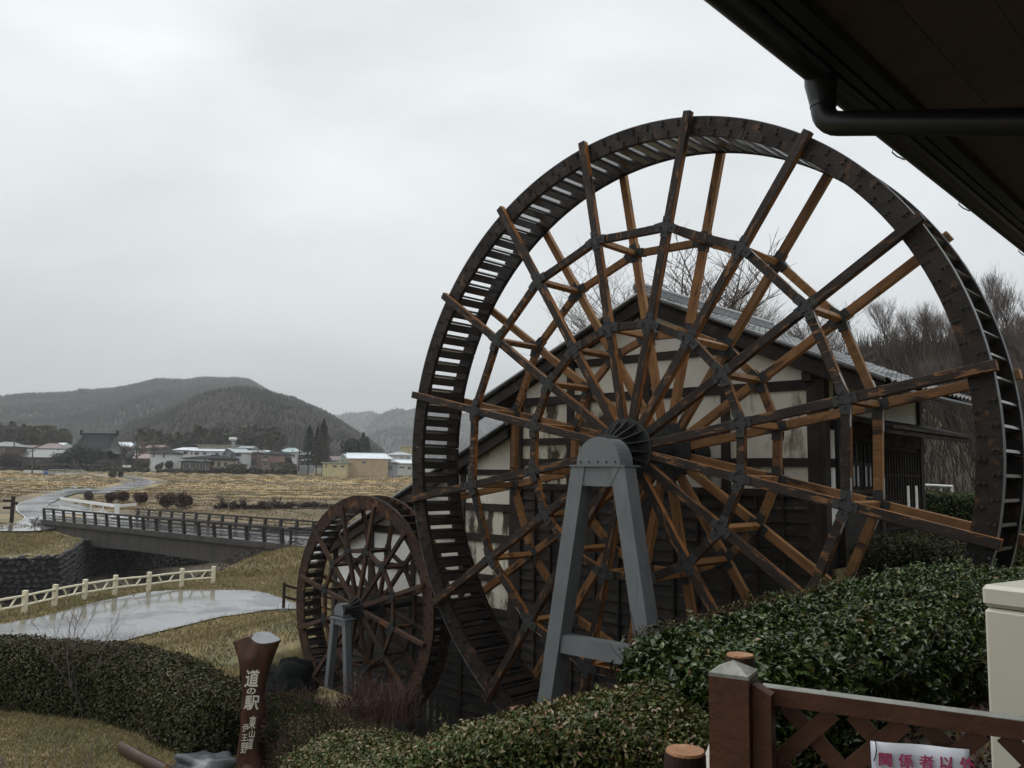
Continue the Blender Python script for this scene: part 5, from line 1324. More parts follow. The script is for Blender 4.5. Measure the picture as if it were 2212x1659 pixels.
# ------------------------------------------------------------------ bare and evergreen trees
def bare_tree_mesh(h, seedv, mt_t, levels=5, spread=.55, r0=.16, trunk=.3, upright=.25, maxn=9000, fork=(2, 4)):
    rnd = random.Random(seedv); tr = MB(); tw = MB(); cnt = 0
    Q = [(np.array([0, 0, -.3]), np.array([rnd.gauss(0, .06), rnd.gauss(0, .06), 1.]), h*trunk, r0, 0)]; qi = 0
    while qi < len(Q):          # breadth first, so that every limb carries its twigs
        p, d, ln, r, lv = Q[qi]; qi += 1
        if cnt > maxn: break
        nseg = 3 if lv < 4 else 2; pts = [p]; rr = [r]; cur = p.copy(); dd = d/np.linalg.norm(d)
        for i in range(nseg):
            dd = dd+np.array([rnd.gauss(0, .15), rnd.gauss(0, .15), rnd.gauss(0, .10)+upright*.12]); dd /= np.linalg.norm(dd)
            cur = cur+dd*ln/nseg; pts.append(cur); rr.append(r*(1-.45*(i+1)/nseg))
        (tr if lv <= 2 else tw).tube(pts, rr, 7 if lv == 0 else 5 if lv < 3 else 3, cap=False); cnt += 1
        if lv >= levels: continue
        for i in range(rnd.randint(*fork)+(1 if lv > 0 else 0)):
            s_ = rnd.uniform(.35, 1.0) if lv > 0 else rnd.uniform(.5, 1.0)
            k = s_*nseg; j = min(int(k), nseg-1); q_ = pts[j]*(1-(k-j))+pts[j+1]*(k-j)
            a = rnd.uniform(0, 2*math.pi); side = np.array([math.cos(a), math.sin(a), rnd.uniform(-.1, .5)]); nd = dd*(1-spread)+side*spread; nd[2] += upright*.5; nd /= np.linalg.norm(nd)
            Q.append((q_, nd, ln*rnd.uniform(.55, .85), r*rnd.uniform(.42, .6), lv+1))
        Q.append((pts[-1], dd, ln*rnd.uniform(.6, .85), r*.54, lv+1))
    return tr, tw
def bare_tree(label, loc, h, seedv, rz=0, group=None, name='bare_tree', tk=twig_brown, bk=bark_grey, **kw):
    t = thing(name, label, 'tree', loc, 0, group)
    tr, tw = bare_tree_mesh(h, seedv, None, **kw)
    mz = max(q_[2] for q_ in tw.v+tr.v); kz = h/mz; tr.v = [(a*kz, b*kz, c*kz) for a, b, c in tr.v]; tw.v = [(a*kz, b*kz, c*kz) for a, b, c in tw.v]
    tr.build('trunk', bk, t, local=True, recalc=False, smooth=True)
    o = tw.build('twigs', tk, t, local=True, recalc=False); o['kind'] = 'stuff'
    t.rotation_euler = (0, 0, rz); return t
# behind the mill roof
TG = 'bare trees behind the mill house'
bt = [bare_tree('broad bare tree spreading above the mill roof ridge', (*(aty(1545, 900, 36)[:2]), -1.5), 11.8, 5, group=TG, levels=7, r0=.17, trunk=.24, spread=.60, upright=.22, maxn=8500),
      bare_tree('dense bare tree above the mid roof slope, seen through the spokes', (*(aty(1700, 900, 40)[:2]), -1.2), 11.6, 8, group=TG, levels=7, r0=.15, trunk=.24, spread=.58, upright=.25, maxn=7500),
      bare_tree('slim bare tree rising at the gable peak', (*(aty(1465, 900, 38)[:2]), -1.5), 9.6, 9, group=TG, levels=6, r0=.10, trunk=.30, spread=.42, upright=.6, maxn=2200)]
c = copy_tree(bt[0], (*(aty(1650, 900, 41)[:2]), -1.2), 2.1, .82); c['label'] = 'finely branched bare tree between the two broad ones behind the mill roof'
c = copy_tree(bt[1], (*(aty(1480, 900, 42)[:2]), -1.2), 4.0, .86); c['label'] = 'low bare tree peeping over the roof just beside the gable peak'
labs = {}
wpos = [(1790, 58, .95), (1830, 47, .95), (1868, 62, 1.15), (1905, 50, 1.0), (1940, 66, 1.3), (1975, 54, 1.12), (2010, 70, 1.36), (2045, 52, 1.08), (2085, 64, 1.3), (2125, 50, 1.15), (2165, 60, 1.5), (2200, 46, 1.32), (2240, 56, 1.55), (1925, 80, 1.6), (2000, 88, 1.7), (2070, 84, 1.65), (2150, 78, 1.7), (1850, 76, 1.4), (1765, 52, .78), (1958, 44, .8), (2028, 42, .75), (2100, 41, .8), (2280, 48, 1.4), (2320, 58, 1.5), (1740, 66, .95)]
wn_ = ['thin', 'bushy', 'tall', 'slender', 'wide crowned']
srcs = [bt[1], bt[2], bare_tree('bushy reddish bare tree at the edge of the wooded slope, beyond the roof end', (*(aty(1815, 900, 56)[:2]), 0), 8.0, 21, group='bare trees of the wooded slope', levels=6, r0=.12, trunk=.28, spread=.5, upright=.5, maxn=2600)]
for i, (px_, Y_, s_) in enumerate(wpos):
    q = aty(px_, 900, Y_); z_ = h1(q[0], q[1])
    c = copy_tree(srcs[i % 3] if i % 3 != 0 else srcs[2], (q[0], q[1], z_), rng.uniform(0, 6.28), s_*(.47 if px_ < 1990 else .56))
    c['group'] = 'bare trees of the wooded slope'
    # nothing in the photograph tells these apart in the tangle
    c['label'] = 'bare brown woodland tree in the tangle on the slope beyond the mill'
# undergrowth of the wooded slope
n = 60000; A_ = rng.uniform(.30, .72, n); R_ = rng.uniform(40, 95, n); X_, Y_ = R_*np.sin(A_), R_*np.cos(A_)
Zg = H(X_, Y_)-.1; hh = rng.uniform(.8, 4.0, n)*rng.uniform(.4, 1, n); lx = rng.normal(0, .28, (n, 2))*hh[:, None]; ww = rng.uniform(.012, .045, n)
Vu = np.stack([np.stack([X_-ww, Y_, Zg], -1), np.stack([X_+ww, Y_, Zg], -1), np.stack([X_+lx[:, 0]+ww*.3, Y_+lx[:, 1], Zg+hh], -1), np.stack([X_+lx[:, 0]-ww*.3, Y_+lx[:, 1], Zg+hh], -1)], 1).reshape(-1, 3)
o = link('undergrowth', fast_mesh('undergrowth', Vu, np.arange(n*4).reshape(-1, 4), mat('brush_brown', (.060, .044, .034), (.04, .03, .026), 2, rough=.9, bump=0, attr=[(0, (.035, .027, .022)), (.8, (.080, .060, .045)), (1, (.13, .12, .06))]), False, {'rnd': np.repeat(rng.uniform(0, 1, n), 4)})); o['kind'] = 'stuff'
# white pipe rail
def atv(x, y, v): d = ray(x, y); return d*(v/(d[0]*sA+d[1]*cA))
p0_ = atv(1994, 1048, 22.6); p1_ = atv(2058, 1051, 22.6)
t = thing('pipe_rail', 'white steel pipe rail above the green hedge near the mill', 'rail', p0_-[0, 0, 1.5])
MB().tube([p0_, p1_], .035, 8).build('rail', white_paint, t, smooth=True)
for k in (.05, .6, .97): q = p0_*(1-k)+p1_*k; MB().tube([q, q-[0, 0, 1.6]], .03, 8).build('post', white_paint, t, smooth=True)
# small red maple in front of the hedge, sapling in the grass
p_ = G(186, 1553)
bare_tree('small bare red tipped maple before the long clipped hedge', p_, 2.7, 33, name='maple_sapling', tk=twig_red, bk=bark_grey, levels=5, r0=.016, trunk=.32, spread=.6, upright=.45, maxn=420)
for i, (px_, py_, a_) in enumerate(((60, 1690, .5), (95, 1700, .25), (170, 1720, .55), (10, 1690, .1))):
    b = atz(px_, py_, -4.6)*.55; 
    pass
# near bare twigs rising into the frame at the lower edge, a shrub on the bank
t = thing('bare_shrub', 'few long bare twigs standing in front of the dry lawn', 'shrub', (-3.4, 7.6, -3.9)); q = MB()
for (xa, ya, xb, yb) in ((30, 1700, 60, 1600), (45, 1700, 135, 1578), (88, 1720, 165, 1560), (120, 1740, 215, 1580), (145, 1700, 208, 1597), (10, 1700, -8, 1610), (20, 1665, 4, 1630)):
    A0, A1 = aty(xa, ya+60, 8.0), aty(xb, yb, 8.4); m_ = (A0+A1)/2+[.03, 0, .06]
    q.tube([A0-[0, 0, .4], A0, m_, A1], [.008, .007, .005, .0025], 4, cap=False)
    for k in range(3):
        s_ = rng.uniform(.4, .9); b = A0*(1-s_)+A1*s_; q.tube([b, b+[rng.normal(0, .09), .02, rng.uniform(.05, .16)]], [.003, .0015], 3, cap=False)
o = q.build('stem', twig_brown, t, recalc=False)

# ------------------------------------------------------------------ carved trunk sign
def trunk_sign():
    Y0 = 15.1; base = aty(545, 1672, Y0)
    t = thing('trunk_sign', 'carved brown tree trunk sign with white brush characters', 'sign', (base[0], Y0, -5.05))
    rowsL = [(235, 150), (300, 175), (430, 215), (540, 250), (700, 265), (850, 265), (1000, 250), (1200, 240), (1450, 205), (1580, 185), (1700, 140), (1760, 95)]
    rowsR = [(205, 692), (300, 655), (380, 622), (540, 560), (720, 520), (870, 502), (980, 540), (1060, 515), (1250, 500), (1450, 510), (1600, 545), (1700, 600), (1760, 640)]
    zs = np.array([205, 240, 300, 360, 430, 540, 620, 700, 850, 930, 1000, 1080, 1200, 1350, 1450, 1580, 1650, 1700, 1770])
    n = 36; R = []
    front = -.175
    X365 = aty(474.4+.1913*365, 1342, Y0)[0]; X690 = aty(474.4+.1913*692, 1342, Y0)[0]; X150 = aty(474.4+.1913*150, 1342, Y0)[0]
    zpx = lambda p: aty(545, 1341.9+.1913*p, Y0)[2]
    def rim_z(x, sn):
        """height and depth of the sawn rim: a pale oval cut on one side, a sharp torn shoulder on the other"""
        if x >= X365:
            t_ = min(1, (x-X365)/(X690-X365)); e = math.sqrt(max(0, 1-(2*t_-1)**2))
            return zpx(165+42*t_-sn*e*50), sn*e*.17
        t_ = (X365-x)/(X365-X150); return zpx(160+78*t_), sn*.035*(1+t_)
    for zz in zs:
        l = np.interp(zz, [a for a, b in rowsL], [b for a, b in rowsL]); r = np.interp(zz, [a for a, b in rowsR], [b for a, b in rowsR])
        A = aty(474.4+.1913*l, 1341.9+.1913*zz, Y0); B = aty(474.4+.1913*r, 1341.9+.1913*zz, Y0)
        xc, w, z = (A[0]+B[0])/2, (B[0]-A[0])/2, (A[2]+B[2])/2; row = []
        for k in range(n+1):
            a = 2*math.pi*k/n; rr0 = 1+.045*math.sin(3*a+zz*.004)+.03*math.sin(7*a)+.02*math.sin(11*a+zz*.01)
            x = xc+w*math.cos(a)*(1 if abs(math.cos(a)) > .9 else rr0); y = Y0+min(w, .26)*math.sin(a)*rr0
            y = max(y, Y0+front) if 500 < zz < 1600 else y
            zt = z
            if zz == 205: zt, dy = rim_z(x, math.sin(a) if abs(math.sin(a)) > .05 else 0); y = Y0+dy
            elif zz < 480:
                zr_, dy = rim_z(x, math.sin(a)); f_ = (zz-205)/275.; zt = min(z, zr_-.012-.05*f_); y = (Y0+dy)*(1-f_)+y*f_
            row.append((x, y, zt))
        R.append(row)
    q = MB(); q.grid(R); q.build('trunk', sign_wood, t, smooth=True, recalc=False)
    top = [p for p in R[0][:-1] if p[0] >= X365-.01]; c = np.mean(np.array(top), axis=0)
    sel = [k for k in range(-n//2, n//2) if R[0][k % n][0] >= X365-.01]; m_ = len(sel)
    q = MB(); q.add([tuple(np.array(R[0][k % n])+[0, 0, .002]) for k in sel]+[tuple(c+[0.0, 0, .002])], [(i, (i+1) % m_, m_) for i in range(m_)]); q.build('cut_top', cut_grey, t, recalc=False)
    q = MB(); q.add([tuple(np.array(p)) for p in R[0][:-1]]+[(X365+.01, Y0, zpx(166))], [(k, (k+1) % n, n) for k in range(n) if R[0][k][0] < X365+.02 or R[0][(k+1) % n][0] < X365+.02]); q.build('core', sign_wood, t, recalc=False)
    # characters, brush written: every glyph slanted and thickened a little
    CH = [('道', 300, 438, 540, 742), ('の', 312, 402, 752, 826), ('駅', 290, 440, 838, 1002), ('東', 330, 412, 1068, 1218), ('山', 328, 402, 1228, 1312), ('道', 300, 382, 1316, 1446), ('伊', 254, 328, 1155, 1252), ('王', 248, 314, 1278, 1350), ('野', 238, 318, 1366, 1500)]
    for ch, x0, x1, y0, y1 in CH:
        A = aty(474.4+.1913*x0, 1341.9+.1913*y0, Y0+front-.006); B = aty(474.4+.1913*x1, 1341.9+.1913*y1, Y0+front-.006)
        cx_, cz_ = (A[0]+B[0])/2, (A[2]+B[2])/2; w_, h_ = B[0]-A[0], A[2]-B[2]
        if y0 > 1000: w_ *= .84; h_ *= .95
        fx = {'の': .80, '山': .84, '王': .82}.get(ch, .92); fz = {'の': .80, '山': .80, '王': .76}.get(ch, .92)
        text_obj(ch, 1.0, letter_white, lambda x, y: (cx_+x*w_/fx+.10*y*h_+.006*math.sin(y*7)*0, Y0+front-.006, cz_+y*h_/fz), t, bold=.022 if y0 < 1000 else .014, name='character', jit=.018)
    return t
trunk_sign()
# hollow split log
def split_log():
    a, b = atz(272, 1612, -4.86), atz(372, 1664, -4.86); d = b-a; d /= np.linalg.norm(d); s_ = np.array([d[1], -d[0], 0]); up = np.array([0, 0, 1.])
    t = thing('split_log', 'hollowed split log lying on the dry lawn', 'log', (*a[:2], -5.0)); R = []; n = 16; r = .15
    for k in np.linspace(0, 1, 8):
        p = a*(1-k)+b*k; row = []
        for i in range(n+1):
            an = math.radians(-150+210*i/n)-.25; row.append(p+s_*r*math.cos(an)+up*r*math.sin(an)*(1+.04*math.sin(k*9)))
        for i in range(n, -1, -1):
            an = math.radians(-150+210*i/n)-.25; row.append(p+s_*(r-.04)*math.cos(an)+up*(r-.04)*math.sin(an))
        row.append(row[0]); R.append(row)
    q = MB(); q.grid(R); q.build('shell', log_bark if False else mat('log_wet', (.10, .062, .048), (.055, .036, .030), 3, rough=.35, bump=.4, bscale=20), t, recalc=True)
    q = MB(); m = len(R[0])-1; q.add([tuple(np.array(p)+d*.002) for p in R[-1][:m]], [(i, i+1, m-2-i, m-1-i) for i in range(n)]); q.build('cut_end', log_cut, t)
    q = MB(); 
    for k in (.25, .8):
        p = a*(1-k)+b*k; q = MB(); q.beam(p-s_*.2-[0, 0, .17], p+s_*.2-[0, 0, .17], .12, .08); q.build('chock', rock_black, t)
split_log()

# ------------------------------------------------------------------ grass on the lawn and banks
def grass(name, n, reg, h, wd, mt, cond=None):
    X_ = rng.uniform(reg[0], reg[1], n); Y_ = rng.uniform(reg[2], reg[3], n)
    if cond is not None: k = cond(X_, Y_); X_, Y_ = X_[k], Y_[k]
    n = len(X_); Z_ = H(X_, Y_); 
    a = rng.uniform(0, 6.28, n); hh = h*rng.uniform(.4, 1.2, n); lean = rng.normal(0, .6, (n, 2))*hh[:, None]
    b0 = np.stack([X_-np.cos(a)*wd, Y_-np.sin(a)*wd, Z_-.01], -1); b1 = np.stack([X_+np.cos(a)*wd, Y_+np.sin(a)*wd, Z_-.01], -1)
    tp = np.stack([X_+lean[:, 0], Y_+lean[:, 1], Z_+hh], -1)
    V = np.stack([b0, b1, tp], 1).reshape(-1, 3); F = np.arange(n*3).reshape(-1, 3)
    pt = fbm(X_/1.2, Y_/1.2, 21); rv = np.clip(.55-.55*pt+rng.normal(0, .22, n), 0, 1)
    o = link(name, fast_mesh(name, V, F, mt, False, {'rnd': np.repeat(rv, 3)})); o['kind'] = 'stuff'
gc = lambda X_, Y_: (line_dist(X_, Y_, [(-19.5, 21.0), (-14, 19.6), (-10.2, 18.95), (-8.0, 18.4), (-6.7, 17.5), (-5.7, 16.6), (-4.95, 16.0)]) > .5) & (UVof(X_, Y_)[0] < -9.5)
grass('grass', 150000, (-14, -3.2, 12.5, 19.0), .055, .008, grass_dry, gc)
def pathfree(X_, Y_):
    P = np.array([q[:2] for q in far_e]+[q[:2] for q in near_e[::-1]])
    u_, v_ = UVof(X_, Y_)
    return ~poly_in(X_+rng.normal(0, .16, len(X_)), Y_+rng.normal(0, .16, len(X_)), [tuple(p) for p in P]) & ~((u_ > -22) & (v_ > 12) & (v_ < 21)) & (~poly_in(X_, Y_, CHANNEL) | (line_dist(X_, Y_, CHANNEL, True) < 2.2))
grass('grass', 150000, (-24, -3.5, 20, 47), .13, .014, grass_dry, pathfree)
grass('grass', 150000, (-60, -8, 45, 82), .22, .03, grass_dry, lambda X_, Y_: ~poly_in(X_, Y_, CHANNEL) & ((line_dist(X_, Y_, [(-46, 84), (-15.3, 58.8), (0, 46)]) > 7.5) | (((X_+44.6)*.632+(Y_-82.7)*.775) < -.4)) & (Y_ < 84))
grass('grass', 120000, (-95, 30, 86, 165), .26, .05, mat('field_straw', (.21, .155, .075), (.11, .085, .045), .3, rough=.8, bump=0, spec=.1, attr=[(0, (.11, .085, .045)), (.45, (.19, .14, .062)), (.8, (.26, .185, .08)), (1, (.32, .24, .11))]), lambda X_, Y_: (line_dist(X_, Y_, ROADC) > 4.5) & ~poly_in(X_, Y_, YARD) & (fbm(X_/6, Y_/3, 91) > -.25))
grass('grass', 90000, (-150, 60, 160, 300), .30, .10, MATS['field_straw'], lambda X_, Y_: (line_dist(X_, Y_, ROADC) > 5) & (np.abs(X_) < Y_*.62) & (fbm(X_/14, Y_/5, 93) > -.3))
# dry reeds along the river bed
n = 9000; X_ = rng.uniform(-34, -14, n); Y_ = rng.uniform(30, 60, n); k = poly_in(X_, Y_, CHANNEL); X_, Y_ = X_[k], Y_[k]
Pz = np.c_[X_, Y_, H(X_, Y_)+rng.uniform(0, .5, len(X_))]
o = link('riverside_brush', leaf_mesh('riverside_brush', Pz, np.tile([0, -1., .5], (len(X_), 1)), .30, MATS['brush_brown'], .3)); o['kind'] = 'stuff'
# ------------------------------------------------------------------ village
def cm(name, c, rough=.7, **k): return mat(name, c, tuple(q*.82 for q in c), .6, rough=rough, bump=0, **k)
w_white = cm('render_white', (.68, .70, .70)); w_grey = cm('render_grey', (.30, .32, .33)); w_beige = cm('render_beige', (.42, .39, .30)); w_cream = cm('render_cream', (.62, .55, .32)); w_tan = cm('render_tan', (.50, .38, .25)); w_brick = cm('render_brick', (.16, .085, .065)); w_pink = cm('render_pink', (.30, .20, .17)); w_dark = cm('render_dark', (.085, .080, .078)); w_brown = cm('render_brown', (.13, .10, .08))
r_white = cm('roof_white', (.72, .78, .83), .3); r_metal = cm('roof_metal', (.34, .37, .39), .3); r_grey = cm('roof_grey', (.19, .20, .205), .35); r_dark = cm('roof_dark', (.032, .035, .038), .8, spec=.08); r_red = cm('roof_red', (.15, .085, .082), .4); r_pink = cm('roof_pink', (.26, .17, .16), .4); r_teal = cm('roof_teal', (.32, .40, .40), .35)
glass_far = mat('glass_far', (.045, .05, .055), rough=.15, bump=0, spec=.7); shutter = cm('shutter_pale', (.50, .52, .53)); blue_tarp = cm('blue_tarp', (.035, .09, .22), .4)
c1 = lambda x, y: (.1532*x, 881+.1532*y)
c2_ = lambda x, y: (338.9+.1532*x, 881+.1532*y)
c3_ = lambda x, y: (643.8+.1225*x, 881+.1225*y)
def house(label, cv, xl, xr, yb, ye, yr, D, wm, rm, kind='gable', wins=(), depth=9, group='village houses across the fields', over=.7, name='house', balcony=(), rl=None, rrx=None, doors=()):
    """Walls between xl and xr with foot yb, eaves ye and ridge yr (measured directions at distance D)."""
    A, B = aty(*cv(xl, yb), D), aty(*cv(xr, yb), D); zb = (A[2]+B[2])/2; ze = aty(*cv((xl+xr)/2, ye), D)[2]; zr = aty(*cv((xl+xr)/2, yr), D)[2]
    xa, xb = A[0], B[0]; zr = max(zr, ze+.2)
    t = thing(name, label, 'house' if name == 'house' else name.replace('_', ' '), ((xa+xb)/2, D+depth/2, zb), group=group)
    foot = min(zb, h1((xa+xb)/2, D), h1(xa, D+depth))-.6
    if kind == 'front':            # gable end faces the viewer
        q = MB(); q.prism([(xa, foot), (xb, foot), (xb, ze), ((xa+xb)/2 if rl is None else aty(*cv(rl, yr), D)[0], zr-.15), (xa, ze)], 1, D, D+depth); q.build('wall', wm, t)
        xm = (xa+xb)/2 if rl is None else aty(*cv(rl, yr), D)[0]
        for sg, xe in ((-1, xa), (1, xb)):
            xo = xe+sg*over; zo = ze-(zr-ze)*over/abs(xm-xe)
            q = MB(); q.add([(xm, D-over, zr+.08), (xo, D-over, zo+.08), (xo, D+depth+over, zo+.08), (xm, D+depth+over, zr+.08), (xm, D-over, zr-.12), (xo, D-over, zo-.12), (xo, D+depth+over, zo-.12), (xm, D+depth+over, zr-.12)], [(0, 1, 2, 3), (7, 6, 5, 4), (0, 4, 5, 1), (1, 5, 6, 2), (2, 6, 7, 3), (3, 7, 4, 0)]); q.build('roof', rm, t)
    else:
        q = MB(); q.box(xa, xb, D, D+depth, foot, ze); q.build('wall', wm, t)
        x0, x1, y0, y1 = xa-over, xb+over, D-over, D+depth+over; ym = (y0+y1)/2
        if kind == 'flat': q = MB(); q.box(x0, x1, y0, y1, ze, max(zr, ze+.25)); q.build('roof', rm, t)
        else:
            hx = (min((x1-x0)*.32, depth*.5) if kind == 'hip' else 0)
            rx0, rx1 = (x0+hx, x1-hx) if rl is None else (aty(*cv(rl, yr), D)[0], aty(*cv(rrx, yr), D)[0])
            V = [(x0, y0, ze), (x1, y0, ze), (x1, y1, ze), (x0, y1, ze), (rx0, ym, zr), (rx1, ym, zr), (x0, y0, ze-.18), (x1, y0, ze-.18), (x1, y1, ze-.18), (x0, y1, ze-.18)]
            q = MB(); q.add(V, [(0, 1, 5, 4), (1, 2, 5), (2, 3, 4, 5), (3, 0, 4), (6, 9, 8, 7), (0, 6, 7, 1), (1, 7, 8, 2), (2, 8, 9, 3), (3, 9, 6, 0)]); ro = q.build('roof', rm, t)
            q = MB(); q.beam((rx0, ym, zr+.05), (rx1, ym, zr+.05), .35, .22); q.build('ridge', rm, ro)
    for w in wins:
        x0, x1, y0, y1 = w[:4]; P0, P1 = aty(*cv(x0, y1), D), aty(*cv(x1, y0), D)
        q = MB(); q.box(P0[0], P1[0], D-.10, D+.02, P0[2], P1[2]); f = q.build('window', w[4] if len(w) > 4 else shutter, t)
        e = min(.12, (P1[0]-P0[0])*.2); 
        q = MB(); xm = (P0[0]+P1[0])/2; q.box(P0[0]+e, xm-.03, D-.13, D-.101, P0[2]+e, P1[2]-e); q.box(xm+.03, P1[0]-e, D-.13, D-.101, P0[2]+e, P1[2]-e); q.build('pane', w[5] if len(w) > 5 else glass_far, f)
    for bq in balcony:
        x0, x1, y0, y1 = bq; P0, P1 = aty(*cv(x0, y1), D), aty(*cv(x1, y0), D); MB().box(P0[0], P1[0], D-1.3, D-.02, P0[2], P1[2]).build('balcony', wm, t)
    return t
# distance rows
house('grey roofed dwelling at the very edge, partly behind a dark thicket', c1, -160, 158, 790, 540, 470, 300, w_brown, r_grey, 'hip', [(-20, 20, 570, 630), (40, 66, 565, 630)])
house('long low dwelling with a wide pale grey roof below the temple', c1, 215, 770, 860, 695, 575, 305, w_dark, r_grey, 'gable', [(520, 580, 740, 800), (640, 690, 730, 770, w_grey)], depth=12)
house('small dwelling with a red lower roof and pale upper roof', c1, 535, 850, 660, 572, 492, 330, w_beige, r_red, 'hip', [(545, 605, 590, 610), (640, 720, 590, 612)], rl=600, rrx=740)
house('dwelling with dark red roof half hidden behind the long grey roof', c1, 265, 440, 640, 560, 520, 345, w_dark, r_red, 'gable', [(300, 340, 575, 600)])
house('solar heater topped pale shed beside the temple eaves', c1, 760, 835, 620, 540, 490, 350, w_grey, r_white, 'gable', [(775, 800, 560, 590)])
house('pale dwelling with white metal roof beside the temple ridge', c1, 1520, 1815, 700, 550, 480, 335, w_grey, r_white, 'gable', [(1620, 1660, 568, 596), (1680, 1720, 568, 596), (1550, 1585, 570, 600), (1760, 1800, 590, 612)])
house('narrow brick red block behind the bare tree', c1, 1822, 1895, 760, 490, 470, 342, w_brick, w_brick, 'flat', [(1835, 1860, 520, 550)])
house('low dwelling with a faded pink roof', c1, 1830, 2075, 800, 712, 640, 318, w_brown, r_pink, 'gable', [(1880, 1930, 730, 760)])
house('distant dwelling with a dark pink roof behind the bare trees', c1, 2060, 2260, 640, 560, 520, 360, w_grey, r_pink, 'gable', [(2100, 2150, 580, 605)])
house('two storey white dwelling with a brown hipped roof', c2_, -105, 205, 850, 640, 575, 300, w_white, r_dark, 'hip', [(82, 116, 650, 708), (60, 95, 765, 835, glass_far), (-60, -30, 650, 700)], depth=10, rl=0, rrx=80)
house('wide white dwelling with a snow pale hipped roof', c2_, 235, 530, 740, 592, 555, 330, w_white, r_white, 'hip', [(375, 440, 612, 655), (480, 530, 610, 660, w_beige), (260, 330, 625, 650)], rl=300, rrx=500)
house('long flat roofed beige hall standing behind the white dwellings', c2_, 565, 1118, 720, 530, 521, 350, w_beige, w_beige, 'flat', [(830, 910, 566, 588), (590, 640, 566, 580)], depth=14, name='hall')
house('long white two storey dwelling with a thin pale roof', c2_, 495, 940, 760, 604, 578, 322, w_white, r_white, 'gable', [(530, 592, 628, 665, w_beige), (645, 700, 628, 662), (820, 875, 632, 668)], depth=10)
house('grey and white dwelling with a steep gable turned sideways', c2_, 1080, 1245, 798, 628, 572, 308, w_white, r_metal, 'gable', [(1115, 1192, 645, 684), (1135, 1185, 758, 790)], depth=9, rl=990, rrx=1195)
house('grey gabled wing joined beside the steep white dwelling', c2_, 948, 1078, 800, 620, 568, 306, w_grey, r_metal, 'front', [(1040, 1076, 650, 735, w_dark)], depth=9, rl=990)
house('long low shop with dark eaves and pale shutters', c2_, 335, 745, 868, 762, 752, 292, w_brown, r_dark, 'flat', [(376, 460, 775, 862), (470, 553, 775, 862), (600, 690, 775, 866)], depth=8, name='shop')
house('single storey dwelling with a low brown hipped roof behind the shop', c2_, 360, 1035, 800, 712, 662, 300, w_white, r_dark, 'hip', [(400, 560, 738, 748), (660, 700, 735, 750)], rl=700, rrx=830)
house('low yellowish dwelling with wide dark openings beside the shop', c2_, 752, 1022, 855, 735, 722, 294, w_beige, r_dark, 'flat', [(780, 810, 762, 815, w_dark), (850, 900, 765, 830, w_dark), (940, 990, 770, 825, w_brown)], depth=7)
house('metal roofed building behind the sideways gable', c2_, 1130, 1310, 700, 565, 535, 348, w_dark, r_metal, 'gable', [(1160, 1200, 575, 600)])
house('brick brown building with a faded metal roof and rails', c2_, 1262, 1418, 880, 622, 588, 315, w_brick, r_grey, 'gable', [(1290, 1340, 680, 705), (1300, 1400, 745, 790, w_dark), (1325, 1395, 825, 862)], rl=1290, rrx=1400)
house('cream gabled dwelling showing between two dark roofs', c2_, 1430, 1585, 735, 632, 596, 338, w_white, r_white, 'front', [(1440, 1470, 650, 700)], rl=1510)
house('two storey brown dwelling with pink balconies and a dark roof', c2_, 1485, 1808, 872, 655, 605, 302, w_pink, r_dark, 'gable', [(1490, 1578, 675, 718), (1590, 1680, 775, 845, w_dark), (1500, 1550, 775, 810), (1690, 1780, 780, 850, w_tan)], balcony=[(1490, 1578, 722, 758), (1690, 1812, 726, 764)], rl=1560, rrx=1720)
house('white dwelling with a pale teal roof and dormer', c2_, 1735, 1965, 740, 622, 560, 332, w_white, r_teal, 'gable', [(1905, 1925, 595, 620), (1918, 1950, 655, 705), (1760, 1800, 650, 690)], rl=1800, rrx=1915)
house('pale roofed dwelling close behind the tall cedars', c2_, 1985, 2130, 800, 655, 618, 335, w_brick, r_white, 'gable', [(2010, 2060, 670, 700)])
house('low shed with a washed out roof beside the cedars', c2_, 2030, 2140, 830, 745, 712, 320, w_grey, r_metal, 'gable', [(2060, 2100, 760, 785)], name='shed')
house('plain pale grey storage box at the field edge', c2_, 2010, 2147, 886, 790, 785, 285, w_grey, r_metal, 'flat', [(2020, 2070, 800, 870, w_grey, w_grey)], depth=3.2, name='storage_box', over=.05, group=None)
# barn group on the right
barn = house('tan barn with a bluish white metal roof beside the cedars', c3_, 868, 1582, 1132, 892, 795, 262, w_tan, r_white, 'gable', [(1127, 1208, 940, 980), (1300, 1385, 944, 988, w_tan, w_tan)], depth=11, name='barn', rl=790, rrx=1500, over=.35, group=None)
house('cream gable wing on the far side of the tan barn', c3_, 722, 864, 1130, 880, 812, 263.5, w_beige, r_white, 'front', [(776, 800, 835, 890), (768, 802, 905, 955, w_grey)], depth=8, rl=800, name='barn_wing', over=.2, group=None)
house('low yellow annex in front of the tan barn', c3_, 430, 858, 1112, 975, 958, 258, w_cream, r_teal, 'flat', [(488, 514, 992, 1058, w_beige), (606, 690, 1010, 1052), (746, 826, 1012, 1054)], depth=5, name='annex', over=.5, group=None)
house('grey lean to porch at the end of the tan barn', c3_, 1586, 1690, 1140, 960, 905, 263, w_grey, r_grey, 'gable', [(1582, 1622, 1030, 1092, w_dark), (1636, 1658, 1030, 1092, w_dark)], depth=8, name='porch_building', rl=1560, rrx=1600, group=None)
house('white dwelling with grey hipped roof beyond the barn', c3_, 1575, 1990, 1000, 830, 768, 300, w_white, r_metal, 'hip', [(1590, 1645, 865, 892), (1905, 1975, 868, 898), (1800, 1870, 870, 890)], rl=1730, rrx=1800)
house('low white building with a bright metal roof near the barn', c3_, 1702, 2100, 1148, 975, 915, 282, w_white, r_white, 'gable', [(1780, 1880, 1035, 1060, w_grey), (1930, 2000, 1035, 1090)])
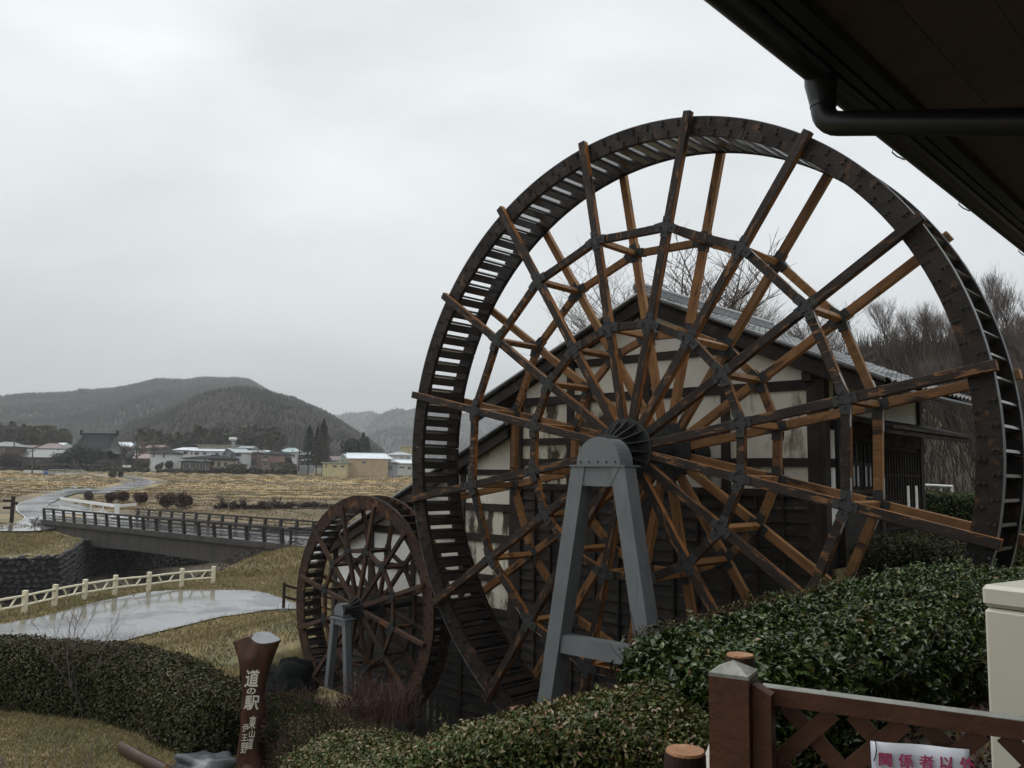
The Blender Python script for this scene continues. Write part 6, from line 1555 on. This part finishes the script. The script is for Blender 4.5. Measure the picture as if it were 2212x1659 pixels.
house('flat topped yellow block rising behind the white hipped roof', c3_, 1815, 2050, 900, 690, 684, 345, w_cream, w_cream, 'flat', [(1930, 1965, 748, 775)])
house('maroon roofed shed between cedars and barn', c3_, 560, 722, 1000, 918, 840, 300, w_grey, r_red, 'gable', [(600, 640, 935, 960)], name='shed')
house('small white box shed touching the barn wing', c3_, 605, 716, 1000, 925, 918, 285, w_white, r_white, 'flat', [(620, 650, 940, 960)], depth=4, name='shed')
house('white gabled building seen between the rim boards of the giant wheel', c3_, 2060, 2500, 1150, 985, 930, 290, w_white, r_white, 'gable', [(2150, 2250, 1030, 1070), (2300, 2380, 1030, 1070)])

# temple
def temple():
    D = 312; t = thing('temple', 'great temple hall with sweeping dark tiled roof', 'temple', aty(*c1(1200, 880), D))
    pt = lambda x, y, dd=0: aty(*c1(x, y), D+dd)
    zr = pt(1230, 372)[2]; ze = pt(1200, 640)[2]; xr0, xr1 = pt(1000, 372)[0], pt(1468, 372)[0]; xe0, xe1 = pt(835, 640)[0], pt(1600, 640)[0]
    yc = D+9; n = 12; m = 24
    def prof(k): return zr-(zr-ze)*(1-(1-k)**1.75)
    for sg in (-1, 1):
        R = []
        for i in range(n+1):
            k = i/n; hw0 = 0.0
            a, b = xr0+(xe0-xr0)*(k**2.1), xr1+(xe1-xr1)*(k**2.1)
            R.append([(a+(b-a)*j/m, yc+sg*(.2+10.5*k), prof(k)+(.9*(abs(2*j/m-1)**6))*k**2) for j in range(m+1)])
        q = MB(); q.grid(R); o = q.build('roof', r_dark, t, recalc=False); md = o.modifiers.new('t', 'SOLIDIFY'); md.thickness = .3
        if sg < 0:
            for j in range(m+1):        # raised tile rows
                q = MB(); q.tube([np.array(R[i][j])+[0, -.05, .12] for i in range(n+1)], .13, 5); q.build('tile_row', r_dark, o)
    for (x_, sgx) in ((0, -1), (m, 1)):
        R = []
        for i in range(n+1):
            k = i/n; a = (xr0+(xe0-xr0)*(k**2.1)) if sgx < 0 else (xr1+(xe1-xr1)*(k**2.1)); w = .2+10.5*k
            R.append([(a+sgx*.02, yc-w+2*w*j/8, prof(k)-.1+(.9*(abs(2*j/8-1)**6))*k**2) for j in range(9)])
        q = MB(); q.grid(R); o = q.build('gable_end', w_dark, t, recalc=False)
    q = MB(); q.box(xr0-.6, xr1+.6, yc-.5, yc+.5, zr-.2, zr+.9); q.build('ridge', r_dark, t); q = MB(); q.box(xr0-.3, xr1+.3, yc-.55, yc+.55, zr+.9, zr+1.05); q.build('ridge_cap', r_metal, t)
    for x_ in (xr0-.7, xr1+.7): q = MB(); q.box(x_-.5, x_+.5, yc-.5, yc+.5, zr, zr+2.0, .2); q.build('ridge_ornament', r_dark, t)
    for x_, s_ in ((xr0+1, 1), (xr1-1, -1)):
        q = MB(); q.tube([(x_+s_*(-.2)*i*.3+s_*0, yc-.4-9*(i/10)*.75, prof(i/10*.72)+.35) for i in range(11)], .42, 6); q.build('descending_ridge', r_dark, t)
    zb = h1(pt(1200, 880)[0], D)-.5
    q = MB(); q.box(xe0+3, xe1-3, yc-7, yc+8, zb, ze+.6); q.build('wall', w_dark, t)
    for k in range(9):
        x_ = xe0+4+(xe1-xe0-8)*k/8; q = MB(); q.box(x_-.25, x_+.25, yc-7.3, yc-6.9, zb, ze+.4); q.build('pillar', w_brown, t)
        if k < 8: q = MB(); q.box(x_+.6, x_+(xe1-xe0-8)/8-.6, yc-7.1, yc-6.99, zb+1, ze-1.4); q.build('window', w_grey, t)
    # side wing
    a, b = pt(1560, 700)[0], pt(1770, 700)[0]; z0, z1_ = pt(1600, 700)[2], pt(1600, 632)[2]
    q = MB(); q.add([(a-2, yc-6, z0), (b, yc-6, z0), (b, yc+4, z0), (a-2, yc+4, z0), (a-2, yc-1, z1_), (b-1, yc-1, z1_)], [(0, 1, 5, 4), (1, 2, 5), (2, 3, 4, 5), (3, 0, 4), (0, 3, 2, 1)]); q.build('wing_roof', r_dark, t)
    q = MB(); q.box(a-1, b-1, yc-5, yc+3, zb, z0); q.build('wing_wall', w_dark, t)
temple()
def signboard(lb, x0, x1, y0, y1, D=296):
    A, B = aty(*c1(x0, y1), D), aty(*c1(x1, y0), D); t = thing('signboard', lb, 'signboard', (A[0], D, A[2]))
    MB().box(A[0], B[0], D-.08, D, A[2], B[2]).build('board', white_paint, t)
    for x in (A[0]+.15, B[0]-.15): MB().box(x-.07, x+.07, D+.005, D+.14, A[2]-2.2, B[2]).build('post', w_dark, t)
signboard('single white signboard below the temple wing', 1530, 1588, 806, 836); signboard('first white board of the side by side pair near the temple', 1728, 1784, 808, 840); signboard('second white board of the pair, away from the temple', 1790, 1846, 808, 840)
# construction site: white sheets, blue tarp, scaffold rail
D = 236
t = thing('sheet_barrier', 'row of white and grey sheets screening a ditch in the far field', 'barrier', aty(*c1(650, 985), D))
for i, (x0, x1, y0, y1) in enumerate(((650, 770, 925, 975), (775, 915, 926, 982), (920, 1080, 930, 988), (1085, 1250, 935, 982), (1330, 1440, 935, 985), (1445, 1515, 938, 975))):
    A, B = aty(*c1(x0, y1), D+i*.4), aty(*c1(x1, y0), D+i*.4); MB().box(A[0], B[0], D+i*.4, D+i*.4+.12, A[2]-.4, B[2]).build('sheet', (w_grey, w_white, w_white, w_grey, w_white, w_white)[i], t)
t = thing('scaffold_rail', 'pale pipe scaffold rail behind the white sheets', 'scaffold', aty(*c1(700, 925), 244))
A, B = aty(*c1(690, 870), 244), aty(*c1(1195, 880), 244)
for k in range(14): p = A*(1-k/13)+B*k/13; MB().box(p[0]-.06, p[0]+.06, 244, 244.12, p[2]-2.2, p[2]+.1).build('post', w_grey, t)
for dz in (0, -.9): MB().beam(A+[0, 0, dz], B+[0, 0, dz], .1, .12).build('rail', w_white, t)
A, B = aty(*c1(330, 908), 250), aty(*c1(600, 880), 250); t = thing('sheet_barrier', 'long low white sheet beside the blue tarpaulin', 'barrier', A); MB().box(A[0], B[0], 250, 250.2, A[2]-.4, B[2]).build('sheet', w_white, t)
t = thing('tarpaulin_heap', 'blue tarpaulin draped over a pointed heap in the field', 'tarpaulin', aty(*c1(612, 985), 234))
A, B, Cc = aty(*c1(566, 985), 234), aty(*c1(662, 985), 234), aty(*c1(618, 868), 234); xm, w = (A[0]+B[0])/2, (B[0]-A[0])/2; R = []
for k, f in ((0, 1), (.25, .72), (.5, .62), (.72, .5), (.86, .22), (1, .05)):
    z_ = A[2]+(Cc[2]-A[2])*k; R.append([(xm+(Cc[0]-xm)*k+w*f*math.cos(a)*(1+.12*math.sin(5*a+k*3)), 235+w*f*math.sin(a), z_-(.4 if k == 0 else 0)) for a in np.linspace(0, 2*math.pi, 17)])
q = MB(); q.grid(R); q.build('tarpaulin', blue_tarp, t, recalc=False)
# poles
for i, (cv, x, yt, yb, D, lb) in enumerate(((c1, 200, 440, 860, 285, 'utility pole beside the edge dwelling with grey roof'), (c1, 460, 560, 925, 240, 'leaning utility pole in the far field near the blue tarpaulin'), (c2_, 1425, 512, 900, 290, 'tall utility pole in front of the brick brown building'), (c2_, 1648, 520, 640, 340, 'utility pole rising behind the dark roof with pink balconies'), (c2_, 2012, 590, 800, 300, 'utility pole close to the tall cedars'), (c3_, 1380, 700, 900, 320, 'utility pole beyond the barn roof'), (c1, 2165, 455, 700, 330, 'utility pole among the bare trees near the brown hipped roof'))):
    A, B = aty(*cv(x, yt), D), aty(*cv(x, yb), D); t = thing('utility_pole', lb, 'pole', (B[0], D, B[2]), group='utility poles of the village')
    MB().tube([(B[0], D, B[2]-2), (A[0], D, A[2])], [.24, .17], 7).build('pole', w_dark, t)
    MB().box(A[0]-1.0, A[0]+1.0, D-.1, D+.1, A[2]-1.0, A[2]-.82).build('crossarm', w_dark, t)
def cable(lb, a, b, sag):
    q = MB(); a, b = np.array(a), np.array(b); q.tube([a*(1-k)+b*k-np.array([0, 0, sag*4*k*(1-k)]) for k in np.linspace(0, 1, 13)], .035, 4); return tag(q.build('power_cable', w_dark), lb, 'cable', 'power cables over the village')
PT = [aty(*c1(200, 455), 285), aty(*c1(460, 575), 240), aty(*c1(2165, 470), 330), aty(*c2_(1425, 528), 290), aty(*c2_(2012, 606), 300), aty(*c3_(1380, 712), 320)]
cable('power cable from the pole among bare trees to the tall pole by the brick building', PT[2], PT[3], 2.2)
cable('power cable from the brick building pole to the pole close to the cedars', PT[3], PT[4], 1.5)
cable('power cable from the cedar side pole to the pole beyond the barn', PT[4], PT[5], 1.8)
A, B = aty(*c2_(1072, 415), 345), aty(*c2_(1072, 530), 345); t = thing('loudspeaker_mast', 'lattice mast with white head above the beige hall', 'mast', B)
MB().box(B[0]-.6, B[0]+.6, 345, 346, B[2]-3, A[2]-1.5).build('mast', w_grey, t); MB().box(A[0]-1.6, A[0]+1.4, 344.5, 346.5, A[2]-1.3, A[2], .4).build('head', w_white, t)
# village trees
needle = mat('needle_leaf', (.022, .036, .020), (.014, .024, .015), .5, rough=.8, bump=0, attr=[(0, (.010, .016, .010)), (.6, (.026, .040, .022)), (1, (.050, .062, .034))])
needle_red = mat('needle_red', (.050, .034, .026), (.030, .024, .018), .5, rough=.8, bump=0, attr=[(0, (.018, .015, .012)), (.6, (.060, .040, .030)), (1, (.090, .056, .042))])
brushy = mat('brushy', (.080, .068, .052), (.055, .048, .038), .5, rough=.9, bump=0, attr=[(0, (.034, .030, .024)), (.6, (.090, .078, .060)), (1, (.14, .125, .085))])
redbush = mat('red_bush', (.060, .026, .020), (.040, .020, .016), .5, rough=.9, bump=0, attr=[(0, (.022, .014, .012)), (.6, (.075, .030, .024)), (1, (.13, .055, .036))])
olive = mat('olive_leaf', (.095, .092, .042), (.06, .062, .032), .5, rough=.9, bump=0, attr=[(0, (.026, .028, .015)), (.6, (.078, .075, .036)), (1, (.13, .12, .06))])
def crown(shape, n, w, h, mt, ls, seedv):
    r_ = np.random.default_rng(seedv)
    if shape == 'cone':
        z = r_.uniform(.10, 1, n)**.9; rad = (1-z**1.6)**.8*(.85+.15*np.sin(z*30+seedv))*w*.62*r_.uniform(.35, 1.05, n); a = r_.uniform(0, 6.28, n); rad *= 1+.25*np.sin(a*3+z*9+seedv)
        P = np.c_[rad*np.cos(a), rad*np.sin(a), z*h]
    else:       # several uneven lobes
        nb = 7; cb = r_.uniform(-1, 1, (nb, 3))*[w*.27, w*.27, h*.20]+[0, 0, h*.56]; cb[0] = (0, 0, h*.5); rb = r_.uniform(.24, .38, nb); rb[0] = .42
        b_ = r_.choice(nb, n, p=rb**2/np.sum(rb**2)); v = r_.normal(0, 1, (n, 3)); v /= np.linalg.norm(v, axis=1, keepdims=True)
        k = r_.uniform(.25, 1, n)[:, None]**.45*(1+.35*fbm(v[:, 0]*2.6+seedv, v[:, 1]*2.6+v[:, 2]*2.1, seedv, 3))[:, None]
        P = cb[b_]+v*k*rb[b_][:, None]*np.array([w, w, h*1.05])
        P[:, 2] = np.where(P[:, 2] < .03*h, r_.uniform(.03, .35, n)*h, P[:, 2])
    N_ = P-[0, 0, h*.45]; N_ /= np.linalg.norm(N_, axis=1, keepdims=True)+1e-6
    return leaf_mesh('foliage', P, N_, ls, mt, .8, spread=.8)
def vtree(lb, px_, py_, pt_, wpx, D, mt, shape='round', n=2600, group='trees of the village', name='tree', ls=None, cat='tree', seedv=1):
    A, B = aty(px_, py_, D), aty(px_, pt_, D); h = B[2]-A[2]; w = wpx/1853*D
    z0 = A[2]
    t = thing(name, lb, cat, (A[0], D, z0), group=group)
    MB().tube([(0, 0, -2.5), (0, 0, h*(.7 if shape == 'cone' else .5))], [w*.045+.06, .04], 6).build('trunk' if cat == 'tree' else 'stem', bark_grey, t, local=True)
    o = link('foliage', crown(shape, n, w, h, mt, ls or max(.35, w*.07), seedv), t); o['kind'] = 'stuff'
    return t
C3 = lambda x, y: c3_(x, y)
vtree('tall dark green cedar, shorter of the cedar pair by the barn', *c3_(175, 1110), c3_(0, 300)[1], 36, 275, needle, 'cone', 4200, seedv=1)
vtree('tallest cedar with rusty foliage beside the tan barn', *c3_(430, 1110), c3_(0, 185)[1], 37, 268, needle_red, 'cone', 5000, seedv=2)
vtree('slim green cedar in front of the rusty cedar', *c3_(320, 1105), c3_(0, 330)[1], 24, 272, needle, 'cone', 3000, seedv=12)
vtree('round dense evergreen behind the barn roof', *c3_(950, 905), c3_(0, 528)[1], 47, 300, needle, 'round', 4200, seedv=3)
vtree('lean tall fir just beyond the round evergreen', *c3_(1140, 900), c3_(0, 425)[1], 24, 330, needle, 'cone', 2400, seedv=4)
vtree('second lean fir at the outer side of the fir pair', *c3_(1215, 900), c3_(0, 510)[1], 20, 330, needle, 'cone', 2000, seedv=5)
vtree('wide spreading pine in front of the temple roof', *c1(1240, 870), c1(0, 545)[1], 60, 296, needle, 'round', 2400, seedv=6, ls=1.0)
vtree('dark camellia thicket below the edge dwelling', *c1(130, 895), c1(0, 640)[1], 50, 285, needle_red, 'round', 3600, seedv=7)
vtree('dark shrubby tree below the long grey roof', *c1(380, 870), c1(0, 730)[1], 36, 290, brushy, 'round', 2400, seedv=8)
vtree('dark leafy tree at the temple corner', *c1(830, 870), c1(0, 660)[1], 40, 294, needle, 'round', 2800, seedv=9)
vtree('dull brown tree between long roof and temple', *c1(640, 870), c1(0, 720)[1], 44, 292, brushy, 'round', 2600, seedv=10)
vtree('dark tree under the temple eaves near the signboards', *c1(1480, 875), c1(0, 740)[1], 34, 294, brushy, 'round', 2200, seedv=11)
vtree('rounded shrub tree below the pink roof', *c1(2010, 870), c1(0, 730)[1], 30, 292, brushy, 'round', 2200, seedv=13)
vtree('dark clipped tree before the white dwelling with brown hipped roof', *c2_(160, 880), c2_(0, 730)[1], 19, 288, needle, 'round', 1800, seedv=14)
vtree('small round tree beside the dark clipped one', *c2_(20, 880), c2_(0, 785)[1], 15, 288, brushy, 'round', 1200, seedv=15)
vtree('dark tree against the brown dwelling with balconies', *c2_(1850, 870), c2_(0, 690)[1], 18, 298, needle, 'round', 1600, seedv=16)
vtree('dull thicket between balconied dwelling and storage box', *c2_(1900, 890), c2_(0, 780)[1], 34, 290, brushy, 'round', 2000, seedv=17)
vtree('dark thicket under the steep white dwelling', *c2_(1130, 885), c2_(0, 790)[1], 40, 290, brushy, 'round', 2200, seedv=18)
for i, (x, yt, w, D, sv, lb) in enumerate(((1900, 350, 46, 312, 41, 'wide bare tree beside the brick red block'), (1745, 470, 26, 306, 42, 'smaller bare tree in front of the white metal roof'), (2130, 400, 36, 318, 43, 'bare tree behind the brown hipped roof'))):
    A, B = aty(*c1(x, 800), D), aty(*c1(x, yt), D)
    bare_tree(lb, A, (B[2]-A[2])*1.0, sv, group='bare trees of the village', levels=5, r0=.55, trunk=.34, spread=.6, upright=.4, maxn=900)
ORD = 'first second third fourth fifth sixth seventh eighth ninth tenth eleventh twelfth thirteenth fourteenth fifteenth sixteenth seventeenth eighteenth nineteenth twentieth twenty-first twenty-second'.split()
# bamboo grove and scrub at the foot of the hill
for i in range(15):
    px_ = -20+i*11.5+rng.uniform(-3, 3); yt = c1(0, 215+60*abs(math.sin(i*1.7))+(60 if i > 9 else 0))[1]
    vtree('%s bamboo clump at the hill foot, %s counted from the temple side' % (('dull' if i % 3 == 0 else 'olive'), ORD[14-i]), px_, 962, yt, 26, 385+rng.uniform(0, 25), olive if i % 3 else brushy, 'round', 900, 'bamboo clumps at the hill foot', 'bamboo_clump', 2.2, seedv=50+i)
for i in range(16):
    px_ = 300+i*20+rng.uniform(-6, 6)
    vtree('%s scrub tree at the hill foot, %s counted from the temple' % (('brown' if i % 2 else 'olive'), ORD[i]), px_, 975, 940-rng.uniform(0, 22), 30, 385+rng.uniform(0, 20), brushy if i % 2 else olive, 'round', 800, 'scrub trees behind the village', 'scrub_tree', 2.4, seedv=80+i)
# dark hedges and garden walls along the village edge
for i, (cv, x0, x1, y0, y1, D, mt, lb) in enumerate(((c1, 300, 1420, 800, 862, 286, brushy, 'dark hedge line under the temple'), (c1, 1430, 2080, 850, 890, 284, brushy, 'low dark hedge near the signboards'), (c2_, -20, 760, 872, 945, 278, brushy, 'brownish hedge below the shop and white dwelling'), (c2_, 740, 1480, 855, 930, 276, needle_red, 'dark hedge below the steep white dwelling'), (c2_, 1450, 1960, 868, 925, 276, brushy, 'dark hedge below the balconied dwelling'), (c1, -100, 320, 850, 905, 280, needle_red, 'dark hedge at the edge thicket'))):
    A, B = aty(*cv(x0, y1), D), aty(*cv(x1, y0), D); n = int((B[0]-A[0])*70); t = thing('garden_hedge', lb, 'hedge', (A[0], D, A[2]), group='garden hedges of the village')
    P = np.c_[rng.uniform(A[0], B[0], n), rng.uniform(D, D+2, n), rng.uniform(A[2]-.8, B[2], n)]; P[:, 2] += .4*fbm(P[:, 0]/2.5, P[:, 1]/2, i)
    o = link('foliage', leaf_mesh('foliage', P-ORG[t.name][0], np.tile([0, -1., .5], (n, 1)), .8, mt, .7), t); o['kind'] = 'stuff'
    MB().box(A[0], B[0], D+.5, D+1.5, A[2]-1.5, B[2]-.35).build('branches', core_dark, t)
# bushes in the fields beyond the bridge
for i, (x, yb, yt, w, mt, lb) in enumerate(((482, 757, 706, 22, brushy, 'round bare grey bush beside the winding road'), (595, 772, 716, 24, redbush, 'dark red bush, first after the grey one'), (668, 770, 712, 26, redbush, 'dark red bush touching its neighbour by the road bend'), (762, 775, 714, 31, redbush, 'round dark red bush on a short stem'), (905, 806, 716, 42, redbush, 'big dark red bush, broader of the large pair'), (1000, 800, 708, 38, redbush, 'big dark red bush, taller of the large pair'), (608, 632, 598, 14, brushy, 'small bush at the end of the white sheets'), (652, 632, 598, 9, brushy, 'upright bush near the road end'))):
    cv = z1((x, yb))[0]; g = G(*cv); yt_ = z1((x, yt))[0][1]
    vtree(lb, cv[0], cv[1], yt_, w, g[1], mt, 'round', 2600, 'bushes along the field road', 'bush', ls=.16 if g[1] < 130 else .5, cat='bush', seedv=120+i)
xs_ = [1175]
for i in range(22): xs_.append(xs_[-1]+rng.uniform(16, 44))
for i in range(22):
    x = xs_[i]; cv = z1((x, 800))[0]; g = G(*cv)
    vtree('low %s bush in the farm track row, %s from the large red pair' % (('reddish' if i % 3 else 'grey'), ORD[i]), cv[0], cv[1], z1((x, 768+rng.uniform(-8, 18)))[0][1], rng.uniform(10, 24), g[1], redbush if i % 3 else brushy, 'round', 420, 'bushes along the farm track', 'bush', ls=.22, cat='bush', seedv=150+i)
for i, (x, yb, yt) in enumerate(((1180, 812, 700), (1320, 800, 728), (1500, 790, 725), (175, 895, 838))):
    g = G(*z1((x, yb))[0]); B = aty(*z1((x, yt))[0], g[1])
    bare_tree(['sparse bare sapling beyond the bridge railing', 'thin bare sapling by the farm track', 'leaning bare sapling near the end of the track', 'small bare bush at the river bank by the bridge end'][i], g, B[2]-g[2], 60+i, group='bare saplings in the fields', name='sapling', levels=4, r0=.06, trunk=.25, spread=.7, upright=.3, maxn=220)

# ------------------------------------------------------------------ wooded hills
forest = mat('forest', (.030, .036, .026), (.050, .042, .034), .012, detail=8, rough=.95, bump=0, contrast=(.42, .58), attr=[(0, (.012, .016, .012)), (.5, (.028, .030, .024)), (1, (.064, .052, .042))])
hill_ground = mat('hill_ground', (.036, .034, .027), (.028, .030, .022), .02, rough=.95, bump=0)
def hill(name, prof, D, foot, seedv, ntree, th_, taper=.0, zfoot=1.0, lift=0):
    P = np.array([(px_, py_) for px_, py_ in prof]); 
    az = []; el = []
    for px_, py_ in P: d = ray(px_, py_); az.append(math.atan2(d[0], d[1])); el.append(d[2]/math.hypot(d[0], d[1]))
    az, el = np.array(az), np.array(el)
    A_ = np.linspace(az[0], az[-1], 220); T_ = np.linspace(0, 1.35, 46)
    AA, TT = np.meshgrid(A_, T_, indexing='ij')
    def surf(a, t):
        zr = np.interp(a, az, el)*D-th_*.75
        r = foot+(D-foot)*t
        zb = zfoot
        s_ = np.where(t <= 1, 1-(1-np.clip(t, 0, 1))**1.45, 1-.8*(t-1)**1.3)
        x, y = r*np.sin(a), r*np.cos(a)
        gully = fbm(x/(D*.085)+seedv, y/(D*.11), seedv, 4)
        z = zb+(zr-zb)*s_+gully*D*.022*np.sin(np.clip(t, 0, 1)*math.pi)*(1-np.clip(t, 0, 1))**.5
        edge = np.clip(np.minimum(a-az[0], az[-1]-a)/.01, 0, 1)
        return x, y, zb-3+(z-zb+3)*edge**.5
    X, Y, Z = surf(AA, TT); i = np.arange(X.size).reshape(X.shape)
    F = np.stack([i[:-1, :-1], i[1:, :-1], i[1:, 1:], i[:-1, 1:]], -1).reshape(-1, 4)
    o = link(name, fast_mesh(name, np.stack([X, Y, Z], -1).reshape(-1, 3), F, hill_ground, True)); o['kind'] = 'structure'
    # trees of the wood: faceted crowns, one joined mesh
    a = rng.uniform(az[0], az[-1], ntree); t_ = np.clip(rng.uniform(0, 1.06, ntree)**.8, 0, 1.05); 
    nr_ = ntree//6; t_[:nr_] = rng.uniform(.95, 1.01, nr_)
    x, y, z = surf(a, t_); con = (fbm(x/(D*.05), y/(D*.05)+z/(D*.02), seedv+4) > -.12); hh = th_*rng.uniform(.55, 1.15, ntree)*np.where(con, 1.0, .9); ww = hh*np.where(con, .36, .62)*rng.uniform(.8, 1.2, ntree)
    k = 6; ang_ = np.arange(k)*2*math.pi/k
    ringz = [(.0, .7), (.38, 1.0), (.72, .55)]
    V = []
    for fz, fr in ringz:
        frr = np.where(con, np.array([.95, .72, .36])[ringz.index((fz, fr))], fr)
        rr0 = ww[:, None]/2*frr[:, None]*rng.uniform(.7, 1.25, (ntree, k)); V.append(np.stack([x[:, None]+rr0*np.cos(ang_), y[:, None]+rr0*np.sin(ang_), (z+hh*fz)[:, None]+rng.uniform(-.06, .06, (ntree, k))*hh[:, None]], -1))
    tip = np.stack([x+rng.normal(0, .02, ntree)*hh, y, z+hh], -1)[:, None]
    VV = np.concatenate(V+[tip], 1); m = VV.shape[1]; base = np.arange(ntree)[:, None]*m
    F = []
    for r in range(2):
        for j in range(k):
            j2 = (j+1) % k; F.append([r*k+j, r*k+j2, (r+1)*k+j2]); F.append([r*k+j, (r+1)*k+j2, (r+1)*k+j])
    for j in range(k): F.append([2*k+j, 2*k+(j+1) % k, 3*k])
    F = (base[:, :, None]+np.array(F)[None]).reshape(-1, 3)
    pn = fbm(x/(D*.12)+5, z/(D*.03)+y/(D*.2), seedv+8)
    rv = np.clip(np.where(con, .30, .72)+.45*pn+rng.normal(0, .13, ntree), 0, 1)
    o = link(name.replace('hill', 'forest'), fast_mesh('forest', VV.reshape(-1, 3), F, forest, False, {'rnd': np.repeat(rv, m)})); o['kind'] = 'stuff'
Z1 = lambda *P: z1(*P)
hill('hill', Z1((-900, 260), (-500, 210), (-200, 205), (0, 197), (100, 186), (200, 181), (300, 180), (400, 172), (430, 160), (500, 162), (620, 152), (750, 128), (850, 103), (950, 106), (1000, 110), (1100, 94), (1180, 99), (1280, 96), (1350, 104), (1420, 142), (1470, 172), (1560, 230), (1700, 330), (1800, 420), (1900, 520)), 1750, 900, 3, 20000, 9)
hill('hill', Z1((560, 520), (640, 400), (700, 335), (850, 282), (960, 238), (1050, 203), (1150, 182), (1280, 168), (1400, 173), (1480, 186), (1560, 205), (1600, 214), (1680, 254), (1760, 290), (1820, 325), (1880, 368), (1930, 398), (2000, 440), (2060, 490), (2120, 540)), 860, 440, 4, 14000, 7.5)
C3_ = lambda *P: [c3_(*q) for q in P]
hill('hill', C3_((-400, 300), (200, 220), (640, 152), (740, 155), (830, 122), (900, 106), (960, 116), (1120, 106), (1240, 82), (1300, 92), (1400, 132), (1480, 136), (1560, 150), (1800, 220), (2400, 330), (3200, 420)), 4300, 1800, 5, 5200, 14)
hill('hill', C3_((1000, 700), (1200, 420), (1350, 230), (1480, 150), (1600, 92), (1720, 52), (1850, 47), (1900, 76), (2040, 42), (2300, 10), (2700, 60), (3200, 160), (3800, 330), (4600, 560)), 3100, 1400, 6, 6500, 12)

# ------------------------------------------------------------------ rainy air
hz = MB().box(-5400, 5400, -4900, 5700, -12, 470).build('haze', [], None); hz.data.materials.clear()
hm = bpy.data.materials.new('haze'); hm.use_nodes = True; hn = hm.node_tree; hn.nodes.clear()
ho = hn.nodes.new('ShaderNodeOutputMaterial'); hv = hn.nodes.new('ShaderNodeVolumePrincipled'); hv.inputs['Color'].default_value = (.93, .96, 1.0, 1); hv.inputs['Density'].default_value = .00028
hn.links.new(hv.outputs[0], ho.inputs['Volume']); hz.data.materials.append(hm); hz['kind'] = 'stuff'
hz.display_type = 'WIRE'
